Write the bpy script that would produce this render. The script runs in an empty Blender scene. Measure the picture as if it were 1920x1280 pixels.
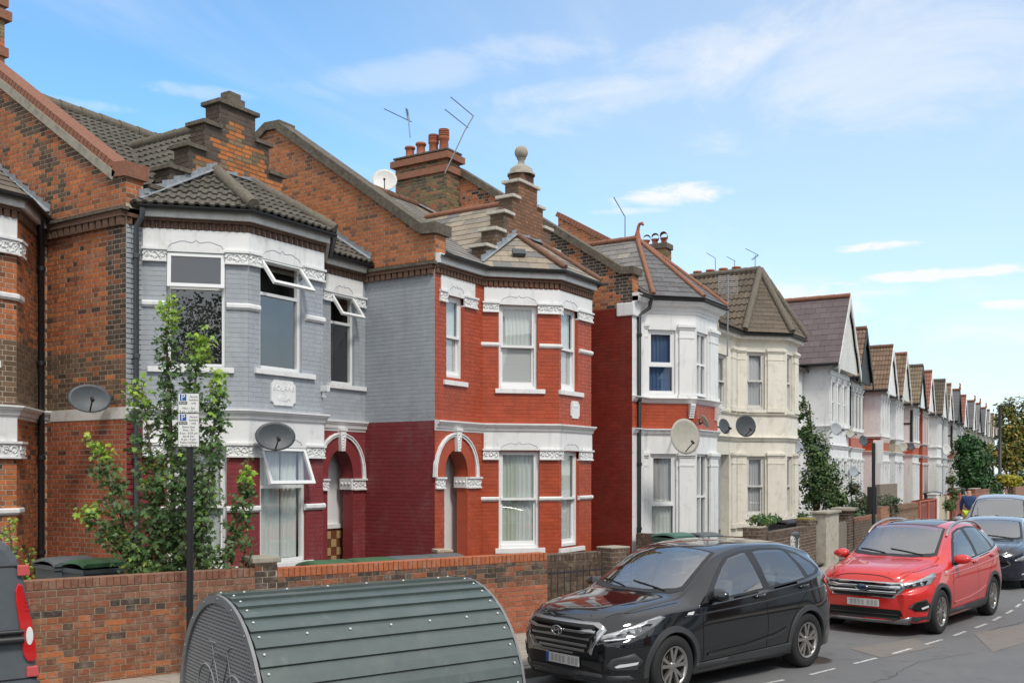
import bpy, bmesh, math, random
import numpy as np
from mathutils import Vector, Matrix, geometry
from mathutils.bvhtree import BVHTree
R = math.radians
rnd = random.Random(7)
# ------------------------------------------------------------------ camera, sky, sun
sc = bpy.context.scene
COL = sc.collection
YAW = R(32.3)
CH = 2.5
cam_d = bpy.data.cameras.new('camera')
cam = bpy.data.objects.new('camera', cam_d); COL.objects.link(cam)
cam.location = (0, 0, CH); cam.rotation_euler = (R(90), 0, YAW - R(90))
cam_d.lens = 35.0; cam_d.sensor_width = 36.0
cam_d.shift_y = 245 / 1920.0; cam_d.clip_end = 3000
sc.camera = cam
sc.view_settings.view_transform = 'Standard'; sc.view_settings.look = 'None'
sc.view_settings.gamma = 1.0; sc.view_settings.exposure = 0.88
sc.view_settings.use_curve_mapping = False
try:
    sc.cycles.max_bounces = 8; sc.cycles.transparent_max_bounces = 16
    sc.cycles.caustics_reflective = False; sc.cycles.caustics_refractive = False
    sc.cycles.use_denoising = True
except Exception: pass
world = bpy.data.worlds.new('World'); sc.world = world; world.use_nodes = True
SUN_EL, SUN_AZ = R(52), R(-118)      # direction towards the sun, azimuth from +X counter-clockwise
def build_sky():
    nt = world.node_tree; N = nt.nodes; L = nt.links; N.clear()
    out = N.new('ShaderNodeOutputWorld'); bg = N.new('ShaderNodeBackground')
    bg.inputs['Strength'].default_value = 0.10
    sky = N.new('ShaderNodeTexSky'); sky.sky_type = 'NISHITA'; sky.sun_disc = False
    sky.sun_elevation = SUN_EL; sky.sun_rotation = R(90) - SUN_AZ
    sky.air_density = 1.0; sky.dust_density = 0.6; sky.ozone_density = 1.6; sky.altitude = 50
    tc = N.new('ShaderNodeTexCoord')
    def vm(op, a, b=None):
        n = N.new('ShaderNodeVectorMath'); n.operation = op
        L.new(a, n.inputs[0])
        if b is not None:
            if hasattr(b, 'default_value') or hasattr(b, 'links'): L.new(b, n.inputs[1])
            else: n.inputs[1].default_value = b
        return n
    def ma(op, a, b=None, clamp=False):
        n = N.new('ShaderNodeMath'); n.operation = op; n.use_clamp = clamp
        for i, v in enumerate((a, b)):
            if v is None: continue
            if isinstance(v, (int, float)): n.inputs[i].default_value = v
            else: L.new(v, n.inputs[i])
        return n.outputs[0]
    d = vm('NORMALIZE', tc.outputs['Generated']).outputs[0]
    sep = N.new('ShaderNodeSeparateXYZ'); L.new(d, sep.inputs[0])
    def sstep(x, a, b):
        n = N.new('ShaderNodeMapRange'); n.interpolation_type = 'SMOOTHSTEP'
        L.new(x, n.inputs[0]); n.inputs[1].default_value = a; n.inputs[2].default_value = b
        return n.outputs[0]
    # planar cloud layer: direction over height, so streaks flatten to the horizon
    hz = ma('ADD', ma('MAXIMUM', sep.outputs[2], 0.0), 0.10)
    cx = N.new('ShaderNodeCombineXYZ')
    L.new(ma('DIVIDE', sep.outputs[0], hz), cx.inputs[0]); L.new(ma('DIVIDE', sep.outputs[1], hz), cx.inputs[1])
    rot = N.new('ShaderNodeMapping'); rot.vector_type = 'POINT'
    rot.inputs['Rotation'].default_value = (0, 0, R(24)); rot.inputs['Scale'].default_value = (0.55, 1.25, 1)
    L.new(cx.outputs[0], rot.inputs[0])
    def noise(scale, detail, rough, vec=rot.outputs[0], dist=0.0):
        n = N.new('ShaderNodeTexNoise'); L.new(vec, n.inputs['Vector'])
        n.inputs['Scale'].default_value = scale; n.inputs['Detail'].default_value = detail
        n.inputs['Roughness'].default_value = rough; n.inputs['Distortion'].default_value = dist
        return n.outputs['Fac']
    wisps = sstep(noise(1.1, 8, 0.62, dist=0.7), 0.46, 0.74)
    broad = sstep(noise(0.45, 4, 0.5, dist=0.3), 0.35, 0.75)
    right = vm('DOT_PRODUCT', d, (0.98, -0.10, 0.15)).outputs['Value']     # thin veil thickening down the street
    veil = ma('MULTIPLY', sstep(right, 0.55, 1.0), 0.38)
    low = ma('MULTIPLY', sstep(sep.outputs[2], 0.30, 0.0), 0.20)
    f = ma('ADD', ma('MULTIPLY', wisps, ma('ADD', ma('MULTIPLY', broad, 0.55), 0.10)), ma('ADD', veil, low))
    f = ma('ADD', ma('MULTIPLY', broad, 0.10), f)
    # a few small separate lens clouds
    def lens(px, py, w, h, amp, tilt=0.0, nsc=6, nam=3.2):
        k = (px - 960) / 1867.0; e = (885 - py) / 1867.0
        v = Vector((math.cos(YAW) + math.sin(YAW) * k, math.sin(YAW) - math.cos(YAW) * k, e)).normalized()
        az = math.atan2(v.y, v.x); t = Vector((-math.sin(az), math.cos(az), 0)); u = v.cross(t).normalized(); t, u = t * math.cos(tilt) + u * math.sin(tilt), u * math.cos(tilt) - t * math.sin(tilt)
        a = ma('DIVIDE', vm('DOT_PRODUCT', d, t).outputs['Value'], w); b = ma('DIVIDE', ma('SUBTRACT', vm('DOT_PRODUCT', d, u).outputs['Value'], 0.0), h)
        wv = ma('MULTIPLY', ma('SUBTRACT', noise(nsc, 7, 0.65, cx.outputs[0], .6), 0.5), nam)
        r2 = ma('ADD', ma('MULTIPLY', a, a), ma('MULTIPLY', b, b))
        m = ma('ADD', ma('SUBTRACT', 1.0, r2), wv)
        front = ma('GREATER_THAN', vm('DOT_PRODUCT', d, tuple(v)).outputs['Value'], 0.5)
        return ma('MULTIPLY', ma('MULTIPLY', sstep(m, 0.0, 1.3), amp), front)
    for a in ((1262, 366, 0.062, 0.013, 0.85), (1640, 462, 0.045, 0.005, 0.7), (1770, 514, 0.095, 0.0065, 0.75), (1900, 570, 0.034, 0.007, 0.75), (1190, 395, 0.05, 0.004, .35), (820, 130, .17, .020, .24, -.16, 3, 4.5), (1250, 130, .16, .035, .22, -.25, 2.5, 5), (1650, 110, .20, .075, .30, -.1, 2, 4.5), (150, 195, .05, .006, .3), (370, 172, .05, .008, .3), (1500, 560, .10, .02, .35, 0, 4, 4), (1100, 165, .12, .012, .25, -.1, 4, 4)):
        f = ma('ADD', f, lens(*a))
    back = vm('DOT_PRODUCT', d, (-math.cos(YAW) * .9, -math.sin(YAW) * .9, 0.44)).outputs['Value']     # the cloud sheet closes behind the camera
    f = ma('ADD', f, ma('MULTIPLY', sstep(back, -0.35, 0.45), 0.85))
    f = ma('ADD', f, ma('MULTIPLY', sstep(sep.outputs[2], 0.50, 0.85), 0.6))
    f = ma('MINIMUM', f, 0.97)
    mix = N.new('ShaderNodeMix'); mix.data_type = 'RGBA'
    L.new(f, mix.inputs[0])
    tint = N.new('ShaderNodeMix'); tint.data_type = 'RGBA'; tint.blend_type = 'MULTIPLY'; tint.inputs[0].default_value = 1.0
    L.new(sky.outputs[0], tint.inputs[6]); tint.inputs[7].default_value = SKYTINT
    L.new(tint.outputs[2], mix.inputs[6]); mix.inputs[7].default_value = CLOUD
    L.new(mix.outputs[2], bg.inputs['Color']); L.new(bg.outputs[0], out.inputs[0])
SKYTINT = (0.86, 1.27, 1.40, 1)
CLOUD = (5.3, 5.4, 5.5, 1)
build_sky()
sun_d = bpy.data.lights.new('sun', 'SUN'); sun_d.energy = 1.35; sun_d.angle = R(11); sun_d.color = (1.0, 0.95, 0.87)
sun = bpy.data.objects.new('sun', sun_d); COL.objects.link(sun)
sdir = Vector((math.cos(SUN_EL) * math.cos(SUN_AZ), math.cos(SUN_EL) * math.sin(SUN_AZ), math.sin(SUN_EL)))
sun.rotation_euler = sdir.to_track_quat('Z', 'Y').to_euler(); sun.location = (0, -5, 30)

# ------------------------------------------------------------------ helpers
CY, SY = math.cos(YAW), math.sin(YAW)
def proj(p):
    D = CY * p[0] + SY * p[1]
    if D < 0.1: return (-9999, -9999, D)
    return (960 + 1867 * (SY * p[0] - CY * p[1]) / D, 885 - (p[2] - CH) * 1867 / D, D)
def on_line(px, x0, y0, slope):
    """ground point seen in direction px on the line y = y0 + slope*(x-x0)"""
    k = (px - 960) / 1867.0; dx, dy = CY + SY * k, SY - CY * k
    s = (y0 - slope * x0) / (dy - slope * dx)
    return s * dx, s * dy
WL = {}
def tag(o, label=None, cat=None, group=None, kind=None):
    if label: o['label'] = label
    if cat: o['category'] = cat
    if group: o['group'] = group
    if kind: o['kind'] = kind
    return o
def thing(name, loc, label, cat, group=None, rz=0.0):
    o = bpy.data.objects.new(name, None); COL.objects.link(o); o.location = loc; o.rotation_euler = (0, 0, rz)
    o.empty_display_size = 0.2
    tag(o, label, cat, group)
    WL[o.name] = Matrix.Translation(loc) @ Matrix.Rotation(rz, 4, 'Z')
    return o
MATS = {}
def link_obj(name, me, parent, kind=None, local=False):
    o = bpy.data.objects.new(name, me); COL.objects.link(o)
    if parent is not None:
        o.parent = parent; W = WL[parent.name]; WL[o.name] = W
        if not local:
            o.matrix_local = Matrix.Identity(4)
            me.transform(W.inverted())
    else: WL[o.name] = Matrix.Identity(4)
    if kind: o['kind'] = kind
    return o
class MB:
    def __init__(s): s.v = []; s.f = []; s.m = []; s.c = []; s.mats = []; s.sm = []
    def mi(s, mat):
        if mat is None: return 0
        if mat not in s.mats: s.mats.append(mat)
        return s.mats.index(mat)
    def add(s, vs, fs, mat=None, col=None, smooth=False):
        b = len(s.v); s.v.extend([tuple(x) for x in vs]); i = s.mi(mat)
        for f in fs:
            s.f.append(tuple(b + k for k in f)); s.m.append(i); s.c.append(col or (0.5, 0.5, 0.5)); s.sm.append(smooth)
        return s
    def box(s, lo, hi, mat=None, M=None, col=None):
        x0, y0, z0 = lo; x1, y1, z1 = hi
        vs = [(x0,y0,z0),(x1,y0,z0),(x1,y1,z0),(x0,y1,z0),(x0,y0,z1),(x1,y0,z1),(x1,y1,z1),(x0,y1,z1)]
        if M is not None: vs = [M @ Vector(v) for v in vs]
        fs = [(0,3,2,1),(4,5,6,7),(0,1,5,4),(1,2,6,5),(2,3,7,6),(3,0,4,7)]
        return s.add(vs, fs, mat, col)
    def prism(s, poly, vec, mat=None, smooth=False):
        """poly: planar 3-D outline, extruded by vec, capped"""
        n = len(poly); a = [Vector(p) for p in poly]; v = Vector(vec); b = [p + v for p in a]
        fs = [tuple(range(n))[::-1], tuple(range(n, 2 * n))] + [(i, (i + 1) % n, n + (i + 1) % n, n + i) for i in range(n)]
        return s.add(a + b, fs, mat, smooth=False)
    def tube(s, pts, r, n=8, mat=None, cap=True, smooth=True):
        pts = [Vector(p) for p in pts]; rs = r if isinstance(r, (list, tuple)) else [r] * len(pts)
        rings = []; up = None
        for i, p in enumerate(pts):
            d = (pts[min(i + 1, len(pts) - 1)] - pts[max(i - 1, 0)])
            if d.length < 1e-9: d = Vector((0, 0, 1))
            d.normalize()
            if up is None: up = Vector((0, 0, 1)) if abs(d.z) < 0.9 else Vector((1, 0, 0))
            x = d.cross(up).normalized(); y = x.cross(d).normalized(); up = y
            rings.append([p + (x * math.cos(2 * math.pi * k / n) + y * math.sin(2 * math.pi * k / n)) * rs[i] for k in range(n)])
        vs = [v for q in rings for v in q]; fs = []
        for i in range(len(pts) - 1):
            for k in range(n): fs.append((i * n + k, i * n + (k + 1) % n, (i + 1) * n + (k + 1) % n, (i + 1) * n + k))
        s.add(vs, fs, mat, smooth=smooth)
        if cap: s.add(rings[0], [tuple(range(n))[::-1]], mat); s.add(rings[-1], [tuple(range(n))], mat)
        return s
    def lathe(s, prof, c, axis=(0, 0, 1), n=20, mat=None, smooth=True):
        """prof [(r, h)] about axis through c"""
        a = Vector(axis).normalized(); x = a.orthogonal().normalized(); y = a.cross(x); c = Vector(c)
        vs = []; fs = []
        for r, h in prof:
            for k in range(n):
                t = 2 * math.pi * k / n; vs.append(c + a * h + (x * math.cos(t) + y * math.sin(t)) * r)
        for i in range(len(prof) - 1):
            for k in range(n): fs.append((i * n + k, i * n + (k + 1) % n, (i + 1) * n + (k + 1) % n, (i + 1) * n + k))
        return s.add(vs, fs, mat, smooth=smooth)
    def sweep(s, path, prof, mat=None, cap=True, closed=True):
        """plan path of (x,y); prof [(d,z)] with d outward (right of travel)"""
        n = len(path); P = [Vector((p[0], p[1])) for p in path]; offs = []
        for i in range(n):
            d1 = (P[i] - P[i - 1]).normalized() if i > 0 else (P[1] - P[0]).normalized()
            d2 = (P[i + 1] - P[i]).normalized() if i < n - 1 else d1
            n1 = Vector((d1.y, -d1.x)); n2 = Vector((d2.y, -d2.x)); m = (n1 + n2).normalized()
            offs.append(m / max(0.3, m.dot(n1)))
        k = len(prof); vs = [(P[i].x + offs[i].x * d, P[i].y + offs[i].y * d, z) for i in range(n) for d, z in prof]
        fs = []
        rng = range(k) if closed else range(k - 1)
        for i in range(n - 1):
            for j in rng: fs.append((i * k + j, i * k + (j + 1) % k, (i + 1) * k + (j + 1) % k, (i + 1) * k + j))
        if cap: fs.append(tuple(range(k))); fs.append(tuple(range((n - 1) * k, n * k))[::-1])
        return s.add(vs, fs, mat)
    def mesh(s, name, mat=None):
        me = bpy.data.meshes.new(name); me.from_pydata(s.v, [], s.f)
        mats = s.mats if s.mats else ([mat] if mat else [])
        if mat and not s.mats: mats = [mat]
        for m in mats: me.materials.append(MATS[m])
        if len(s.f):
            me.polygons.foreach_set('material_index', s.m if len(mats) > 1 else [0] * len(s.f))
            me.polygons.foreach_set('use_smooth', s.sm)
        if any(c != (0.5, 0.5, 0.5) for c in s.c):
            a = me.attributes.new('Col', 'FLOAT_COLOR', 'FACE')
            a.data.foreach_set('color', [x for c in s.c for x in (c[0], c[1], c[2], 1.0)])
        return me
    def build(s, name, mat=None, parent=None, kind=None, recalc=True, bevel=None):
        me = s.mesh(name, mat)
        if recalc and len(s.f) < 60000:
            bm = bmesh.new(); bm.from_mesh(me); bmesh.ops.recalc_face_normals(bm, faces=bm.faces)
            if bevel:
                es = [e for e in bm.edges if len(e.link_faces) == 2 and e.calc_face_angle(0) > R(35)]
                bmesh.ops.bevel(bm, geom=es, offset=bevel, segments=2, affect='EDGES', profile=0.6, clamp_overlap=True)
            bm.to_mesh(me); bm.free()
        return link_obj(name, me, parent, kind)
def obox(fr, u0, u1, d0, d1, z0, z1):
    """eight corners helper: box in a wall frame; fr=(P,u,n)"""
    P, u, n = fr
    def q(a, b, z): return (P[0] + u[0] * a + n[0] * b, P[1] + u[1] * a + n[1] * b, z)
    vs = [q(u0,d0,z0),q(u1,d0,z0),q(u1,d1,z0),q(u0,d1,z0),q(u0,d0,z1),q(u1,d0,z1),q(u1,d1,z1),q(u0,d1,z1)]
    return vs, [(0,3,2,1),(4,5,6,7),(0,1,5,4),(1,2,6,5),(2,3,7,6),(3,0,4,7)]
def fbox(mb, fr, u0, u1, d0, d1, z0, z1, mat=None):
    v, f = obox(fr, u0, u1, d0, d1, z0, z1); mb.add(v, f, mat); return mb
def frame(P, Q):
    L = math.hypot(Q[0] - P[0], Q[1] - P[1]); u = ((Q[0] - P[0]) / L, (Q[1] - P[1]) / L)
    return (P, u, (u[1], -u[0])), L
def fp(fr, u, d, z):
    P, a, n = fr
    return Vector((P[0] + a[0] * u + n[0] * d, P[1] + a[1] * u + n[1] * d, z))

# ------------------------------------------------------------------ materials
def mat(name, col, rough=0.8, noise=None, bump=None, attr=False, metal=0.0, spec=0.5, coat=0.0, ior=None, dirt=None, streak=None, emit=None):
    """noise=(scale,amount) colour mottling; bump=(scale,strength,dist); dirt=(colour, scale, lo, hi, amount)"""
    m = bpy.data.materials.new(name); m.use_nodes = True; nt = m.node_tree; N = nt.nodes; L = nt.links
    b = N['Principled BSDF']; b.inputs['Roughness'].default_value = rough; b.inputs['Metallic'].default_value = metal
    b.inputs['Specular IOR Level'].default_value = spec; b.inputs['Coat Weight'].default_value = coat
    b.inputs['Coat Roughness'].default_value = 0.03
    if ior: b.inputs['IOR'].default_value = ior
    geo = N.new('ShaderNodeNewGeometry')
    def mixn(bt, fac, a, c):
        n = N.new('ShaderNodeMix'); n.data_type = 'RGBA'; n.blend_type = bt
        for i, v in ((0, fac), (6, a), (7, c)):
            if isinstance(v, (int, float)): n.inputs[i].default_value = v
            elif isinstance(v, tuple): n.inputs[i].default_value = v if len(v) == 4 else (*v, 1)
            else: L.new(v, n.inputs[i])
        return n.outputs[2]
    def nz(scale, detail=5, rough=0.6, vec=None, sc3=None):
        n = N.new('ShaderNodeTexNoise'); n.inputs['Scale'].default_value = scale; n.inputs['Detail'].default_value = detail
        n.inputs['Roughness'].default_value = rough; src = geo.outputs['Position']
        if sc3:
            mp = N.new('ShaderNodeMapping'); mp.inputs['Scale'].default_value = sc3; L.new(src, mp.inputs[0]); src = mp.outputs[0]
        L.new(src, n.inputs['Vector']); return n.outputs['Fac']
    def mr(x, a, bb, c=0.0, d=1.0):
        n = N.new('ShaderNodeMapRange'); L.new(x, n.inputs[0])
        for i, v in enumerate((a, bb, c, d)): n.inputs[i + 1].default_value = v
        return n.outputs[0]
    if attr:
        at = N.new('ShaderNodeAttribute'); at.attribute_name = 'Col'
        oi = N.new('ShaderNodeObjectInfo')
        cur = mixn('ADD', 1.0, at.outputs['Color'], oi.outputs['Color'])
    else:
        rgb = N.new('ShaderNodeRGB'); rgb.outputs[0].default_value = (*col, 1); cur = rgb.outputs[0]
    if noise:
        f = mr(nz(noise[0]), 0.25, 0.75, 1 - noise[1], 1 + noise[1])
        c = N.new('ShaderNodeCombineColor')
        for i in range(3): L.new(f, c.inputs[i])
        cur = mixn('MULTIPLY', 1.0, cur, c.outputs[0])
    if dirt:
        dd = dirt if isinstance(dirt, list) else [dirt]
        for (dc, s_, lo, hi, amt) in dd:
            cur = mixn('MIX', mr(nz(s_, 7, 0.65), lo, hi, 0, amt), cur, dc)
    if streak:
        dc, s_, lo, hi, amt = streak
        cur = mixn('MIX', mr(nz(s_, 5, 0.6, sc3=(1, 1, 0.12)), lo, hi, 0, amt), cur, dc)
    L.new(cur, b.inputs['Base Color'])
    if bump:
        bn = N.new('ShaderNodeBump'); bn.inputs['Strength'].default_value = bump[1]; bn.inputs['Distance'].default_value = bump[2]
        L.new(nz(bump[0], 6, 0.6), bn.inputs['Height']); L.new(bn.outputs[0], b.inputs['Normal'])
    if emit: b.inputs['Emission Color'].default_value = (*emit[:3], 1); b.inputs['Emission Strength'].default_value = emit[3]
    MATS[name] = m; return m
BLK = (0.02, 0.018, 0.015)
mat('brick', None, 0.85, (45, 0.28), (110, 0.8, 0.007), attr=True, dirt=[((0.07, 0.05, 0.035), 7, 0.52, 0.78, 0.5), ((0.10, 0.07, 0.045), 1.1, 0.50, 0.70, 0.45), ((0.45, 0.36, 0.26), 20, 0.62, 0.78, 0.4)])
mat('brick_garden', None, 0.9, (60, 0.35), (140, 0.8, 0.008), attr=True, dirt=[((0.36, 0.30, 0.23), 9, 0.50, 0.75, 0.6), ((0.03, 0.025, 0.02), 14, 0.58, 0.75, 0.6)])
mat('brick_gloss', None, 0.42, (4, 0.14), (60, 0.35, 0.005), attr=True, dirt=[((.20, .07, .04), 2.2, .5, .8, .35), ((.50, .20, .12), 40, .60, .75, .6)], streak=((.16, .06, .04), 5, .52, .75, .35))
mat('brick_matt', None, 0.75, (3, 0.09), (60, 0.35, 0.005), attr=True, dirt=((.30, .28, .27), 2.4, .52, .85, .3), streak=((.16, .14, .13), 5, .54, .78, .30))
mat('mortar', (0.46, 0.39, 0.30), 0.95, (30, 0.25), (120, 0.6, 0.004), dirt=((0.08, 0.07, 0.05), 5, 0.5, 0.8, 0.6))
mat('mortar_garden', (0.31, 0.25, 0.18), 0.95, (30, 0.3), (120, 0.7, 0.005), dirt=((0.10, 0.08, 0.06), 5, 0.45, 0.75, 0.6)); mat('mortar_dark', (0.15, 0.12, 0.09), 0.95, (30, 0.3), (120, 0.6, 0.004))
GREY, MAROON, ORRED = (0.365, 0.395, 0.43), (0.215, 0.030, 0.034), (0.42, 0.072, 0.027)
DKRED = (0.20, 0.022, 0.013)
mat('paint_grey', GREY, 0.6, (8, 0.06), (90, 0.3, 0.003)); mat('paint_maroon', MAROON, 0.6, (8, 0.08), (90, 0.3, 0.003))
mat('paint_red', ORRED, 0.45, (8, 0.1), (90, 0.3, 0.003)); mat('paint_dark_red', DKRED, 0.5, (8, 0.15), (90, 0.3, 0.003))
WD = (0.20, 0.19, 0.16)
mat('white_paint', (0.78, 0.785, 0.78), 0.55, (3, 0.03), (25, 0.12, 0.004), dirt=(WD, 5, 0.56, 0.85, 0.5), streak=(WD, 6, 0.54, 0.85, 0.4))
mat('white_dirty', (0.66, 0.66, 0.63), 0.7, (3, 0.08), (25, 0.25, 0.006), dirt=(WD, 6, 0.50, 0.8, 0.6), streak=(WD, 7, 0.5, 0.8, 0.4))
mat('cracked_render', (0.44, 0.41, 0.35), .85, (6, .15), (30, .5, .008), dirt=((.2, .17, .13), 7, .5, .75, .7)); mat('cream_paint', (0.76, 0.72, 0.63), 0.65, (3, 0.05), (25, 0.2, 0.005), dirt=((0.25, 0.21, 0.15), 4, 0.52, 0.8, 0.45), streak=((0.25, 0.2, 0.14), 6, 0.52, 0.8, 0.3))
mat('pale_grey_paint', (0.45, 0.47, 0.50), 0.6, (4, 0.06), (30, 0.2, 0.004))
mat('upvc', (0.80, 0.81, 0.81), 0.28)
mat('upvc_old', (0.62, 0.61, 0.57), 0.5, (9, 0.1))
mat('black_plastic', (0.016, 0.016, 0.018), 0.42, (20, 0.2))
mat('gutter_grey', (0.05, 0.06, 0.07), 0.5, (20, 0.2))
mat('lead', (0.24, 0.265, 0.29), 0.6, (12, 0.3), (30, 0.5, 0.01), dirt=((0.5, 0.52, 0.52), 9, 0.55, 0.75, 0.6))
mat('tile_grey', None, 0.92, (26, 0.3), (90, 0.6, 0.006), attr=True, dirt=((0.19, 0.17, 0.10), 12, 0.55, 0.8, 0.5))
mat('slate', None, 0.75, (16, 0.22), (60, 0.3, 0.004), attr=True, dirt=((0.30, 0.29, 0.25), 30, 0.62, 0.75, 0.7))
mat('lichen_tile', None, 0.9, (26, 0.25), (90, 0.6, 0.006), attr=True, dirt=((0.40, 0.26, 0.04), 3, 0.60, 0.75, 0.5))
mat('roof_deck', (0.035, 0.032, 0.03), 0.95)
mat('ridge_grey', (0.14, 0.12, 0.095), 0.9, (20, 0.3), (60, 0.7, 0.01), dirt=((0.22, 0.21, 0.14), 14, 0.5, 0.75, 0.6))
mat('ridge_red', (0.27, 0.115, 0.07), 0.8, (20, 0.3), (60, 0.4, 0.006), dirt=((0.15, 0.12, 0.08), 9, 0.5, 0.8, 0.5))
mat('ridge_brown', (0.17, 0.085, 0.055), 0.8, (20, 0.3), (60, 0.4, 0.006))
mat('coping_dark', (0.13, 0.11, 0.085), 0.95, (18, 0.4), (50, 0.9, 0.015), dirt=[((0.28, 0.25, 0.18), 13, 0.52, 0.72, 0.6), ((0.035, 0.03, 0.022), 6, 0.5, 0.75, 0.7)])
mat('stone', (0.36, 0.33, 0.27), 0.9, (18, 0.2), (50, 0.5, 0.008), dirt=((0.07, 0.07, 0.05), 9, 0.5, 0.75, 0.7))
mat('terracotta', (0.36, 0.11, 0.055), 0.75, (14, 0.25), (60, 0.3, 0.004), dirt=((0.08, 0.05, 0.04), 6, 0.5, 0.8, 0.5))
mat('stone_white', (0.55, 0.52, 0.45), 0.85, (12, 0.15), (50, 0.3, 0.006), dirt=((0.18, 0.17, 0.14), 10, 0.5, 0.75, 0.5))
mat('curtain_white', (0.78, 0.82, 0.80), 0.9); mat('curtain_green', (0.60, 0.66, 0.56), 0.9); mat('curtain_blue', (0.08, 0.15, 0.30), 0.9)
mat('curtain_net', (0.62, 0.62, 0.63), 0.9); mat('blind', (0.78, 0.80, 0.80), 0.5)
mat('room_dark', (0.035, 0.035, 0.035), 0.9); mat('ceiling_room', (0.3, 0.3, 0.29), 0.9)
mat('metal_dark', (0.05, 0.05, 0.055), 0.45, metal=0.4); mat('metal_grey', (0.35, 0.36, 0.37), 0.4, metal=0.8)
mat('dish_grey', (0.055, 0.066, 0.075), 0.5, (25, 0.12), dirt=((0.2, 0.2, 0.19), 12, 0.55, 0.8, 0.4)); mat('dish_beige', (0.40, 0.385, 0.33), 0.55, (14, 0.1)); mat('dish_white', (0.62, 0.62, 0.60), 0.5, (14, 0.1))
mat('dish_silver', (0.32, 0.35, 0.37), 0.45, (14, 0.1))
mat('asphalt', (0.15, 0.152, 0.156), 0.9, (160, 0.45), (350, 0.7, 0.006), dirt=[((0.20, 0.195, 0.19), 1.3, 0.45, 0.75, 0.5), ((0.07, 0.07, 0.072), 3.2, 0.56, 0.7, 0.45), ((0.30, 0.29, 0.28), 120, 0.60, 0.72, 0.6)])
mat('tar', (.035, .035, .037), .7); mat('iron_cover', (.10, .08, .07), .7, (40, .3), (70, .8, .01), metal=.3); mat('asphalt_patch', (0.20, 0.18, 0.165), 0.9, (200, 0.25), (300, 0.6, 0.005), dirt=((0.10, 0.1, 0.1), 5, 0.5, 0.8, 0.5))
mat('road_paint', (0.60, 0.60, 0.58), 0.7, (30, 0.2), dirt=((0.16, 0.16, 0.16), 25, 0.46, 0.64, 0.9))
mat('paving', (0.36, 0.32, 0.27), 0.9, (6, 0.12), (150, 0.5, 0.004), dirt=((0.16, 0.14, 0.12), 2.5, 0.5, 0.75, 0.6))
mat('kerb_stone', (0.30, 0.28, 0.26), 0.9, (14, 0.2), (120, 0.5, 0.005), dirt=((0.08, 0.08, 0.07), 5, 0.45, 0.7, 0.6))
mat('soil', (0.10, 0.085, 0.06), 0.95, (6, 0.4), (20, 0.8, 0.02)); mat('earth', (0.13, 0.13, 0.11), 0.95, (0.5, 0.2))
mat('bark', (0.12, 0.09, 0.06), 0.9, (40, 0.3)); mat('wood_grey', (0.20, 0.18, 0.15), 0.9, (30, 0.25), (60, 0.4, 0.004))
mat('hangar_green', (0.080, 0.106, 0.101), 0.33, (5, 0.12), spec=0.7, dirt=[((0.17, 0.18, 0.175), 3, 0.5, 0.8, 0.35), ((.04, .05, .045), 30, .62, .75, .4), ((.24, .25, .245), 55, .66, .74, .5)], streak=((.20, .21, .205), 9, .6, .75, .3))
mat('galvanised', (0.24, 0.245, 0.25), 0.55, (9, 0.12), metal=0.3, dirt=((0.10, 0.09, 0.08), 8, 0.58, 0.8, 0.5))
mat('bin_green', (0.045, 0.12, 0.055), 0.5, (20, 0.1)); mat('bin_grey', (0.10, 0.115, 0.125), 0.5, (20, 0.15)); mat('bin_black', (0.02, 0.021, 0.024), 0.45); mat('bin_teal', (0.06, 0.15, 0.12), 0.45)
mat('sign_white', (0.78, 0.78, 0.76), 0.4); mat('sign_blue', (0.01, 0.09, 0.36), 0.4); mat('sign_black', (0.015, 0.015, 0.018), 0.5); mat('white_text', (0.8, 0.8, 0.8), 0.5)
mat('tan_tile', (0.42, 0.29, 0.13), 0.5); mat('brown_tile', (0.16, 0.055, 0.03), 0.5)
mat('porch_white', (0.74, 0.75, 0.74), 0.6, (5, 0.04)); mat('dark_timber', (0.018, 0.022, 0.022), 0.6); mat('door_pale', (0.50, 0.51, 0.50), 0.6, (5, 0.04))
def leafmat(name, c1, c2, sc_=1.2):
    m = bpy.data.materials.new(name); m.use_nodes = True; nt = m.node_tree; N = nt.nodes; L = nt.links
    b = N['Principled BSDF']; b.inputs['Roughness'].default_value = 0.5
    at = N.new('ShaderNodeAttribute'); at.attribute_name = 'Col'; oi = N.new('ShaderNodeObjectInfo')
    ad = N.new('ShaderNodeMix'); ad.data_type = 'RGBA'; ad.blend_type = 'ADD'; ad.inputs[0].default_value = 1
    L.new(at.outputs['Color'], ad.inputs[6]); L.new(oi.outputs['Color'], ad.inputs[7])
    L.new(ad.outputs[2], b.inputs['Base Color'])
    tr = N.new('ShaderNodeBsdfTranslucent'); L.new(ad.outputs[2], tr.inputs[0])
    mx = N.new('ShaderNodeMixShader'); mx.inputs[0].default_value = 0.3
    L.new(b.outputs[0], mx.inputs[1]); L.new(tr.outputs[0], mx.inputs[2]); L.new(mx.outputs[0], N['Material Output'].inputs[0])
    MATS[name] = m
leafmat('leaf', None, None)
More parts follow.
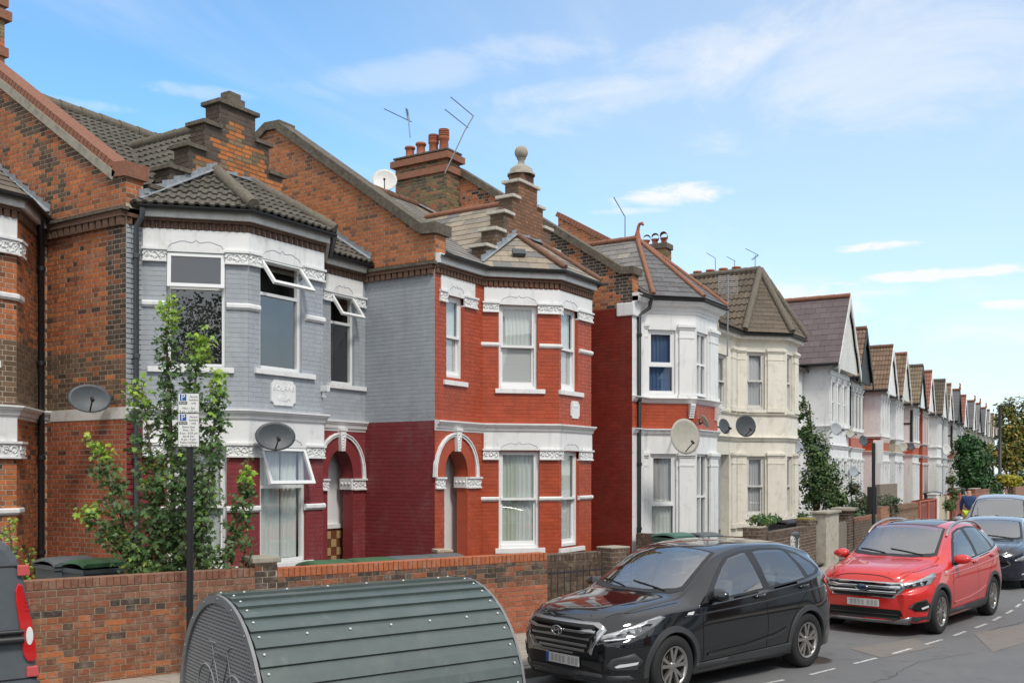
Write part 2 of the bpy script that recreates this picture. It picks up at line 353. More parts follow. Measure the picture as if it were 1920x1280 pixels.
def glassmat(name, tint, f0=1.52, base=0.0, rough=0.01):
    m = bpy.data.materials.new(name); m.use_nodes = True; nt = m.node_tree; N = nt.nodes; L = nt.links; N.clear()
    out = N.new('ShaderNodeOutputMaterial'); lw = N.new('ShaderNodeLayerWeight'); lw.inputs[0].default_value = .5
    pw = N.new('ShaderNodeMath'); pw.operation = 'POWER'; L.new(lw.outputs['Facing'], pw.inputs[0]); pw.inputs[1].default_value = 4.0
    fr = N.new('ShaderNodeMath'); fr.operation = 'MULTIPLY_ADD'; L.new(pw.outputs[0], fr.inputs[0]); fr.inputs[1].default_value = 1 - f0; fr.inputs[2].default_value = f0
    tr = N.new('ShaderNodeBsdfTransparent'); tr.inputs[0].default_value = (*tint, 1)
    gl = N.new('ShaderNodeBsdfGlossy'); gl.inputs['Roughness'].default_value = rough
    mx = N.new('ShaderNodeMixShader'); L.new(fr.outputs[0], mx.inputs[0]); L.new(tr.outputs[0], mx.inputs[1]); L.new(gl.outputs[0], mx.inputs[2])
    L.new(mx.outputs[0], out.inputs[0]); MATS[name] = m
glassmat('glass', (0.93, 0.95, 0.94), 0.20); glassmat('car_glazing', (0.75, 0.80, 0.78), 0.24); glassmat('car_screen', (0.80, 0.84, 0.82), 0.42); glassmat('car_glazing_dark', (0.32, 0.34, 0.34), 0.16)
# ------------------------------------------------------------------ brick and tile collectors
def jitter(c, a, r=rnd):
    k = 1 + r.uniform(-a, a); return tuple(max(0.003, x * k) for x in c)
class Pieces:
    """bricks or tiles of one thing: the 300 that show largest become parts, the rest one joined part"""
    def __init__(s, parent, name, mass, matname, limit=300): s.p = parent; s.n = name; s.mass = mass; s.mat = matname; s.items = {}; s.limit = limit; s.extra = MB()
    def put(s, unit, M, col, N): s.items.setdefault(unit, []).append((M, col, N))
    def flush(s):
        W = WL[s.p.name]; Wi = W.inverted(); allv = []
        camp = Vector((0, 0, CH))
        for unit, L in s.items.items():
            for (M, col, N) in L:
                c = M @ Vector((0.5, 0, 0.5)); p = proj(c); vis = -20 < p[0] < 1940 and 0 < p[1] < 1290 and (camp - c).dot(N) > 0
                size = M.col[0].xyz.length * M.col[2].xyz.length
                dist = (camp - c); sc_ = size * max(0.05, dist.normalized().dot(N)) / dist.length_squared
                allv.append((-(sc_ if vis else 0), len(allv), unit, M, col))
        allv.sort(key=lambda t: (t[0], t[1]))
        lim = s.limit
        big = [a for a in allv[:lim] if a[0] < 0]; rest = [a for a in allv if not (a[0] < 0)] if len(big) < lim else allv[lim:]
        for (_, _, unit, M, col) in big:
            o = bpy.data.objects.new(s.n, unit_mesh(unit, s.mat)); COL.objects.link(o); o.parent = s.p; o.matrix_local = Wi @ M
            o.color = (*col, 1)
        V = []; F = []; C = []; nv = 0
        for (_, _, unit, M, col) in rest:
            uv, uf = UNITS[unit]; A = np.array(M); v = uv @ A[:3, :3].T + A[:3, 3]; V.append(v)
            F.extend([tuple(i + nv for i in f) for f in uf]); nv += len(uv); C.extend([col] * len(uf))
        if V or s.extra.f:
            V = [tuple(x) for x in np.concatenate(V)] if V else []
            for f, c in zip(s.extra.f, s.extra.c): F.append(tuple(i + nv for i in f)); C.append(c)
            V += s.extra.v
            me = bpy.data.meshes.new(s.mass); me.from_pydata(V, [], F); me.materials.append(MATS[s.mat])
            a = me.attributes.new('Col', 'FLOAT_COLOR', 'FACE'); a.data.foreach_set('color', [x for c in C for x in (c[0], c[1], c[2], 1.0)])
            o = link_obj(s.mass, me, s.p, 'stuff'); o.color = (0, 0, 0, 1)
# unit pieces: x along (0..1), y outward depth (metres: base at y=-0.02 ... face at y=0), z up (0..1)
_b = [(0,.02,0),(1,.02,0),(1,.02,1),(0,.02,1),(0.012,0,0.03),(0.988,0,0.03),(0.988,0,0.97),(0.012,0,0.97)]
def _fix(v): return np.array([(x, -y, z) for x, y, z in v], float)
UNITS = {'brick': (_fix(_b), [(4,5,6,7),(0,1,5,4),(1,2,6,5),(2,3,7,6),(3,0,4,7)])}
# slate: lower edge lifted
UNITS['slate'] = (np.array([(0.01,0.012,0),(0.99,0.012,0),(0.99,0.002,1),(0.01,0.002,1),(0.01,-0.006,0),(0.99,-0.006,0),(0.01,-0.012,1),(0.99,-0.012,1)], float), [(0,1,2,3),(4,5,1,0),(4,0,3,6),(5,7,2,1)])
_pr = [(0, 0.004), (0.06, 0.004), (0.13, 0.03), (0.27, 0.036), (0.36, 0.006), (0.54, 0.004), (0.62, 0.03), (0.76, 0.036), (0.86, 0.006), (1.0, 0.004)]
def _roll():
    v = []; f = []
    for x, h in _pr: v += [(x, h + 0.030, 0), (x, h, 1.06), (x, h - 0.004, 0)]
    for i in range(len(_pr) - 1):
        a = 3 * i; b = a + 3; f += [(a, b, b + 1, a + 1), (a + 2, b + 2, b, a)]
    return np.array(v, float), f
UNITS['roll'] = _roll()
_um = {}
def unit_mesh(unit, m):
    k = (unit, m)
    if k not in _um:
        v, f = UNITS[unit]; me = bpy.data.meshes.new(unit); me.from_pydata([tuple(x) for x in v], [], f); me.materials.append(MATS[m]); _um[k] = me
    return _um[k]
def subtract(iv, a, b):
    out = []
    for lo, hi in iv:
        if b <= lo or a >= hi: out.append((lo, hi)); continue
        if a > lo: out.append((lo, a))
        if b < hi: out.append((b, hi))
    return out
def lay_bricks(ps, fr, u0, u1, z0, z1, holes=(), clip=None, pal=None, proud=0.005, joint=0.0115, course=0.075, bond='flemish', r=rnd):
    P, u, n = fr; N = Vector((n[0], n[1], 0)); row = int(round(z0 / course)); U = Vector((u[0], u[1], 0))
    while row * course < z1 - 0.02:
        za = max(z0, row * course); zb = min(z1, (row + 1) * course - joint); zc = (za + zb) / 2
        if zb - za > 0.02:
            lo, hi = (u0, u1) if clip is None else clip(zc); lo = max(lo, u0); hi = min(hi, u1)
            iv = [(lo, hi)] if hi > lo else []
            for h in holes:
                if h[2] <= zc < h[3]:
                    a, b = (h[4](zc) if len(h) > 4 else (h[0], h[1]))
                    if b > a: iv = subtract(iv, a, b)
            pos = u0 - 0.4 + (0.165 if row % 2 else 0.0) + r.uniform(-0.006, 0.006); k = 0
            while pos < u1:
                w = (0.215 if (k % 2 == 0 or bond == 'stretcher') else 0.1025)
                for a, b in iv:
                    c0, c1 = max(a, pos), min(b, pos + w)
                    if c1 - c0 > 0.025:
                        d = proud + r.uniform(-0.0015, 0.0015) * (proud / 0.006)
                        o = fp(fr, c0, d, za)
                        M = Matrix.Identity(4); M.col[0][:3] = U * (c1 - c0); M.col[1][:3] = N; M.col[2][:3] = (0, 0, zb - za); M.col[3][:3] = o
                        ps.put('brick', M, pal((c0 + c1) / 2, zc, r), N)
                pos += w + joint; k += 1
        row += 1
def lay_tiles(ps, O, U, S, poly, unit, w, h, pal, r=rnd, stag=True):
    """O origin, U unit eave vector, S unit up-slope vector, poly convex in (u,s)"""
    O = Vector(O); U = Vector(U).normalized(); S = Vector(S).normalized(); N = U.cross(S).normalized()
    if N.z < 0: N = -N
    def inside(u, s):
        sg = 0
        for i in range(len(poly)):
            a = poly[i]; b = poly[(i + 1) % len(poly)]; cr = (b[0] - a[0]) * (s - a[1]) - (b[1] - a[1]) * (u - a[0])
            if abs(cr) < 1e-9: continue
            if sg == 0: sg = 1 if cr > 0 else -1
            elif (cr > 0) != (sg > 0): return False
        return True
    def span(u):
        ss = []
        for i in range(len(poly)):
            a = poly[i]; b = poly[(i + 1) % len(poly)]
            if (a[0] - u) * (b[0] - u) <= 0 and abs(a[0] - b[0]) > 1e-9: ss.append(a[1] + (b[1] - a[1]) * (u - a[0]) / (b[0] - a[0]))
        return (min(ss), max(ss)) if len(ss) > 1 else (0, 0)
    umin = min(p[0] for p in poly); umax = max(p[0] for p in poly); smin = min(p[1] for p in poly); smax = max(p[1] for p in poly)
    row = 0; s = smin
    while s < smax - 0.01:
        s1 = min(s + h, smax); pos = umin - (w * 0.5 if (row % 2 and stag) else 0.0)
        while pos < umax:
            col = pal(pos + w / 2, s, r)
            lift = r.uniform(0, 0.003)
            if inside(pos, s) and inside(pos + w, s) and inside(pos, s1) and inside(pos + w, s1):
                M = Matrix.Identity(4); M.col[0][:3] = U * w; M.col[1][:3] = N; M.col[2][:3] = S * (s1 - s); M.col[3][:3] = O + U * pos + S * s + N * lift
                ps.put(unit, M, col, N)
            else:
                cols = [(x, y) for x, y in _pr] if unit == 'roll' else [(i / 6, 0.0) for i in range(7)]
                for (xa, ha), (xb, hb) in zip(cols[:-1], cols[1:]):
                    ua, ub = pos + xa * w, pos + xb * w
                    ua, ub = max(ua, umin), min(ub, umax)
                    if ub - ua < 0.004: continue
                    a0, a1 = span(ua + 1e-5); b0, b1 = span(ub - 1e-5)
                    a0, a1 = max(a0, s), min(a1, s1); b0, b1 = max(b0, s), min(b1, s1)
                    if a1 <= a0 and b1 <= b0: continue
                    a1 = max(a1, a0); b1 = max(b1, b0)
                    def tt(q): return (0.030 if unit == 'roll' else 0.012) * (1 - (q - s) / h)
                    vs = [O + U * ua + S * a0 + N * (ha + tt(a0)), O + U * ub + S * b0 + N * (hb + tt(b0)), O + U * ub + S * b1 + N * (hb + tt(b1)), O + U * ua + S * a1 + N * (ha + tt(a1)),
                          O + U * ua + S * a0 + N * (ha - 0.01), O + U * ub + S * b0 + N * (hb - 0.01)]
                    ps.extra.add(vs, [(0, 1, 2, 3), (4, 5, 1, 0)], None, col)
            pos += w
        s += h; row += 1
def roof_face(root, ps, pts, unit, w, h, pal, deck='roof_deck', stag=True):
    """pts: 3-D convex polygon, first edge = eave"""
    A = Vector(pts[0]); B = Vector(pts[1]); U = (B - A).normalized(); N = None
    for p in pts[2:]:
        N = U.cross(Vector(p) - A)
        if N.length > 1e-5: break
    N.normalize()
    if N.z < 0: N = -N
    S = N.cross(U).normalized()
    if S.z < 0: S = -S
    poly = [((Vector(p) - A).dot(U), (Vector(p) - A).dot(S)) for p in pts]
    lay_tiles(ps, A, U, S, poly, unit, w, h, pal, stag=stag)
    m = MB(); m.prism([Vector(p) - N * 0.012 for p in pts], -N * 0.05); return m.build('roof_deck', deck, root)
def caps(root, A, B, r, m, seg=0.42, name='ridge_tile'):
    A = Vector(A); B = Vector(B); L = (B - A).length; n = max(1, int(round(L / seg))); d = (B - A) / n
    for i in range(n):
        t = MB(); p0 = A + d * i; p1 = A + d * (i + 1) * 1.0
        t.tube([p0, p0 + (p1 - p0) * 0.985], [r * 1.08, r * 0.97], 10, m); t.build(name, m, root)
def flashing(root, A, B, nrm, h=0.18, step=0.16):
    """stepped lead along the junction A-B on a wall with normal nrm"""
    A = Vector(A); B = Vector(B); d = B - A; L = math.hypot(d.x, d.y); n = max(2, int(round(abs(d.z) / 0.075 / 1.0)) if abs(d.z) > 0.3 else 2); nn = Vector(nrm) * 0.012
    n = max(2, int(round(abs(d.z) / 0.12))) if abs(d.z) > .3 else 2
    m = MB(); 
    for i in range(n):
        p = A + d * (i / n); q = A + d * ((i + 1) / n)
        top = max(p.z, q.z) + h * 0.55
        m.prism([p - Vector((0, 0, 0.05)) + nn, q - Vector((0, 0, 0.05)) + nn, Vector((q.x, q.y, top if q.z >= p.z else top - .07)) + nn, Vector((p.x, p.y, top if q.z < p.z else top - 0.07)) + nn], nn * 0.4)
    hz = Vector(nrm) * 0.09
    m.prism([A + Vector((0, 0, 0.045)) + nn, B + Vector((0, 0, 0.045)) + nn, B + hz + Vector((0, 0, 0.02)), A + hz + Vector((0, 0, 0.02))], (0, 0, -0.012))
    return m.build('lead_flashing', 'lead', root)
# ------------------------------------------------------------------ building components
def wall(mb, fr, u0, u1, z0, z1, holes=(), T=0.25, mat=None, inset=0.003):
    """solid wall with rectangular openings, faces at d=0 .. -T"""
    us = sorted({u0 + inset, u1 - inset, *[min(max(h[i], u0 + inset), u1 - inset) for h in holes for i in (0, 1)]})
    for a, b in zip(us[:-1], us[1:]):
        if b - a < 1e-4: continue
        c = (a + b) / 2; iv = [(z0, z1)]
        for h in holes:
            if h[0] < c < h[1]: iv = subtract(iv, h[2], h[3])
        for p, q in iv: fbox(mb, fr, a, b, -T, 0, p, q, mat)
def curtain_mesh(fr, u0, u1, d, z0, z1, amp=0.02, wl=0.09, seed=0, gap=None):
    r = random.Random(seed); m = MB(); n = max(6, int((u1 - u0) / 0.012)); vs = []; fs = []; ph = r.uniform(0, 6); a2 = r.uniform(0.5, 1.5)
    for i in range(n + 1):
        t = i / n; u = u0 + (u1 - u0) * t
        off = amp * (math.sin(u / wl * 6.28 + ph + 1.2 * math.sin(u * 9)) + 0.5 * math.sin(u / wl * 6.28 * 2.3 * a2)) 
        vs += [tuple(fp(fr, u, d + off * 0.7, z1)), tuple(fp(fr, u, d + off, z0))]
    for i in range(n):
        fs.append((2 * i, 2 * i + 2, 2 * i + 3, 2 * i + 1))
    m.add(vs, fs, None, smooth=True); return m
def window(root, fr, u0, u1, z0, z1, kind='sash', dep=0.10, cur=None, sill=None, fm='upvc', label=None, seed=0, ang=28, split=None, vent_h=None, bars=0):
    m = MB(); w = 0.055; d0, d1 = -dep - 0.07, -dep
    fbox(m, fr, u0, u0 + w, d0, d1, z0, z1); fbox(m, fr, u1 - w, u1, d0, d1, z0, z1)
    fbox(m, fr, u0 + w, u1 - w, d0, d1, z1 - w, z1); fbox(m, fr, u0 + w, u1 - w, d0, d1 + 0.02, z0, z0 + w * 1.1)
    o = m.build('window', fm, root)
    if label: o['label'] = label
    a, b, c, e = u0 + w, u1 - w, z0 + w * 1.1, z1 - w
    def pane(a_, b_, c_, e_, d_):
        g = MB(); g.add([fp(fr, a_, d_, c_), fp(fr, b_, d_, c_), fp(fr, b_, d_, e_), fp(fr, a_, d_, e_)], [(0, 1, 2, 3)]); g.build('glass_pane', 'glass', o, recalc=False)
    def sash(a_, b_, c_, e_, d_, s=0.045, bot=None, name='sash'):
        q = MB(); bt = bot or s
        fbox(q, fr, a_, a_ + s, d_ - 0.035, d_, c_, e_); fbox(q, fr, b_ - s, b_, d_ - 0.035, d_, c_, e_)
        fbox(q, fr, a_ + s, b_ - s, d_ - 0.035, d_, e_ - s, e_); fbox(q, fr, a_ + s, b_ - s, d_ - 0.035, d_, c_, c_ + bt)
        for k in range(bars):
            x = a_ + (b_ - a_) * (k + 1) / (bars + 1); fbox(q, fr, x - 0.012, x + 0.012, d_ - 0.03, d_ - 0.005, c_ + bt, e_ - s)
        q.build(name, fm, o); pane(a_ + s * 0.6, b_ - s * 0.6, c_ + bt * 0.6, e_ - s * 0.6, d_ - 0.018)
    zm = split if split else (z0 + z1) / 2
    if kind == 'sash':
        sash(a, b, zm - 0.02, e, d1 - 0.012); sash(a, b, c, zm + 0.02, d1 - 0.052, bot=0.08)
        q = MB(); fbox(q, fr, a, b, d1 - 0.02, d1 + 0.012, zm - 0.025, zm + 0.025); q.build('meeting_rail', fm, o)
    elif kind == 'two':
        q = MB(); fbox(q, fr, a, b, d0, d1, zm - 0.03, zm + 0.03); q.build('transom', fm, o)
        sash(a, b, zm + 0.03, e, d1 - 0.012); pane(a, b, c, zm - 0.03, d1 - 0.04)
    elif kind == 'grid':
        q = MB(); fbox(q, fr, a, b, d0, d1, zm - 0.025, zm + 0.025); um = (a + b) / 2; fbox(q, fr, um - 0.022, um + 0.022, d0, d1 + 0.002, c, e); q.build('transom', fm, o)
        pane(a, b, c, e, d1 - 0.04)
    elif kind == 'topopen':
        vh = vent_h or 0.42; zt = e - vh
        q = MB(); fbox(q, fr, a, b, d0, d1, zt - 0.05, zt); q.build('transom', fm, o)
        pane(a, b, c, zt - 0.05, d1 - 0.04)
        # vent hinged at the top edge, swung out
        q = MB(); g = MB(); A = R(ang); ua, ub = u0 + 0.01, u1 - 0.01; s = 0.055; th = 0.045; zp = z1 - 0.02
        P, uu, n = fr; N = Vector((n[0], n[1], 0)); dn = Vector((0, 0, -1)) * math.cos(A) + N * math.sin(A); nn = N * math.cos(A) + Vector((0, 0, 1)) * math.sin(A)
        def vb(x0, x1, h0, h1):
            vs = []
            for t in (-0.001, th):
                for (x, h) in ((x0, h0), (x1, h0), (x1, h1), (x0, h1)): vs.append(fp(fr, x, d1 + 0.005, zp) + dn * h + nn * t)
            q.add(vs, [(0,1,2,3),(4,5,6,7),(0,1,5,4),(1,2,6,5),(2,3,7,6),(3,0,4,7)])
        H = vh + 0.07
        vb(ua, ua + s, 0, H); vb(ub - s, ub, 0, H); vb(ua + s, ub - s, 0, s); vb(ua + s, ub - s, H - s, H)
        q.build('open_vent', fm, o)
        g.add([fp(fr, x, d1 + 0.005, zp) + dn * h + nn * 0.02 for x, h in ((ua + s * .8, s * .8), (ub - s * .8, s * .8), (ub - s * .8, H - s * .8), (ua + s * .8, H - s * .8))], [(0, 1, 2, 3)])
        g.build('glass_pane', 'glass', o, recalc=False)
    else:
        pane(a, b, c, e, d1 - 0.04)
    dd = d0 - 0.045
    if cur:
        for (nm, ca, cb, za, zb, mt) in cur:
            cu0, cu1 = a + (b - a) * ca, a + (b - a) * cb; cz0, cz1 = c + (e - c) * za, c + (e - c) * zb
            if nm == 'blind':
                q = MB(); n = int((cz1 - cz0) / 0.028)
                for i in range(n):
                    z = cz0 + (cz1 - cz0) * i / n; v, f = obox(fr, cu0, cu1, dd + 0.03, dd + 0.038, z, z + 0.026); q.add(v, f)
                q.build('blind', mt, o, kind='stuff')
            else: curtain_mesh(fr, cu0, cu1, dd, cz0, cz1, seed=seed + int(ca * 10)).build(nm, mt, o, recalc=False)
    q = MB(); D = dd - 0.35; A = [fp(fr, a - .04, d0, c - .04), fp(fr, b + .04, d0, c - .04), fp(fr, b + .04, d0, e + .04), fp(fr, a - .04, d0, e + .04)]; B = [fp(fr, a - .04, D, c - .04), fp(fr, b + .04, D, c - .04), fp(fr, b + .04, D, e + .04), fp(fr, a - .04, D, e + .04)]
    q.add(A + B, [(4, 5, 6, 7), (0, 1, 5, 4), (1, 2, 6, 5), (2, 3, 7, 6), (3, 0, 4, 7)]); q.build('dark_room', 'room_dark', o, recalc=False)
    if sill:
        q = MB(); v, f = obox(fr, sill[0], sill[1], -dep - 0.02, 0.055, sill[2], sill[3]); q.add(v, f); q.build('window_sill', sill[4] if len(sill) > 4 else 'white_paint', o, bevel=0.006)
    return o
def capital(root, fr, u0, u1, z0, z1, d=0.05, m='white_paint', seed=1):
    r = random.Random(seed); q = MB(); h = z1 - z0
    fbox(q, fr, u0 - 0.012, u1 + 0.012, -0.05, d + 0.025, z1 - 0.035, z1); fbox(q, fr, u0 - 0.004, u1 + 0.004, -0.05, d + 0.010, z0, z0 + 0.028)
    fbox(q, fr, u0, u1, -0.05, d - 0.012, z0 + 0.028, z1 - 0.035)
    n = max(2, int(round((u1 - u0) / 0.11))); w = (u1 - u0) / n; zc = z0 + h * 0.48
    for i in range(n):
        uc = u0 + w * (i + 0.5); sgn = 1 if i % 2 else -1
        pts = [fp(fr, uc + sgn * (w * .46 * math.cos(t) * (1 - t / 9)), d - 0.008, zc + h * .30 * math.sin(t) * (1 - t / 9)) for t in [k * 0.6 for k in range(11)]]
        q.tube(pts, [0.018 - 0.001 * k for k in range(11)], 5, None)
        for k in range(4):
            cu = uc + r.uniform(-.4, .4) * w; cz = zc + r.uniform(-.28, .28) * h; q.lathe([(0.001, 0.03), (0.017, 0.018), (0.022, 0)], fp(fr, cu, d - 0.018, cz), axis=(fr[2][0], fr[2][1], 0), n=6)
    return q.build('carved_capital', m, root)
def cornice(root, path, z, m='white_paint', h=0.19, out=0.12, name='cornice'):
    pr = [(-0.03, z - h), (0.015, z - h), (0.022, z - h * .78), (0.045, z - h * .72), (0.055, z - h * .5), (out * .62, z - h * .36), (out * .80, z - h * .30), (out * .86, z - h * .16), (out, z - h * .14), (out, z), (-0.03, z + 0.012)]
    return MB().sweep(path, pr).build(name, m, root)
def band(root, path, z0, z1, d=0.022, m='white_paint', name='lintel_band', d0=-0.03):
    return MB().sweep(path, [(d0, z0), (d, z0), (d, z1), (d0, z1)]).build(name, m, root)
def stub(root, path, z0=5.0, z1=5.10, m='white_paint', out=0.05):
    pr = [(-0.02, z0), (out * .5, z0), (out * .8, z0 + .02), (out, z0 + .035), (out, z1 - .02), (out * .7, z1), (-0.02, z1)]
    return MB().sweep(path, pr).build('string_moulding', m, root)
def gutter(root, path, z, m='black_plastic', fascia='white_dirty', r=0.055, off=0.19, fz=None):
    pr = [(off - 0.045 + r * math.cos(t) * (0.9) + .045, z + r * math.sin(t)) for t in [math.pi + math.pi * k / 8 for k in range(9)]]
    inn = [(off + (r - .008) * math.cos(t), z + (r - .008) * math.sin(t)) for t in [math.pi + math.pi * k / 8 for k in range(8, -1, -1)]]
    q = MB(); q.sweep(path, pr + inn); g = q.build('gutter', m, root)
    MB().sweep(path, [(-0.02, z - 0.15), (off - 0.07, z - 0.15), (off - 0.07, z + 0.03), (-0.02, z + 0.03)]).build('fascia', fascia, root)
    return g
def dentils(root, path, z0, z1, m='brick', col=(0.13, 0.075, 0.05), pitch=0.112, out=0.05, style='dog', skip=None, capz=0.055):
    """brick dentil course: two plain courses with angled bricks between; each dentil a part"""
    me = None
    q = MB(); q.sweep(path, [(-0.03, z1 - capz), (out + .012, z1 - capz), (out + .012, z1), (-0.03, z1)]); o = q.build('brick_course', 'dentil_brick', root)
    for a, b in zip(path[:-1], path[1:]):
        fr, L = frame(a, b); n = max(1, int(L / pitch)); p = L / n
        for i in range(n):
            uc = (i + .5) * p
            if me is None:
                t = MB(); w = p * .36
                if style == 'dog': vs = [(-w*1.15, 0, 0), (0, out, 0), (w*1.15, 0, 0), (-w*1.15, 0, 1), (0, out, 1), (w*1.15, 0, 1)]; t.add(vs, [(0, 2, 1), (3, 4, 5), (0, 1, 4, 3), (1, 2, 5, 4), (2, 0, 3, 5)])
                else: t.box((-w, -.02, 0), (w, out, 1))
                me = t.mesh('dentil', 'dentil_brick')
            d = bpy.data.objects.new('dentil', me); COL.objects.link(d); d.parent = root
            M = Matrix.Identity(4); M.col[0][:3] = (fr[1][0], fr[1][1], 0); M.col[1][:3] = (fr[2][0], fr[2][1], 0); M.col[2][:3] = (0, 0, z1 - capz - z0); M.col[3][:3] = fp(fr, uc, 0, z0)
            d.matrix_local = WL[root.name].inverted() @ M
mat('dentil_brick', (0.135, 0.075, 0.05), 0.9, (30, 0.35), (90, 0.6, 0.006), dirt=((0.05, 0.04, 0.03), 8, 0.5, 0.8, 0.6))
def ogee(root, fr, uc, w, z, m='pale_grey_paint'):
    pts = []
    for k in range(25):
        t = k / 24 * 2 - 1; a = abs(t); y = 0.075 * math.exp(-a * 9) + 0.05 * (0.5 - 0.5 * math.cos(min(1, a / .95) * 2 * math.pi)) - (0.05 if a > .93 else 0)
        pts.append(fp(fr, uc + t * w / 2, 0.022, z + y))
    MB().tube(pts, 0.0075, 5).build('lintel_ornament', m, root)
def downpipe(root, pts, r=0.036, m='black_plastic', brackets=True):
    q = MB(); q.tube(pts, r, 10, m)
    if brackets:
        a = Vector(pts[-2]); b = Vector(pts[-1]); n = int((a - b).length / 1.9) + 1
        for i in range(n):
            p = a.lerp(b, (i + .3) / n); q.lathe([(r * 1.3, -.035), (r * 1.35, 0), (r * 1.3, .035)], p, (0, 0, 1), 10, m)
    return q.build('downpipe', m, root)
def arch_door(root, fr, ua, ub, zs, zt, zg, hood_w, body, hood='white_paint', z_top=3.24, u_lo=0, u_hi=1.27, side=None, deep=0.45, inner='porch_white', tiles=False):
    """round/pointed arched porch: ua-ub opening, springing zs, crown zt"""
    uc = (ua + ub) / 2; hw = (ub - ua) / 2; n = 14
    def curve(k, e=0.0):
        t = math.pi * k / n; return uc - (hw + e) * math.cos(t), zs + (zt - zs + e * .95) * (math.sin(t) ** 0.86 if 0 < k < n else 0.0)
    # spandrel panel
    q = MB()
    for k in range(n):
        (x0, y0), (x1, y1) = curve(k), curve(k + 1)
        a = [fp(fr, x0, 0, y0), fp(fr, x1, 0, y1), fp(fr, x1, 0, z_top), fp(fr, x0, 0, z_top)]
        q.prism(a, -Vector((fr[2][0], fr[2][1], 0)) * 0.30)
    q.build('arch_spandrel', body, root)
    # voussoir ring
    q = MB(); e0, e1 = 0.0, hood_w
    for k in range(n):
        pts = [curve(k, e0), curve(k + 1, e0), curve(k + 1, e1), curve(k, e1)]
        q.prism([fp(fr, x, 0.012, y) for x, y in pts], -Vector((fr[2][0], fr[2][1], 0)) * 0.03)
    q.build('arch_ring', body, root)
    q = MB(); e0, e1 = hood_w, hood_w + 0.075
    for k in range(n):
        pts = [curve(k, e0), curve(k + 1, e0), curve(k + 1, e1), curve(k, e1)]
        q.prism([fp(fr, x, 0.045, y) for x, y in pts], -Vector((fr[2][0], fr[2][1], 0)) * 0.06)
        pts = [curve(k, e0 + .045), curve(k + 1, e0 + .045), curve(k + 1, e1 - .008), curve(k, e1 - .008)]
        q.prism([fp(fr, x, 0.065, y) for x, y in pts], -Vector((fr[2][0], fr[2][1], 0)) * 0.03)
    q.build('hood_mould', hood, root)
    q = MB(); v0 = fp(fr, 0, 0, 0); vs = []
    for d in (-.02, 0.085):
        for (x, z) in ((uc - .05, zt - .03), (uc + .05, zt - .03), (uc + .085, zt + hood_w + .10), (uc - .085, zt + hood_w + .10)): vs.append(fp(fr, x, d, z))
    q.add(vs, [(0,1,2,3),(4,5,6,7),(0,1,5,4),(1,2,6,5),(2,3,7,6),(3,0,4,7)])
    for k in range(6): q.lathe([(0.001, 0.028), (0.022, 0.014), (0.028, 0)], fp(fr, uc + rnd.uniform(-.03, .03), 0.078, zt + .03 + k * (hood_w + .05) / 6), axis=(fr[2][0], fr[2][1], 0), n=6)
    fbox(q, fr, uc - .10, uc + .10, -.02, .10, zt + hood_w + .09, zt + hood_w + .14)
    q.build('keystone', hood, root)
    capital(root, fr, u_lo + 0.01, ua, zs - 0.22, zs, 0.04, seed=5); 
    capital(root, fr, ub, u_hi - 0.003, zs - 0.22, zs, 0.04, seed=6)
    # capital return on the reveal of the far jamb
    q = MB(); fbox(q, fr, ub - 0.035, ub + 0.02, -0.30, -0.0, zs - 0.21, zs); 
    for k in range(3): q.lathe([(0.001, 0.03), (0.03, 0.01), (0.035, 0)], fp(fr, ub - 0.03, -.06 - .09 * k, zs - .10), axis=(-fr[1][0], -fr[1][1], 0), n=7)
    q.build('carved_capital', hood, root)
    # porch interior
    def fbx(name, m, *a):
        q = MB(); fbox(q, fr, *a); return q.build(name, m, root)
    fbx('porch_back', inner, ua - .1, ub + .5, -deep - .06, -deep, zg, z_top - .02)
    fbx('porch_side', inner, ua - .16, ua - .02, -deep, -0.31, zg, z_top - .02)
    fbx('porch_side', inner, ub + .32, ub + .44, -deep, -0.31, zg, z_top - .02)
    fbx('porch_ceiling', inner, ua - .02, ub + .32, -deep, -0.31, z_top - .08, z_top - .02)
    fbx('porch_floor', 'stone', ua - .02, ub + .32, -deep, .02, zg - .1, zg)
def stepped_gable(root, ps, xc, Y, T, steps, capm, colpal, side_mat, capo=0.06, capt=0.07, zb=6.5):
    """crow-stepped gable facing -Y; steps [(half width, top z)] widest last"""
    fr = ((xc, Y), (1, 0), (0, -1)); prev = None; q = MB(); tops = sorted(steps, key=lambda s: s[0])
    lo = zb
    for hw, zt in sorted(steps, key=lambda s: -s[0]):
        fbox(q, fr, -hw + .003, hw - .003, -T, 0, lo, zt); lo = zt
    q.build('gable_wall', 'mortar_dark', root)
    def half(z):
        b = 0
        for hw, zt in steps:
            if z < zt: b = max(b, 0); 
        c = [hw for hw, zt in steps if z < zt]
        return max(c) if c else 0
    # front bricks
    lay_bricks(ps, fr, -max(s[0] for s in steps), max(s[0] for s in steps), zb, max(s[1] for s in steps), clip=lambda z: (-half(z), half(z)), pal=colpal)
    st = sorted(steps, key=lambda s: -s[0]); lo = zb
    for i, (hw, zt) in enumerate(st):
        for sg in (-1, 1):
            P = (xc + sg * hw, Y + T) if sg < 0 else (xc + hw, Y); Q = (xc - hw, Y) if sg < 0 else (xc + hw, Y + T)
            f2, L = frame(P, Q); lay_bricks(ps, f2, 0, L, lo, zt, pal=lambda u, z, r: colpal(-9, z, r))
        nx = st[i + 1][0] if i + 1 < len(st) else 0
        for sg in ((-1, 1) if nx > 0 else (0,)):
            a, b = (-hw - capo, -nx + .02) if sg < 0 else ((nx - .02, hw + capo) if sg > 0 else (-hw - capo, hw + capo))
            c = MB(); fbox(c, fr, a, b, -T - capo, capo, zt + .002, zt + capt); c.build('coping_stone', capm, root, bevel=0.008)
        lo = zt
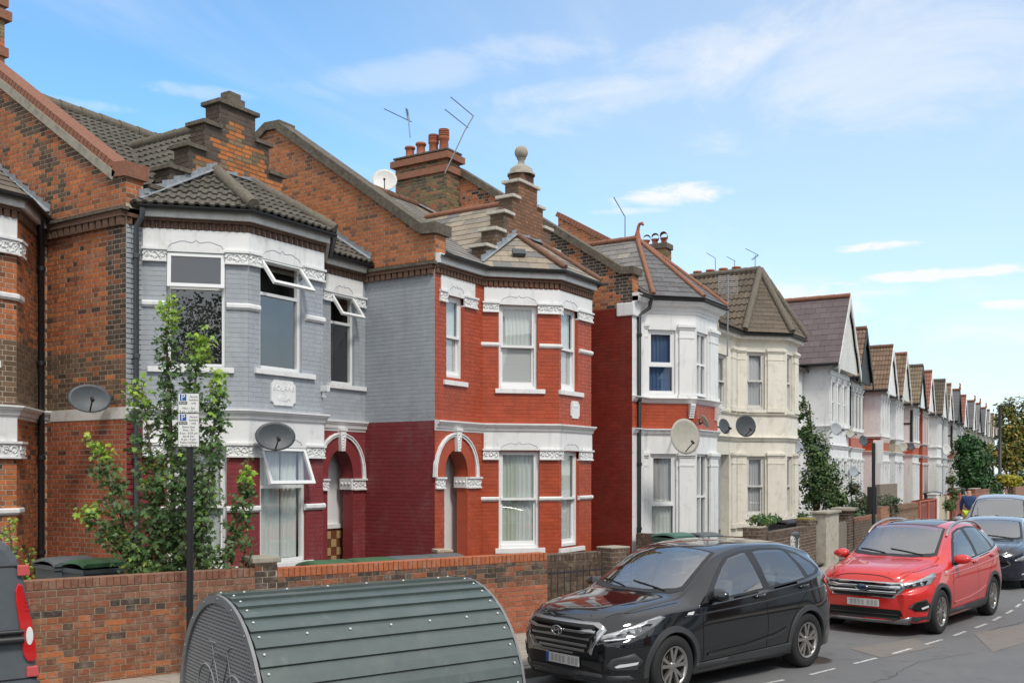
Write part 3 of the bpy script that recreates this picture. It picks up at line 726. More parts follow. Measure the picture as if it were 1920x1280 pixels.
def parapet(root, ps, X, pts, T, pal, cope, z_lo, brick_z0=None, copet=0.10, side=1, name='party_wall', holes=(), mortar='mortar'):
    """party wall in the plane X; pts [(Y, z)] from the front (low Y) to the ridge; visible face looks to -X"""
    q = MB(); yb = pts[-1][0]; yf = pts[0][0]
    out = [(X, y, z) for y, z in pts] + [(X, yb, z_lo), (X, yf, z_lo)]
    q.prism(out, (T, 0, 0)); q.build(name, mortar, root)
    fr, L = frame((X, yb), (X, yf))
    def ztop(u):
        y = yb - u
        for (y0, z0), (y1, z1) in zip(pts[:-1], pts[1:]):
            if y0 <= y <= y1: return z0 + (z1 - z0) * (y - y0) / (y1 - y0)
        return -1
    def clip(z):
        us = [k * L / 400 for k in range(401) if ztop(k * L / 400) > z + .03]
        return (min(us), max(us)) if us else (0, 0)
    lay_bricks(ps, fr, 0, L, brick_z0 if brick_z0 is not None else z_lo, max(z for y, z in pts), clip=clip, pal=pal, holes=holes)
    # front end bricks
    f2, L2 = frame((X, yf), (X + T, yf)); lay_bricks(ps, f2, 0, L2, max(z_lo, 6.5), pts[0][1], pal=pal)
    return fr
def coping_run(root, X, T, A, B, m, t=0.11, over=0.05, seg=None, name='coping'):
    """sloped coping from A=(Y,z) to B=(Y,z)"""
    y0, z0 = A; y1, z1 = B; L = math.hypot(y1 - y0, z1 - z0); n = max(1, int(round(L / seg))) if seg else 1
    for i in range(n):
        a = i / n; b = (i + 1) / n - (0.012 / L if seg else 0)
        ya, za, yb_, zb_ = y0 + (y1 - y0) * a, z0 + (z1 - z0) * a, y0 + (y1 - y0) * b, z0 + (z1 - z0) * b
        nx, nz_ = -(z1 - z0) / L, (y1 - y0) / L
        ya -= nx * .055 * (t > .12); za -= nz_ * .055 * (t > .12); yb_ -= nx * .055 * (t > .12); zb_ -= nz_ * .055 * (t > .12); q = MB(); q.prism([(X - over, ya, za), (X - over, yb_, zb_), (X - over, yb_ + nx * t, zb_ + nz_ * t), (X - over, ya + nx * t, za + nz_ * t)], (T + 2 * over, 0, 0), m)
        q.build(name, m, root)
def pot(root, x, y, z, h, r=0.12, louvre=False, m='terracotta'):
    p = [(r * 1.15, 0), (r * 1.15, .04), (r * .95, .06), (r * .88, h * .55), (r * .9, h * .8)]
    if louvre: p = [(r * 1.1, 0), (r, .05), (r * .9, h * .5), (r * 1.1, h * .55), (r * 1.12, h * .6)] + [q for k in range(4) for q in ((r * 1.12, h * (.62 + .09 * k)), (r * 1.12, h * (.67 + .09 * k)), (r * .9, h * (.675 + .09 * k)), (r * .9, h * (.70 + .09 * k)))] + [(r * 1.1, h * .98), (r * .8, h), (r * .7, h)]
    else: p += [(r * 1.12, h * .84), (r * 1.15, h * .9), (r * 1.1, h), (r * .85, h), (r * .8, h * .9)]
    return MB().lathe(p, (x, y, z), n=18).build('chimney_pot', m, root)
def house_root(name, x, y, label, group=None): return thing(name, (x, y, 0.15), label, 'house', group)
# palettes
def pal_orange(u, z, r):
    t = r.random()
    if t < .05: return jitter((0.085, 0.05, 0.035), .3, r)
    if t < .15: return jitter((0.24, 0.085, 0.04), .2, r)
    if t < .45: return jitter((0.50, 0.165, 0.055), .16, r)
    if t < .6: return jitter((0.36, 0.15, 0.08), .18, r)
    return jitter((0.43, 0.132, 0.048), .18, r)
def pal_sooty(u, z, r):
    t = r.random()
    if t < .75: return jitter((0.085, 0.06, 0.045), .35, r)
    if t < .9: return jitter((0.17, 0.09, 0.06), .2, r)
    return jitter((0.30, 0.10, 0.045), .2, r)
def pal_const(c, a=.04): return lambda u, z, r: jitter(c, a, r)
def pal_tilegrey(u, s, r): return jitter((0.105, 0.095, 0.078), .22, r)
def pal_slate_tan(u, s, r):
    t = r.random(); return jitter((0.30, 0.25, 0.19), .12, r) if t < .55 else (jitter((0.23, 0.205, 0.175), .12, r) if t < .88 else jitter((0.16, 0.16, 0.16), .1, r))
def pal_slate(u, s, r): return jitter((0.20, 0.19, 0.18), .16, r) if r.random() < .8 else jitter((0.28, 0.25, 0.21), .1, r)
def pal_slate_dark(u, s, r): return jitter((0.125, 0.125, 0.13), .14, r)
def pal_purple(u, s, r): return jitter((0.125, 0.095, 0.098), .12, r)
def pal_brown_tile(u, s, r): return jitter((0.125, 0.10, 0.075), .2, r)
def pal_redbrown(u, s, r): return jitter((0.20, 0.13, 0.088), .22, r)
def pal_red(u, s, r): return jitter((0.27, 0.115, 0.085), .15, r)
def pal_tan(u, s, r): return jitter((0.21, 0.165, 0.11), .2, r)

# ------------------------------------------------------------------ ground, road, pavement
def kerb_y(x):
    pts = [(-30, 24.0), (0, 10.9), (5, 8.55), (9, 6.85), (12.4, 5.5), (14.2, 4.98), (16.2, 4.5), (18.1, 4.18), (20.7, 3.98), (24, 3.98), (30, 4.12), (43, 4.62), (60, 5.3), (80, 6.1), (130, 8.1), (260, 13.3), (700, 31)]
    for (a, b), (c, d) in zip(pts[:-1], pts[1:]):
        if a <= x <= c: return b + (d - b) * (x - a) / (c - a)
    return pts[-1][1]
def wall_y(x):
    pts = [(-30, 26.5), (0, 12.95), (7.5, 9.88), (13.05, 7.6), (14.6, 7.05), (17, 6.75), (20.35, 6.66), (24.4, 6.7), (60, 7.75), (120, 10.2), (700, 34)]
    for (a, b), (c, d) in zip(pts[:-1], pts[1:]):
        if a <= x <= c: return b + (d - b) * (x - a) / (c - a)
    return pts[-1][1]
def sheet(name, xs, f0, f1, z, m):
    q = MB(); vs = []; fs = []
    for x in xs: vs += [(x, f0(x), z), (x, f1(x), z)]
    for i in range(len(xs) - 1): fs.append((2 * i, 2 * i + 2, 2 * i + 3, 2 * i + 1))
    q.add(vs, fs); return tag(q.build(name, m), kind='structure')
q = MB(); q.add([(-400, -400, -0.01), (1500, -400, -0.01), (1500, 1200, -0.01), (-400, 1200, -0.01)], [(0, 1, 2, 3)]); tag(q.build('ground', 'earth'), kind='structure')
XS = [-30, -15, 0, 2.5, 5, 7, 9, 10.7, 12.4, 13.3, 14.2, 15.2, 16.2, 17.1, 18.1, 19.4, 20.7, 22.3, 24, 27, 30, 36, 43, 50, 60, 80, 130, 260, 700]
sheet('road', XS, lambda x: kerb_y(x) - (9.2 if x > 10 else 10.5), lambda x: kerb_y(x) - 0.02, 0.0, 'asphalt')
sheet('pavement', XS, lambda x: kerb_y(x) + 0.12, lambda x: wall_y(x) + 0.1, 0.115, 'paving')
sheet('far_pavement', XS, lambda x: kerb_y(x) - (11.7 if x > 10 else 13), lambda x: kerb_y(x) - (9.2 if x > 10 else 10.5), 0.12, 'paving')
sheet('garden_ground', XS, lambda x: wall_y(x) + 0.05, lambda x: wall_y(x) + 25, 0.2, 'soil')
# kerb: stones
kerb = thing('kerb', (12, 5.5, 0), None, None); kerb['kind'] = 'structure'
x = 4.0
while x < 46:
    x1 = x + (0.9 if x < 26 else 1.8); a = (x, kerb_y(x)); b = (x1, kerb_y(x1)); fr, L = frame(a, b)
    q = MB(); fbox(q, fr, 0.004, L - 0.004, -0.14, 0.0, -0.05, 0.12 + rnd.uniform(-.003, .003)); q.build('kerb_stone', 'kerb_stone', kerb, bevel=0.012); x = x1
# paving slabs near the hangar and black car
slabs = thing('pavement_slabs', (12, 7.0, 0), None, None); slabs['kind'] = 'structure'
x = 5.0
me_sl = None
while x < 24:
    x1 = x + 0.62
    for k in range(4):
        xa, xb = x + 0.006, x1 - 0.006
        def yy(X, t): return kerb_y(X) + 0.15 + (wall_y(X) - kerb_y(X) - 0.2) * t
        off = 0.0; t0, t1 = k / 4 + .004, (k + 1) / 4 - .004; z = 0.122 + rnd.uniform(0, .004)
        q = MB(); q.prism([(xa, yy(xa, t0), z - .03), (xb, yy(xb, t0), z - .03), (xb, yy(xb, t1), z - .03), (xa, yy(xa, t1), z - .03)], (0, 0, .03)); q.build('paving_slab', 'paving', slabs)
    x = x1
# bay dashes on the asphalt
marks = thing('road_markings', (15, 2.6, 0), None, None); marks['kind'] = 'structure'
DP = [(6.6, 5.95), (8.6, 5.0), (10.4, 4.2), (12.38, 3.45), (14.18, 2.95), (16.22, 2.47), (18.14, 2.15), (20.0, 1.98), (21.7, 1.93), (25, 1.95), (30, 2.1), (40, 2.5)]
def dash_y(x):
    for (a, b), (c, d) in zip(DP[:-1], DP[1:]):
        if a <= x <= c: return b + (d - b) * (x - a) / (c - a)
    return DP[-1][1]
x = 7.2
while x < 36:
    x1 = x + 0.57; a = (x, dash_y(x)); b = (x1, dash_y(x1)); fr, L = frame(a, b); q = MB(); q.add([fp(fr, 0, -.026, .005), fp(fr, L, -.026, .005), fp(fr, L, .026, .005), fp(fr, 0, .026, .005)], [(0, 1, 2, 3)]); q.build('dash', 'road_paint', marks, recalc=False); x += 1.03
for (pts_, w_) in (([(11.2, 3.1), (12.6, 2.6), (14.0, 2.5), (15.2, 1.9)], .010), ([(17.2, 2.1), (19.5, 1.4), (22, 1.3), (26, 1.2)], .018), ([(12.8, 4.6), (13.6, 3.4), (14.1, 2.2)], .015), ([(9.5, 3.6), (10.6, 3.2), (11.9, 3.15)], .012)):
    q = MB(); vs = []; r9 = random.Random(len(pts_)); P9 = []
    for a, b in zip(pts_[:-1], pts_[1:]):
        for k in range(12): P9.append((a[0] + (b[0] - a[0]) * k / 12 + r9.uniform(-.03, .03), a[1] + (b[1] - a[1]) * k / 12 + r9.uniform(-.03, .03)))
    for x, y in P9: w9 = w_ * r9.uniform(.4, 1.1); vs += [(x, y - w9 / 2, .0035), (x, y + w9 / 2, .0035)]
    q.add(vs, [(2 * i, 2 * i + 2, 2 * i + 3, 2 * i + 1) for i in range(len(P9) - 1)]); tag(q.build('road_crack', 'tar', recalc=False), kind='structure')
q = MB(); q.lathe([(.001, .0045), (.26, .0045), (.262, .008), (.30, .008), (.302, .003)], (13.35, 3.75, 0), n=28); mh = tag(q.build('manhole_cover', 'iron_cover'), kind='structure')
q = MB(); q.add([(15.3, 1.75, .004), (17.2, 1.2, .004), (18.4, 1.6, .004), (16.9, 2.2, .004)], [(0, 1, 2, 3)]); tag(q.build('road_patch', 'asphalt_patch'), kind='structure')
q = MB(); q.add([(14.0, 2.95, .004), (15.3, 2.5, .004), (15.9, 2.9, .004), (14.5, 3.5, .004)], [(0, 1, 2, 3)]); tag(q.build('road_patch', 'asphalt_patch'), kind='structure')
# ================================================================== HOUSE 1 (far left, bare brick)
SOOT = 0.07
def pal_h1(u, z, r): return pal_orange(u, z, r) if (3.3 > z or z > 4.4) and r.random() < .93 else jitter((0.16, 0.10, 0.06), .3, r)
h1 = house_root('terraced_house', 7.0, 14.9, 'bare brick terraced house cut off by the left edge, behind the grey van')
ps = Pieces(h1, 'brick', 'brickwork', 'brick', 260)
path1 = [(5.2, 13.9), (8.43, 13.9), (9.28, 14.75), (9.455, 14.75)]
m = MB()
fr, L = frame((5.2, 13.9), (8.43, 13.9)); hu = [(1.6, 2.85, 4.1, 5.88), (1.6, 2.85, 1.05, 2.92)]
wall(m, fr, 0, L, 0.1, 6.4, hu, mat='mortar'); lay_bricks(ps, fr, 2.4, L, 0.3, 6.2, holes=hu, pal=pal_h1)
for (a, b, c, d) in hu: window(h1, fr, a, b, c, d, 'sash', cur=[('curtain', 0, 1, 0, 1, 'curtain_net')], sill=(a - .1, b + .12, c - .1, c))
capital(h1, fr, 2.85, 3.23, 5.66, 5.9, .06, seed=11); capital(h1, fr, 2.85, 3.23, 2.7, 2.95, .06, seed=12)
fr2, L2 = frame((8.43, 13.9), (9.28, 14.75)); wall(m, fr2, 0, L2, 0.1, 6.4, mat='mortar'); lay_bricks(ps, fr2, 0, L2, 0.3, 6.2, pal=pal_h1)
capital(h1, fr2, 0, .30, 5.66, 5.9, .06, seed=13); capital(h1, fr2, 0, .30, 2.7, 2.95, .06, seed=14)
stub(h1, [(8.05, 13.9), (8.43, 13.9), (8.62, 14.09)], 5.0, 5.1); stub(h1, [(8.05, 13.9), (8.43, 13.9), (8.62, 14.09)], 1.88, 1.98)
fr3, L3 = frame((9.28, 14.75), (9.455, 14.75)); wall(m, fr3, 0, L3, .1, 6.4, mat='mortar'); lay_bricks(ps, fr3, 0, L3, .3, 6.2, pal=pal_h1)
m.build('wall', 'mortar', h1)
band(h1, path1[:2], 5.9, 6.2); band(h1, path1[:2], 2.895, 3.28)
cornice(h1, path1, 3.47); dentils(h1, path1, 6.2, 6.36, style='block'); 
gutter(h1, path1, 6.5, fascia='white_dirty')
mat('wall_band_white', (0.70, 0.68, 0.64), 0.7, (3, 0.06), dirt=(WD, 6, 0.5, 0.8, 0.6))
downpipe(h1, [(9.2, 14.5, 6.44), (9.2, 14.52, 6.3), (9.30, 14.66, 6.15), (9.30, 14.66, 0.2)], 0.05)
rp = Pieces(h1, 'roof_tile', 'roof_tiles', 'slate', 30)
roof_face(h1, rp, [(5.0, 13.7, 6.52), (8.5, 13.7, 6.52), (8.45, 14.6, 7.15), (5.0, 14.6, 7.15)], 'slate', .28, .2, pal_brown_tile)
roof_face(h1, rp, [(8.5, 13.7, 6.52), (9.45, 14.62, 6.52), (8.45, 14.6, 7.15)], 'slate', .28, .2, pal_brown_tile)
roof_face(h1, rp, [(5.0, 14.58, 6.55), (9.42, 14.58, 6.55), (9.42, 18.9, 9.3), (5.0, 18.9, 9.3)], 'slate', .28, .2, pal_brown_tile)
flashing(h1, (9.44, 14.62, 6.60), (9.44, 18.8, 9.25), (-1, 0, 0))
ps.flush(); rp.flush()

# ================================================================== HOUSE 2 (grey over maroon)
def pal_h2s(u, z, r):      # u from back to front of the side wall
    if z < 3.35: return jitter((0.38, 0.105, 0.045), .18, r) if r.random() > .06 else jitter((0.15, .06, .035), .3, r)
    if z < 4.35: return jitter((0.16, 0.095, 0.055), .35, r) if r.random() < .8 else pal_orange(u, z, r)
    if z < 6.2 and u > 3.75: return pal_sooty(u, z, r)
    if z > 6.6 and (math.sin(u * 2.1 + z * 1.3) > .8 or (z > 6.75 + (4.15 - u) * .665 * .85 - .1)): return jitter((.12, .075, .045), .35, r) if r.random() < .6 else pal_orange(u, z, r)
    return pal_orange(u, z, r)
h2 = house_root('terraced_house', 12, 13.5, 'house painted grey above and maroon below, with a dark brick stepped gable')
ps = Pieces(h2, 'brick', 'brickwork', 'brick', 300); pp = Pieces(h2, 'painted_brick', 'painted_brickwork', 'brick_matt', 160)
PG = pal_const(GREY); PM = pal_const(MAROON, .06)
X2, Y2 = 9.46, 12.78
pts = [(Y2, 6.93), (Y2 + .30, 6.98), (16.95, 9.62)]
fr = parapet(h2, ps, X2, pts, 0.30, pal_h2s, None, .1, 0.3, holes=[(0, 9, 3.3, 3.475)])
coping_run(h2, X2, .30, (Y2 + .22, 6.92), (17.0, 9.62), 'stone', .13, .06, None, 'coping')
coping_run(h2, X2, .30, (Y2 + .22, 7.0), (17.0, 9.70), 'ridge_red', .119, .045, .105, 'coping_brick')
coping_run(h2, X2, .30, (Y2 - .06, 6.95), (Y2 + .26, 6.98), 'ridge_red', .22, .06, None, 'kneeler')
q = MB(); fbox(q, fr, 2.3, 4.17, -.02, 0.012, 3.3, 3.475); q.build('wall_band', 'wall_band_white', h2)
frs, Ls = frame((X2, 14.7), (X2, Y2)); dentils(h2, [(X2, 14.7), (X2, Y2 - .001)], 6.18, 6.40, style='block', out=.075, pitch=.16, capz=.09)
q = MB(); fbox(q, frs, 0, Ls + .05, -.02, .11, 6.40, 6.45); q.build('string_course', 'coping_dark', h2)
bay2 = [(X2 + .001, Y2), (9.72, Y2), (10.83, 11.67), (12.49, 11.67), (13.6, Y2), (14.868, Y2)]
bk = MB(); bm_ = MB()
def facade(bay, segs, mup, mlo, palu, pall, pp_, zsplit=3.46, zlow=0.1, proud=.0035, ztop=6.2):
    for i, holes in segs.items():
        fr, L = frame(bay[i], bay[i + 1])
        hu = [h for h in holes if h[2] > 3.4]; hl = [h for h in holes if h[2] < 3.4]
        wall(bk, fr, 0, L, zsplit, 6.45, hu, mat=mup); wall(bk, fr, 0, L, zlow, zsplit, hl, mat=mlo)
        lay_bricks(pp_, fr, 0, L, zsplit, ztop, holes=hu, pal=palu, proud=proud, joint=.008); lay_bricks(pp_, fr, 0, L, 0.3, 3.27, holes=hl, pal=pall, proud=proud, joint=.008)
def arch_hole(ua, ub, zs, zt, e=.35):
    uc = (ua + ub) / 2; hw = (ub - ua) / 2
    def f(z):
        if z < zs: return (ua, ub)
        t = (z - zs) / (zt - zs + e)
        if t >= 1: return (0, 0)
        w = (hw + e) * math.sqrt(max(0, 1 - t ** 2)); return (uc - w, uc + w)
    return f
AH2 = (0.20, 0.90, 2.38, 2.93)
segs2 = {0: [], 1: [(.37, 1.23, 4.1, 5.86), (.37, 1.25, 1.05, 2.9)], 2: [(.24, 1.16, 4.12, 5.86), (.24, 1.25, 1.05, 2.9)], 3: [(.35, 1.2, 4.1, 5.86), (.35, 1.2, 1.05, 2.9)],
         4: [(.29, .95, 4.15, 5.86), (.20, .90, 0.1, 3.24)]}
bk = MB()
facade(bay2, {k: v for k, v in segs2.items() if k != 4}, 'paint_grey', 'paint_maroon', PG, PM, pp)
fr4, L4 = frame(bay2[4], bay2[5])
wall(bk, fr4, 0, L4, 3.46, 6.45, [segs2[4][0]], mat='paint_grey'); wall(bk, fr4, 0, L4, .1, 3.46, [segs2[4][1]], mat='paint_maroon')
lay_bricks(pp, fr4, 0, L4, 3.46, 6.2, holes=[segs2[4][0]], pal=PG, proud=.0028, joint=.007)
lay_bricks(pp, fr4, 0, L4, .3, 3.27, holes=[(0, 0, 0, 3.3, arch_hole(*AH2))], pal=PM, proud=.0028, joint=.007)
bk.build('wall', None, h2)
C1 = [('curtain', 0, 1, 0, 1, 'curtain_white')]; C2 = [('curtain', 0, .55, 0, 1, 'curtain_white'), ('curtain', .6, 1, 0, 1, 'curtain_white')]
def F(i, bay=None): return frame((bay or bay2)[i], (bay or bay2)[i + 1])[0]
window(h2, F(1), .37, 1.23, 4.1, 5.86, 'topopen', dep=.05, ang=7, vent_h=.46, sill=(.10, 1.36, 4.02, 4.1), label='bay window with a wide top vent just ajar')
window(h2, F(2), .24, 1.16, 4.12, 5.86, 'topopen', dep=.05, ang=38, vent_h=.46, sill=(.12, 1.44, 4.04, 4.12), label='bay window with its top vent swung wide open')
window(h2, F(4), .29, .95, 4.15, 5.86, 'topopen', dep=.06, ang=36, vent_h=.46, sill=(.2, 1.25, 4.07, 4.15), label='narrow window with open top vent over the arch')
window(h2, F(1), .37, 1.25, 1.05, 2.9, 'sash', cur=C1, sill=(.2, 1.5, .97, 1.05), seed=3)
window(h2, F(2), .24, 1.25, 1.05, 2.9, 'topopen', dep=.04, ang=22, vent_h=.55, cur=C2, sill=(.1, 1.4, .95, 1.05), label='ground floor bay window with top vent open and white curtains', seed=4)
window(h2, F(3), .35, 1.2, 4.1, 5.86, 'two'); window(h2, F(3), .35, 1.2, 1.05, 2.9, 'two', cur=C1)
def lintels(root, bay, segs, z0=5.9, z1=6.19, m='white_paint'):
    for s in segs: band(root, s, z0, z1, .022, m)
P2 = bay2
def on(i, u, bay): 
    f = F(i, bay); return tuple(fp(f, u, 0, 0)[:2])
band(h2, [on(1, .03, P2), P2[2], P2[3], on(3, 1.5, P2)], 5.855, 6.19); band(h2, [on(4, .14, P2), on(4, 1.17, P2)], 5.855, 6.18)
band(h2, [on(1, .03, P2), P2[2], P2[3], on(3, 1.5, P2)], 2.895, 3.28)
for i, uc in ((1, .8), (2, .70)): ogee(h2, F(i), uc, .80, 5.97); ogee(h2, F(i), uc + .04, .8, 2.99)
ogee(h2, F(4), .62, .5, 5.96)
for i, a, b in ((1, .03, .37), (1, 1.23, 1.57), (2, 0, .24), (2, 1.16, 1.66)): capital(h2, F(i), a, b, 5.69, 5.9, .055, seed=20 + i)
for i, a, b in ((1, .03, .37), (1, 1.25, 1.57), (2, 0, .24), (2, 1.25, 1.66)): capital(h2, F(i), a, b, 2.73, 2.95, .055, seed=30 + i)
capital(h2, F(4), .05, .29, 5.68, 5.88, .05, seed=41); capital(h2, F(4), .95, 1.24, 5.68, 5.88, .05, seed=42)
for zz in (5.0, 1.88): 
    stub(h2, [on(1, .02, P2), on(1, .37, P2)], zz, zz + .1); stub(h2, [on(1, 1.25, P2), P2[2], on(2, .22, P2)], zz, zz + .1); stub(h2, [on(2, 1.22, P2), P2[3], on(3, .2, P2)], zz, zz + .1)
cornice(h2, P2[:5], 3.47); cornice(h2, [on(4, .02, P2), on(4, 1.26, P2)], 3.475, h=.20, out=.10)
dentils(h2, P2, 6.2, 6.36); gutter(h2, P2[1:5], 6.5); gutter(h2, [P2[4], P2[5]], 6.5)
downpipe(h2, [(9.60, 12.58, 6.44), (9.60, 12.60, 6.30), (9.58, 12.70, 6.18), (9.58, 12.70, 0.2)], .04, 'gutter_grey')
arch_door(h2, F(4), *AH2[:2], AH2[2], AH2[3], .25, .26, 'paint_maroon', u_hi=1.26, u_lo=0.04)
# glazed tile dado in the porch: chequered brown and cream tiles
f4 = F(4); q = MB(); fbox(q, f4, .1, 1.2, -.449, -.41, 0.26, 1.42); pd = q.build('dado_panel', 'brown_tile', h2)
for i in range(7):
    for j in range(6):
        if (i + j) % 2 == 0:
            t = MB(); fbox(t, f4, .12 + i * .155, .12 + i * .155 + .145, -.41, -.40, 0.42 + j * .16, .42 + j * .16 + .15); t.build('glazed_tile', 'tan_tile', pd, bevel=.02)
q = MB(); fbox(q, f4, .1, 1.2, -.449, -.38, 1.42, 1.50); q.build('dado_rail', 'white_paint', h2)
# name plaque
def plaque(root, fr, u0, u1, z0, z1, lines, m='white_paint'):
    q = MB(); uc, zc = (u0 + u1) / 2, (z0 + z1) / 2; a, b = (u1 - u0) / 2, (z1 - z0) / 2; c = min(a, b) * .30; pts = []
    for sx, sz in ((1, 1), (-1, 1), (-1, -1), (1, -1)):
        cx, cz = sx * a, sz * b; arc = [(cx - sx * c * math.cos(t), cz - sz * c * math.sin(t)) for t in [k * math.pi / 8 for k in range(5)]]
        arc = arc if (sx * sz < 0) else arc[::-1]
        pts += [(uc + x, zc + z) for x, z in arc]
    q.prism([fp(fr, x, 0.0, z) for x, z in pts], Vector((fr[2][0], fr[2][1], 0)) * .03)
    o = q.build('name_plaque', m, root)
    for i, (t, s) in enumerate(lines): text(o, t, fp(fr, uc, .031, zc + .07 - .16 * i), fr, s, m, 'raised_lettering', ext=.006)
def text(parent, body, pos, fr, size, m, name='lettering', ext=0.0015, align='CENTER', xscale=1.0):
    cu = bpy.data.curves.new(name, 'FONT'); cu.body = body; cu.size = size; cu.extrude = ext; cu.align_x = align; cu.align_y = 'CENTER'; cu.resolution_u = 2
    o = bpy.data.objects.new(name, cu); COL.objects.link(o); dg = bpy.context.evaluated_depsgraph_get(); dg.update()
    me = bpy.data.meshes.new_from_object(o.evaluated_get(dg)); bpy.data.objects.remove(o)
    M = Matrix.Identity(4); M.col[0][:3] = (fr[1][0] * xscale, fr[1][1] * xscale, 0); M.col[1][:3] = (0, 0, 1); M.col[2][:3] = (fr[2][0], fr[2][1], 0); M.col[3][:3] = pos
    me.transform(M); me.materials.clear(); me.materials.append(MATS[m]); return link_obj(name, me, parent)
plaque(h2, F(2), .46, .99, 3.57, 3.97, [('BOURNE', .12), ('VILLA', .12)])
q = MB(); fbox(q, F(2), 1.60, 1.68, 0, .14, 3.86, 3.96); fbox(q, F(2), 1.62, 1.66, .02, .08, 3.76, 3.86, None); q.build('security_light', 'white_paint', h2)
# stepped gable
def pal_gable(u, z, r):
    a = abs(u)
    core = (a < .42 + .1 * math.sin(z * 9) and z < 7.95) or (-.15 < u < .12 and z < 8.35) or (.1 < u < .55 and z < 8.0) or (-.95 < u < 1.0 and z < 7.55)
    if u == -9: core = False
    if core: return jitter((0.46, 0.155, 0.04), .18, r) if r.random() < .75 else jitter((0.22, .15, .08), .3, r)
    return jitter((0.095, 0.07, 0.055), .3, r)
stepped_gable(h2, ps, 11.63, Y2, .34, [(.385, 8.55), (.70, 8.12), (1.02, 7.66), (1.38, 7.22), (1.72, 6.82)], 'coping_dark', pal_gable, None)
q = MB(); q.box((11.45, Y2 + .02, 8.62), (11.81, Y2 + .32, 8.76)); q.build('gable_pinnacle', 'coping_dark', h2, bevel=.01)
q = MB(); q.box((11.50, Y2 + .06, 8.76), (11.76, Y2 + .28, 8.86)); q.build('gable_pinnacle', 'coping_dark', h2, bevel=.02)
# roofs
rp = Pieces(h2, 'roof_tile', 'roof_tiles', 'tile_grey', 300)
yr, zr = 16.9, 9.22
roof_face(h2, rp, [(9.76, 12.56, 6.52), (14.86, 12.56, 6.52), (14.86, yr, zr), (9.76, yr, zr)], 'roll', .30, .29, pal_tilegrey)
T1, T2 = (11.17, Y2 - .01, 7.38), (11.95, Y2 - .01, 7.38); E0, E1, E2, E3 = (9.52, Y2 - .01, 6.52), (10.747, 11.46, 6.52), (12.573, 11.46, 6.52), (13.88, Y2 - .01, 6.52)
roof_face(h2, rp, [E0, E1, T1], 'roll', .30, .24, pal_tilegrey); roof_face(h2, rp, [E1, E2, T2, T1], 'roll', .30, .24, pal_tilegrey); roof_face(h2, rp, [E2, E3, T2], 'roll', .30, .24, pal_tilegrey)
caps(h2, Vector(T1) + Vector((0, 0, .03)), Vector(E1) + Vector((0, 0, .06)), .10, 'ridge_grey'); caps(h2, Vector(T2) + Vector((0, 0, .03)), Vector(E2) + Vector((0, 0, .06)), .10, 'ridge_grey')
flashing(h2, (E0[0] + .15, Y2, 6.60), (T1[0], Y2, 7.44), (0, -1, 0), h=.2); flashing(h2, (T1[0] + .1, Y2, 7.40), (T2[0], Y2, 7.40), (0, -1, 0), h=.2); flashing(h2, (T2[0], Y2, 7.42), (E3[0] - .1, Y2, 6.58), (0, -1, 0), h=.2)
rx, rz = 11.63, 8.36; yv = 12.56 + (rz - 6.52) / ((zr - 6.52) / (yr - 12.56)); zl = 6.75; hw = 1.72
roof_face(h2, rp, [(rx - hw, Y2 + .35, zl), (rx, yv, rz), (rx, Y2 + .35, rz)][::1] if False else [(rx, Y2 + .35, rz), (rx, yv, rz), (rx - hw, Y2 + .35, zl)], 'roll', .30, .29, pal_tilegrey)
roof_face(h2, rp, [(rx, Y2 + .35, rz), (rx, yv, rz), (rx + hw, Y2 + .35, zl)], 'roll', .30, .29, pal_tilegrey)
caps(h2, (rx, Y2 + .3, rz + .04), (rx, yv, rz + .04), .11, 'ridge_grey'); caps(h2, (9.8, yr, zr + .03), (14.84, yr, zr + .03), .12, 'ridge_grey')
flashing(h2, (14.85, 12.6, 6.6), (14.85, 16.5, 9.05), (-1, 0, 0))
q = MB(); q.box((9.5, yr, .2), (14.8, yr + 4.5, 6.0)); q.build('rear_block', 'mortar', h2)
# chimney at the top left (lies on the party wall)
def chimney(root, x0, x1, y0, y1, z0, z1, pots, pal, bands=((0.12, .04), (0.30, .05)), capm='coping_dark', pieces=120, label=None):
    st = thing_part('chimney', root); cp = Pieces(root, 'brick', 'chimney_brickwork', 'brick', 0)
    q = MB(); q.box((x0 + .004, y0 + .004, z0), (x1 - .004, y1 - .004, z1 - .02)); q.build('chimney_stack', 'mortar', root)
    for P, Q in (((x0, y1), (x0, y0)), ((x0, y0), (x1, y0)), ((x1, y0), (x1, y1))):
        fr, L = frame(P, Q); lay_bricks(cp, fr, 0, L, z0, z1 - .02, pal=pal)
    for (dz, o) in bands:
        q = MB(); q.box((x0 - o, y0 - o, z1 - dz - .16), (x1 + o, y1 + o, z1 - dz)); q.build('projecting_course', 'ridge_red', root)
    q = MB(); q.box((x0 - .05, y0 - .05, z1 - .05), (x1 + .05, y1 + .05, z1)); q.build('chimney_cap', capm, root, bevel=.015)
    for (x, y, h, lv) in pots: pot(root, x, y, z1, h, louvre=lv)
    cp.flush()
def thing_part(n, r): return None
chimney(h2, 9.48, 10.03, 16.9, 18.4, 8.9, 10.95, [(9.75, 17.2, .35, False), (9.75, 17.8, .35, False)], lambda u, z, r: pal_orange(u, z, r) if z < 10.1 else jitter((.26, .20, .10), .3, r), bands=((.12, .05), (.36, .09), (1.0, .05)))
ps.flush(); pp.flush(); rp.flush()

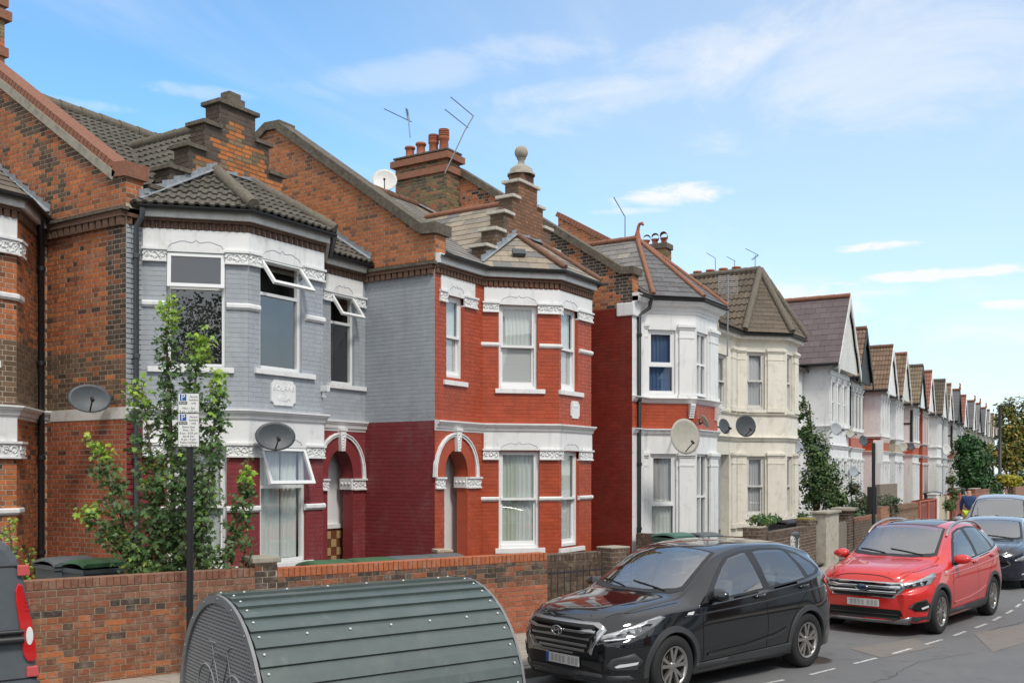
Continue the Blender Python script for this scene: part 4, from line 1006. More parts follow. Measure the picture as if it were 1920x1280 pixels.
# ================================================================== HOUSE 3 (orange red with white ball finial)
X3, Y3 = 14.87, 11.10
h3 = house_root('terraced_house', 17.6, 12.0, 'orange red painted house with white capped stepped gable and stone ball finial')
ps = Pieces(h3, 'brick', 'brickwork', 'brick', 300); pg = Pieces(h3, 'painted_brick', 'painted_brickwork', 'brick_matt', 130); pr_ = Pieces(h3, 'glossy_painted_brick', 'glossy_painted_brickwork', 'brick_gloss', 170)
def pal_h3s(u, z, r): return jitter((0.48, 0.16, 0.055), .18, r) if r.random() < .88 else jitter((0.24, .10, .055), .2, r)
pts = [(Y3 - .02, 6.98), (Y3 + .32, 7.0), (15.1, 9.62), (15.45, 9.68), (16.2, 9.25)]
parapet(h3, ps, X3, pts, .32, pal_h3s, None, 6.3, 6.4)
coping_run(h3, X3, .32, (Y3 + .26, 7.0), (15.12, 9.63), 'coping_dark', .17, .07); coping_run(h3, X3, .32, (15.05, 9.66), (15.5, 9.68), 'coping_dark', .17, .071); coping_run(h3, X3, .32, (15.45, 9.68), (16.2, 9.25), 'coping_dark', .17, .07)
coping_run(h3, X3, .32, (Y3 - .09, 6.98), (Y3 + .30, 7.0), 'coping_dark', .20, .09, None, 'kneeler')
frs, Ls = frame((X3, Y2 + .3), (X3, Y3))
bk = MB(); wall(bk, frs, 0, Ls, 3.46, 6.45, mat='paint_grey'); wall(bk, frs, 0, Ls, .1, 3.46, mat='paint_maroon')
lay_bricks(pg, frs, .28, Ls, 3.46, 6.2, pal=PG, proud=.0028, joint=.007); lay_bricks(pg, frs, .28, Ls, .3, 3.45, pal=PM, proud=.003, joint=.008)
dentils(h3, [(X3, Y2), (X3, Y3 - .001)], 6.18, 6.36, style='block', out=.07, pitch=.13, capz=.07)
q = MB(); fbox(q, frs, .3, Ls + .05, -.02, .10, 6.36, 6.42); q.build('string_course', 'coping_dark', h3)
P3 = [(X3 + .001, Y3), (16.46, Y3), (17.57, 9.99), (18.98, 9.99), (20.09, Y3), (20.349, Y3)]
PR = pal_const(ORRED, .09)
AH3 = (.30, 1.06, 2.41, 2.93)
hol = {0: [(.36, .93, 4.3, 5.86), (.30, 1.06, .1, 3.24)], 1: [(.33, 1.13, 4.1, 5.88), (.33, 1.17, .95, 2.95)], 2: [(.10, .80, 4.1, 5.88), (.12, .86, .95, 2.95)], 3: [(.35, 1.2, 4.1, 5.86), (.35, 1.2, .95, 2.95)], 4: []}
f0, L0 = frame(P3[0], P3[1])
wall(bk, f0, 0, L0, 3.46, 6.45, [hol[0][0]], mat='paint_red'); wall(bk, f0, 0, L0, .1, 3.46, [hol[0][1]], mat='paint_red')
lay_bricks(pr_, f0, 0, L0, 3.46, 6.2, holes=[hol[0][0]], pal=PR, proud=.005, joint=.010); lay_bricks(pr_, f0, 0, L0, .3, 3.27, holes=[(0, 0, 0, 3.3, arch_hole(*AH3, .36))], pal=PR, proud=.005)
facade(P3, {k: v for k, v in hol.items() if k != 0}, 'paint_red', 'paint_red', PR, PR, pr_, proud=.005)
bk.build('wall', None, h3)
BL = [('blind', 0, 1, 0, 1, 'blind')]; HB = [('blind', 0, 1, 0, .5, 'blind'), ('curtain', 0, 1, .5, 1, 'curtain_white')]
window(h3, F(0, P3), .36, .93, 4.3, 5.86, 'sash', dep=.07, cur=HB, sill=(.26, 1.02, 4.15, 4.24), label='narrow sash window with a blind above the arched porch')
window(h3, F(1, P3), .33, 1.13, 4.18, 5.88, 'sash', dep=.07, cur=HB, sill=(.25, 1.28, 4.08, 4.17)); window(h3, F(2, P3), .10, .80, 4.18, 5.88, 'sash', dep=.07, cur=HB, sill=(0, 1.0, 4.08, 4.17))
window(h3, F(1, P3), .33, 1.17, .98, 2.95, 'sash', dep=.07, cur=[('curtain', 0, .5, 0, 1, 'curtain_green'), ('curtain', .48, 1, 0, 1, 'curtain_white')], sill=(.25, 1.28, .88, .98), seed=7); window(h3, F(2, P3), .12, .86, .98, 2.95, 'sash', dep=.07, cur=[('curtain', 0, 1, 0, 1, 'curtain_white')], sill=(0, 1.05, .86, .95), seed=8)
window(h3, F(3, P3), .35, 1.2, 4.1, 5.86, 'sash', cur=C1); window(h3, F(3, P3), .35, 1.2, .95, 2.95, 'sash', cur=C1)
band(h3, [on(1, .03, P3), P3[2], P3[3], on(3, 1.5, P3)], 5.855, 6.19); band(h3, [on(0, .18, P3), on(0, 1.30, P3)], 5.855, 6.2); band(h3, [on(1, .02, P3), P3[2], P3[3], on(3, 1.5, P3)], 2.945, 3.28)
q = MB(); fbox(q, F(0, P3), 1.20, 1.56, -.02, .012, 3.0, 3.27) if False else None
ogee(h3, F(1, P3), .74, .72, 5.97); ogee(h3, F(2, P3), .45, .6, 5.97); ogee(h3, F(1, P3), .75, .76, 3.03); ogee(h3, F(2, P3), .5, .6, 3.03); ogee(h3, F(0, P3), .68, .45, 5.99)
for i, a, b in ((1, .0, .33), (1, 1.13, 1.57), (2, 0, .10), (2, .80, 1.41)): capital(h3, F(i, P3), a, b, 5.69, 5.9, .055, seed=50 + i)
for i, a, b in ((1, .0, .33), (1, 1.17, 1.57), (2, 0, .12), (2, .86, 1.41)): capital(h3, F(i, P3), a, b, 2.75, 2.97, .055, seed=60 + i)
capital(h3, F(0, P3), .14, .36, 5.70, 5.92, .05, seed=71); capital(h3, F(0, P3), .93, 1.36, 5.70, 5.92, .05, seed=72)
for zz in (5.0, 1.92):
    stub(h3, [on(1, -.04, P3), on(1, .33, P3)], zz, zz + .09); stub(h3, [on(1, 1.16, P3), P3[2], on(2, .11, P3)], zz, zz + .09); stub(h3, [on(2, .84, P3), P3[3], on(3, .2, P3)], zz, zz + .09)
cornice(h3, P3[:5], 3.47); dentils(h3, P3, 6.21, 6.36, style='block', pitch=.10, out=.05, capz=.045); gutter(h3, P3, 6.54, fascia='white_paint')
arch_door(h3, F(0, P3), AH3[0], AH3[1], AH3[2], AH3[3], .25, .27, 'paint_red', u_hi=1.50, u_lo=0.01, z_top=3.24)
plaque(h3, F(2, P3), .48, .84, 3.62, 3.98, [('VILLA', .07)])
def pal_g3(u, z, r): return jitter((0.25, 0.115, 0.06), .25, r) if (abs(u) < .75 and u != -9) else jitter((0.14, 0.095, 0.065), .3, r)
stepped_gable(h3, ps, 18.2, Y3, .34, [(.38, 8.62), (.62, 8.24), (.95, 7.84), (1.28, 7.42), (1.62, 7.02)], 'stone_white', pal_g3, None, capt=.065)
q = MB(); q.box((17.98, Y3 - .01, 8.68), (18.42, Y3 + .35, 8.86)); q.build('finial_base', 'brick_plinth' if 'brick_plinth' in MATS else 'ridge_brown', h3)
q = MB(); q.lathe([(.30, 8.86), (.30, 8.90), (.25, 8.93), (.24, 9.0), (.17, 9.06), (.10, 9.09), (.07, 9.13), (.065, 9.19), (.09, 9.22), (.10, 9.24)], (18.2, Y3 + .17, 0), n=24)
q.lathe([(.001, 9.21)] + [(.145 * math.sin(t), 9.365 - .145 * math.cos(t)) for t in [k * math.pi / 12 for k in range(1, 12)]] + [(.001, 9.51)], (18.2, Y3 + .17, 0), n=24); q.build('ball_finial', 'stone', h3)
rp = Pieces(h3, 'roof_slate', 'roof_slates', 'slate', 300)
yr3, zr3 = 15.3, 9.15
roof_face(h3, rp, [(15.2, 10.88, 6.56), (20.34, 10.88, 6.56), (20.34, yr3, zr3), (15.2, yr3, zr3)], 'slate', .30, .24, pal_slate)
T1, T2 = (17.72, Y3 - .01, 7.46), (18.72, Y3 - .01, 7.46); E0, E1, E2, E3 = (16.18, Y3 - .01, 6.56), (17.487, 9.78, 6.56), (19.063, 9.78, 6.56), (20.33, Y3 - .01, 6.56)
roof_face(h3, rp, [E0, E1, T1], 'slate', .38, .235, pal_slate_tan); roof_face(h3, rp, [E1, E2, T2, T1], 'slate', .38, .235, pal_slate_tan); roof_face(h3, rp, [E2, E3, T2], 'slate', .38, .235, pal_slate_tan)
caps(h3, Vector(T1) + Vector((0, 0, .03)), Vector(E1) + Vector((0, 0, .05)), .062, 'ridge_brown'); caps(h3, Vector(T2) + Vector((0, 0, .03)), Vector(E2) + Vector((0, 0, .05)), .062, 'ridge_brown')
flashing(h3, (E0[0] + .2, Y3, 6.66), (T1[0], Y3, 7.5), (0, -1, 0)); flashing(h3, (T1[0] + .08, Y3, 7.47), (T2[0], Y3, 7.47), (0, -1, 0), h=.2); flashing(h3, (T2[0], Y3, 7.48), (E3[0] - .15, Y3, 6.62), (0, -1, 0))
rx, rz = 18.2, 8.3; sl = (zr3 - 6.56) / (yr3 - 10.88); yv = 10.88 + (rz - 6.56) / sl; zl = 6.9; hw = 1.62
for sg in (-1, 1): roof_face(h3, rp, [(rx, Y3 + .35, rz), (rx, yv, rz), (rx + sg * hw, Y3 + .35, zl)], 'slate', .34, .24, pal_slate_tan if sg < 0 else pal_slate)
caps(h3, (rx, Y3 + .3, rz + .03), (rx, yv, rz + .03), .065, 'ridge_red'); caps(h3, (15.2, yr3, zr3 + .03), (19.8, yr3, zr3 + .03), .09, 'ridge_brown')
q = MB(); q.prism([(16.98, 10.72, 6.86), (17.17, 10.53, 6.86), (17.23, 10.59, 6.97), (17.04, 10.78, 6.97)], (-.03, -.03, .05)); q.build('roof_vent', 'gutter_grey', h3)
def pal_ch3(u, z, r):
    t = r.random(); return jitter((.19, .15, .07), .3, r) if t < .5 else (jitter((.10, .08, .05), .3, r) if t < .75 else jitter((.30, .12, .06), .2, r))
chimney(h3, 19.78, 20.33, 14.4, 16.0, 8.6, 10.45, [(20.05, 15.75, .32, False), (20.05, 15.4, .36, False), (20.05, 15.0, .50, True), (20.05, 14.68, .58, True)], pal_ch3, bands=((.10, .10), (.42, .07)))
flashing(h3, (19.8, 14.42, 8.72), (19.8, 15.3, 9.2), (-1, 0, 0))
q = MB(); q.box((15, yr3, .2), (20.3, yr3 + 4, 6.0)); q.build('rear_block', 'mortar', h3)
ps.flush(); pg.flush(); pr_.flush(); rp.flush()

# ================================================================== HOUSE 4 (white bay, red band, slate turret roof)
X4, Y4 = 20.35, 9.67
h4 = house_root('terraced_house', 22.6, 10.5, 'white bay fronted house with dark red side wall and hipped slate turret roof')
ps = Pieces(h4, 'brick', 'brickwork', 'brick', 250); pd_ = Pieces(h4, 'painted_brick', 'painted_brickwork', 'brick_gloss', 250)
def pal_h4s(u, z, r): return pal_orange(u, z, r) if math.sin(u * 3.3 + z * 4.1) + math.sin(u * 9 + z * 2) * .5 > -.6 and r.random() < .85 else jitter((.06, .045, .04), .3, r)
pts = [(Y4, 7.02), (Y4 + .30, 7.02), (14.5, 10.05)]
parapet(h4, ps, X4, pts, .32, pal_h4s, None, 6.2, 6.22)
coping_run(h4, X4, .32, (Y4 + .25, 7.02), (14.55, 10.08), 'coping_dark', .16, .07); coping_run(h4, X4, .32, (Y4 - .07, 7.0), (Y4 + .27, 7.02), 'coping_dark', .17, .08, None, 'kneeler')
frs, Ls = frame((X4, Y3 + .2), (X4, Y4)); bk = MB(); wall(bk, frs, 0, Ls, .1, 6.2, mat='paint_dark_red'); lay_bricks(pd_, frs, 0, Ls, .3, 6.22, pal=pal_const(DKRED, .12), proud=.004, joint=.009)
P4 = [(X4 + .001, Y4), (21.1, Y4), (21.97, 8.8), (23.35, 8.8), (24.22, Y4), (25.3, Y4)]
hol = {0: [], 1: [(.04, .72, 4.33, 5.80), (.10, .74, .95, 2.93)], 2: [(.05, .75, 4.2, 5.80), (.05, .80, .90, 2.93)], 3: [(.2, .9, 4.3, 5.8), (.2, .9, 1, 2.9)], 4: [(.3, .9, 4.3, 5.8), (.2, .95, .2, 2.6)]}
for i, hs in hol.items():
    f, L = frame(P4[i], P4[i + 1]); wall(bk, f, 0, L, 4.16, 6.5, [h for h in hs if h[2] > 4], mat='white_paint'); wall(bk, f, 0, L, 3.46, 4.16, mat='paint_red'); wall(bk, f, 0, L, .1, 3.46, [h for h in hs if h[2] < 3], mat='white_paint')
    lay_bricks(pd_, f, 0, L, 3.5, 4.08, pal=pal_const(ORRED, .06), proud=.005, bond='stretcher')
bk.build('wall', None, h4)
window(h4, F(1, P4), .04, .72, 4.33, 5.8, 'two', dep=.06, cur=[('curtain', 0, 1, 0, 1, 'curtain_blue')], split=4.98, label='upper bay window with blue curtains', seed=9); window(h4, F(2, P4), .05, .75, 4.3, 5.8, 'grid', dep=.06, cur=[('curtain', 0, 1, 0, 1, 'curtain_net')])
window(h4, F(1, P4), .10, .74, .95, 2.93, 'two', dep=.06, cur=[('curtain', 0, 1, .45, 1, 'curtain_net'), ('sheet', 0, 1, 0, .45, 'curtain_white')], split=1.75, seed=2); window(h4, F(2, P4), .05, .80, .92, 2.93, 'grid', dep=.06, cur=[('curtain', 0, 1, 0, 1, 'curtain_net')])
window(h4, F(4, P4), .3, .9, 4.3, 5.8, 'two', cur=C1)
def pil(root, fr, u0, u1, z0, z1, d=.05, m='white_paint'):
    q = MB(); fbox(q, fr, u0, u1, -.02, d, z0 + .12, z1 - .14); fbox(q, fr, u0 - .03, u1 + .03, -.02, d + .03, z0, z0 + .12); fbox(q, fr, u0 - .02, u1 + .02, -.02, d + .02, z1 - .14, z1 - .09); fbox(q, fr, u0 - .045, u1 + .045, -.02, d + .05, z1 - .09, z1 - .03); fbox(q, fr, u0 - .02, u1 + .02, -.02, d + .02, z1 - .03, z1)
    fbox(q, fr, u0 - .012, u1 + .012, -.02, d + .012, z1 - .34, z1 - .30); return q.build('pilaster', m, root)
for (z0, z1) in ((4.18, 5.95), (.55, 2.98)):
    pil(h4, F(1, P4), -.22 + .02, .02, z0, z1); pil(h4, F(1, P4), .80, 1.17, z0, z1); pil(h4, F(2, P4), .80, 1.32, z0, z1); pil(h4, F(3, P4), .95, 1.2, z0, z1)
cornice(h4, P4[:5], 4.22, h=.12, out=.12, name='sill_course'); cornice(h4, P4[:5], 3.5, h=.14, out=.10); cornice(h4, P4[:5], 6.45, h=.28, out=.20, name='eaves_cornice')
for i, u in ((1, 1.1), (2, 1.25)):
    q = MB(); f = F(i, P4)
    for k in range(6): fbox(q, f, u - .06, u + .06, 0, .16 - .022 * k, 4.09 - .055 * (k + 1), 4.09 - .055 * k)
    q.build('bracket', 'white_paint', h4)
gutter(h4, P4[:5], 6.5, fascia='white_paint', off=.22); downpipe(h4, [(20.9, 9.45, 6.46), (20.9, 9.5, 6.25), (20.62, 9.62, 6.05), (20.62, 9.62, .2)], .045)
q = MB(); q.box((X4 - .03, Y4 - .05, 6.02), (X4 + .35, Y4 + .38, 6.32)); q.build('corbel', 'white_paint', h4, bevel=.02)
rp = Pieces(h4, 'roof_slate', 'roof_slates', 'slate', 300)
ap = (22.67, 10.63, 8.3); E0, E1, E2, E3 = (20.95, 9.42, 6.54), (21.88, 8.56, 6.54), (23.44, 8.56, 6.54), (24.35, 9.42, 6.54); rb = (22.67, 12.3, 8.3)
roof_face(h4, rp, [E0, E1, ap], 'slate', .30, .21, pal_slate_dark); roof_face(h4, rp, [E1, E2, ap], 'slate', .30, .21, pal_slate_dark); roof_face(h4, rp, [E2, E3, ap], 'slate', .30, .21, pal_slate_dark)
roof_face(h4, rp, [ap, rb, E0], 'slate', .30, .21, pal_slate); roof_face(h4, rp, [ap, rb, E3], 'slate', .30, .21, pal_slate)
roof_face(h4, rp, [(20.7, 9.45, 6.54), (25.28, 9.45, 6.54), (25.28, 14.4, 9.4), (20.7, 14.4, 9.4)], 'slate', .30, .21, pal_slate)
for E in (E0, E1, E2, E3): caps(h4, Vector(ap) + Vector((0, 0, .02)), Vector(E) + Vector((0, 0, .03)), .055, 'ridge_red')
caps(h4, Vector(ap) + Vector((0, 0, .04)), Vector(rb) + Vector((0, 0, .04)), .065, 'ridge_red')
q = MB(); q.tube([(22.67, 10.63, 8.32), (22.67, 10.62, 8.5)], [.10, .05], 8); q.tube([(22.67, 10.62, 8.5), (22.67, 10.60, 8.62), (22.67, 10.57, 8.68), (22.67, 10.50, 8.69), (22.67, 10.47, 8.64)], [.045, .04, .04, .045, .03], 8); q.build('ridge_finial', 'terracotta', h4)
q = MB(); q.box((X4, 14, .2), (30.8, 18, 6.0)); q.build('rear_block', 'mortar', h4)
ps.flush(); pd_.flush(); rp.flush()

# ================================================================== HOUSE 5 (cream, brown tiled turret)
h5 = house_root('terraced_house', 28.6, 10.5, 'cream painted bay fronted house with steep brown tiled turret roof')
P5 = [(25.302, 9.9), (27.88, 9.9), (28.95, 8.83), (30.2, 8.83), (31.27, 9.9), (31.6, 9.9)]
ps = Pieces(h5, 'brick', 'brickwork', 'brick', 60)
pts = [(9.6, 7.2), (14.4, 10.0)]; parapet(h5, ps, 25.3, pts, .3, pal_orange, None, 6.3, 6.4); coping_run(h5, 25.3, .3, (9.6, 7.2), (14.45, 10.03), 'ridge_red', .14, .06, .112, 'coping_brick')
hol = {0: [(.9, 1.75, 4.3, 5.8), (.6, 1.9, .2, 3.0)], 1: [(.30, .88, 4.32, 6.0), (.30, .88, 1.22, 2.97)], 2: [(.2, .75, 4.3, 5.98), (.2, .75, 1.2, 2.97)], 3: [(.4, 1.1, 4.3, 5.95), (.4, 1.1, 1.2, 2.95)], 4: []}
bk = MB()
for i, hs in hol.items(): f, L = frame(P5[i], P5[i + 1]); wall(bk, f, 0, L, .1, 6.45, hs, mat='cream_paint')
bk.build('wall', None, h5)
for i, (a, b, c, d) in ((0, hol[0][0]), (1, hol[1][0]), (1, hol[1][1]), (2, hol[2][0]), (2, hol[2][1])):
    window(h5, F(i, P5), a, b, c, d, 'sash', dep=.07, cur=[('curtain', 0, 1, 0, 1, 'curtain_net')], fm='upvc_old', sill=(a - .12, b + .12, c - .09, c, 'cream_paint'), seed=int(a * 100 + c))
f = F(0, P5); q = MB(); fbox(q, f, .5, 2.0, -.7, -.62, .2, 3.0); q.build('front_door', 'cream_paint', h5)
for (z0, z1) in ((4.25, 6.1), (.9, 3.08)):
    for i, a, b in ((1, -.02, .24), (1, .94, 1.48), (2, .80, 1.2), (3, 1.15, 1.4), (0, 2.05, 2.4)): pil(h5, F(i, P5), a, b, z0, z1, .05, 'cream_paint')
cornice(h5, P5[:5], 3.52, 'cream_paint', h=.14, out=.10); cornice(h5, P5[:5], 4.2, 'cream_paint', h=.05, out=.05, name='string_course')
cornice(h5, P5[:5], 6.44, 'cream_paint', h=.16, out=.12, name='eaves_cornice'); gutter(h5, P5[:5], 6.5, fascia='cream_paint', off=.24)
rp = Pieces(h5, 'roof_tile', 'roof_tiles', 'tile_grey', 300)
ap = (29.6, 9.79, 8.62); E0, E1, E2, E3 = (27.72, 9.62, 6.54), (28.85, 8.58, 6.54), (30.30, 8.58, 6.54), (31.45, 9.62, 6.54); rb = (29.6, 13.1, 8.62)
roof_face(h5, rp, [E0, E1, ap], 'slate', .40, .16, pal_brown_tile, stag=True); roof_face(h5, rp, [E1, E2, ap], 'slate', .40, .16, pal_brown_tile); roof_face(h5, rp, [E2, E3, ap], 'roll', .30, .3, pal_brown_tile)
roof_face(h5, rp, [ap, rb, E0], 'roll', .30, .3, pal_brown_tile)
roof_face(h5, rp, [(25.6, 9.66, 6.54), (31.6, 9.66, 6.54), (31.6, 14.4, 9.35), (25.6, 14.4, 9.35)], 'roll', .30, .3, pal_brown_tile)
for E in (E0, E1, E2): caps(h5, Vector(ap) + Vector((0, 0, .03)), Vector(E) + Vector((0, 0, .05)), .10, 'ridge_grey')
caps(h5, Vector(ap) + Vector((0, 0, .04)), Vector(rb) + Vector((0, 0, .04)), .10, 'ridge_grey')
ps.flush(); rp.flush()
# ================================================================== HOUSES 6.. (gabled wings down the street)
def gabled(label, xc, yc, hw, zp, ze, ang, wallm, midm, roofunit, roofpal, bargem, gablem, ridgem, near, side, timber=False, group='gabled houses down the street', zb_=None, finial=False, lowm=None, ncol=3, hg=None, tm='tile_grey'):
    g = house_root('gabled_house', xc, yc, label, group)
    ca, sa = math.cos(ang), math.sin(ang); u = (ca, sa); n = (sa, -ca); fr = ((xc, yc), u, n)
    def G(uu, d): return tuple(fp(fr, uu, d, 0)[:2])
    hg = hg or hw + .28; dep = 1.0; lowm = lowm or wallm
    path = [G(-hw, -dep), G(-hw, 0), G(hw, 0), G(hw, -dep)]
    bk = MB(); holes = {}
    n3 = ncol; w = 2 * hw; ow = (w - .22) / n3 - .22; up = []; lo = []
    for k in range(n3):
        a = .22 + k * (ow + .22); up.append((a, a + ow, 4.42, 6.0)); lo.append((a, a + ow, 1.0, 2.95))
    for i in range(3):
        f, L = frame(path[i], path[i + 1]); hs = up + lo if i == 1 else []
        wall(bk, f, 0, L, 4.2, ze, [h for h in hs if h[2] > 4], mat=wallm); wall(bk, f, 0, L, 3.5, 4.2, mat=midm); wall(bk, f, 0, L, .1, 3.5, [h for h in hs if h[2] < 3], mat=lowm)
    # recess with the door, on one side
    s0, s1 = (hw, hw + 1.95) if side > 0 else (-hw - 1.95, -hw)
    f, L = frame(G(s0, -dep), G(s1, -dep)); wall(bk, f, 0, L, .1, ze - .1, [(.5, 1.1, 4.4, 5.9), (.4, 1.4, .2, 2.9)], mat=midm if midm != 'white_paint' else wallm)
    bk.build('wall', None, g)
    q = MB(); fbox(q, f, .3, 1.5, -.9, -.8, .2, 3.0); q.build('front_door', 'brown_tile', g)
    ff, L = frame(path[1], path[2])
    if near:
        for (a, b, c, d) in up + lo:
            o = MB(); t = .05
            for z in (c, d - t, (c + d) / 2): fbox(o, ff, a, b, -.12, -.06, z, z + t)
            fbox(o, ff, a, a + t, -.12, -.06, c, d); fbox(o, ff, b - t, b, -.12, -.06, c, d)
            o = o.build('window', 'dark_timber' if (timber and c > 4) else 'upvc', g)
            q = MB(); q.add([fp(ff, a, -.1, c), fp(ff, b, -.1, c), fp(ff, b, -.1, d), fp(ff, a, -.1, d)], [(0, 1, 2, 3)]); q.build('glass_pane', 'glass', o, recalc=False)
            q = MB(); q.add([fp(ff, a, -.2, c), fp(ff, b, -.2, c), fp(ff, b, -.2, d), fp(ff, a, -.2, d)], [(0, 1, 2, 3)]); q.build('curtain', 'curtain_net', o, recalc=False)
    else:
        for (a, b, c, d) in up + lo:
            q = MB(); q.add([fp(ff, a, -.1, c), fp(ff, b, -.1, c), fp(ff, b, -.1, d), fp(ff, a, -.1, d)], [(0, 1, 2, 3)]); q.build('window', 'glass_far', g, recalc=False)
    cm = 'white_paint' if wallm != 'cream_paint' else wallm
    for k in range(n3 + 1):
        a = k * (ow + .22)
        for (z0, z1) in ((4.3, 6.2), (.6, 3.12)):
            if near: pil(g, ff, a + .03, a + .19, z0, z1, .05, cm)
            else:
                q = MB(); fbox(q, ff, a + .03, a + .19, -.02, .05, z0, z1); fbox(q, ff, a - .02, a + .24, -.02, .09, z1 - .16, z1); q.build('pilaster', cm, g)
    cornice(g, path, 3.56, cm, h=.16, out=.10); cornice(g, path, 4.28, cm, h=.09, out=.10, name='sill_course'); band(g, path[1:3], 6.25, 6.42, .05, cm)
    if near:
        for k in range(n3 * 2):
            a = .15 + k * (w - .3) / (n3 * 2 - 1); q = MB()
            for j in range(4): fbox(q, ff, a - .035, a + .035, 0, .11 - .022 * j, 4.19 - .05 * (j + 1), 4.19 - .05 * j)
            q.build('bracket', cm, g)
    if timber:
        f0, L = frame(path[0], path[1]); q = MB(); fbox(q, f0, L - .14, L + .01, 0, .03, 4.28, 6.2); fbox(q, f0, 0, L - .14, 0, .03, 5.35, 5.45); q.build('timber_board', 'dark_timber', g)
        q = MB()
        for k in range(n3 + 1): a = k * (ow + .22); fbox(q, ff, a + .07, a + .15, .05, .06, 4.4, 6.0)
        q.build('timber_post', 'dark_timber', g)
    # gable roof, ridge running back
    rp = Pieces(g, 'roof_tile', 'roof_tiles', tm, 300 if near else 0)
    R0 = fp(fr, 0, .42, zp); R1 = fp(fr, 0, -6.5, zp)
    tw, th = (.42, .30) if roofunit == 'slate' else (.30, .31)
    for sg in (-1, 1):
        A = fp(fr, sg * hg, .42, ze + .02); B = fp(fr, sg * hg, -6.5, ze + .02)
        roof_face(g, rp, [B, A, R0, R1], roofunit, tw, th, roofpal)
    rp.flush()
    caps(g, R0 + Vector((0, 0, .05)), R1 + Vector((0, 0, .05)), .10, ridgem, .6)
    # bargeboards with scalloped lower edge
    for sg in (-1, 1):
        A = fp(fr, sg * (hg + .03), .46, ze - .05); B = fp(fr, 0, .46, zp + .05); N = Vector((n[0], n[1], 0)); q = MB(); nn = 14
        d = B - A; perp = Vector((0, 0, -1))
        for k in range(nn):
            p, r_ = A + d * (k / nn), A + d * ((k + 1) / nn); w1, w2 = .34 + .07 * math.sin(k / nn * 16.0), .34 + .07 * math.sin((k + 1) / nn * 16.0)
            q.prism([p, r_, r_ + perp * w2, p + perp * w1], -N * .04)
        q.build('bargeboard', bargem, g)
    q = MB(); q.prism([fp(fr, -hg + .1, .34, ze - .15), fp(fr, hg - .1, .34, ze - .15), fp(fr, 0, .34, zp - .15)], -Vector((n[0], n[1], 0)) * .1); q.build('gable_panel', gablem, g)
    q = MB(); q.prism([fp(fr, -hg + .02, .45, ze - .06), fp(fr, -hg + .3, .45, ze - .06), fp(fr, -hg + .3, -dep, ze - .06), fp(fr, -hg + .02, -dep, ze - .06)], (0, 0, .04)); q.build('soffit', 'dark_timber', g)
    q = MB(); q.tube([fp(fr, -hg - .05, .4, ze - .02), fp(fr, -hg - .05, -3.0, ze - .02)], .055, 8, 'black_plastic'); q.build('gutter', 'black_plastic', g)
    # low roof over the recess
    a0, a1 = (hw, hw + 1.95) if side > 0 else (-hw - 1.95, -hw)
    q = MB(); q.prism([fp(fr, a0, -dep + .25, 6.42), fp(fr, a1, -dep + .25, 6.42), fp(fr, a1, -5.5, zp - .7), fp(fr, a0, -5.5, zp - .7)], (0, 0, -.08)); q.build('lower_roof', 'roof_deck', g)
    q = MB(); q.prism([fp(fr, -hw, -dep - .02, .2), fp(fr, hw, -dep - .02, .2), fp(fr, hw, -6, .2), fp(fr, -hw, -6, .2)], (0, 0, ze - .4)); q.build('rear_block', wallm, g)
    if finial:
        q = MB(); p = R0 + Vector((0, 0, .05)); q.tube([p, p + Vector((0, 0, .25)), p + Vector((-.05, -.05, .38)), p + Vector((.06, .02, .48)), p + Vector((.16, .04, .40))], [.11, .06, .05, .05, .04], 8); q.build('ridge_finial', 'terracotta', g)
    return g
_g = bpy.data.materials.new('glass_far'); _g.use_nodes = True; _b = _g.node_tree.nodes['Principled BSDF']; _b.inputs['Base Color'].default_value = (.18, .19, .19, 1); _b.inputs['Roughness'].default_value = .08; MATS['glass_far'] = _g
A6 = R(2.7)
gabled('white house with tall purple slate gable and scalloped white bargeboards', 40.4, 10.15, 1.75, 9.43, 6.62, R(2.3), 'white_paint', 'white_paint', 'slate', pal_purple, 'white_dirty', 'white_dirty', 'ridge_red', True, -1, hg=2.1, group=None, tm='slate')
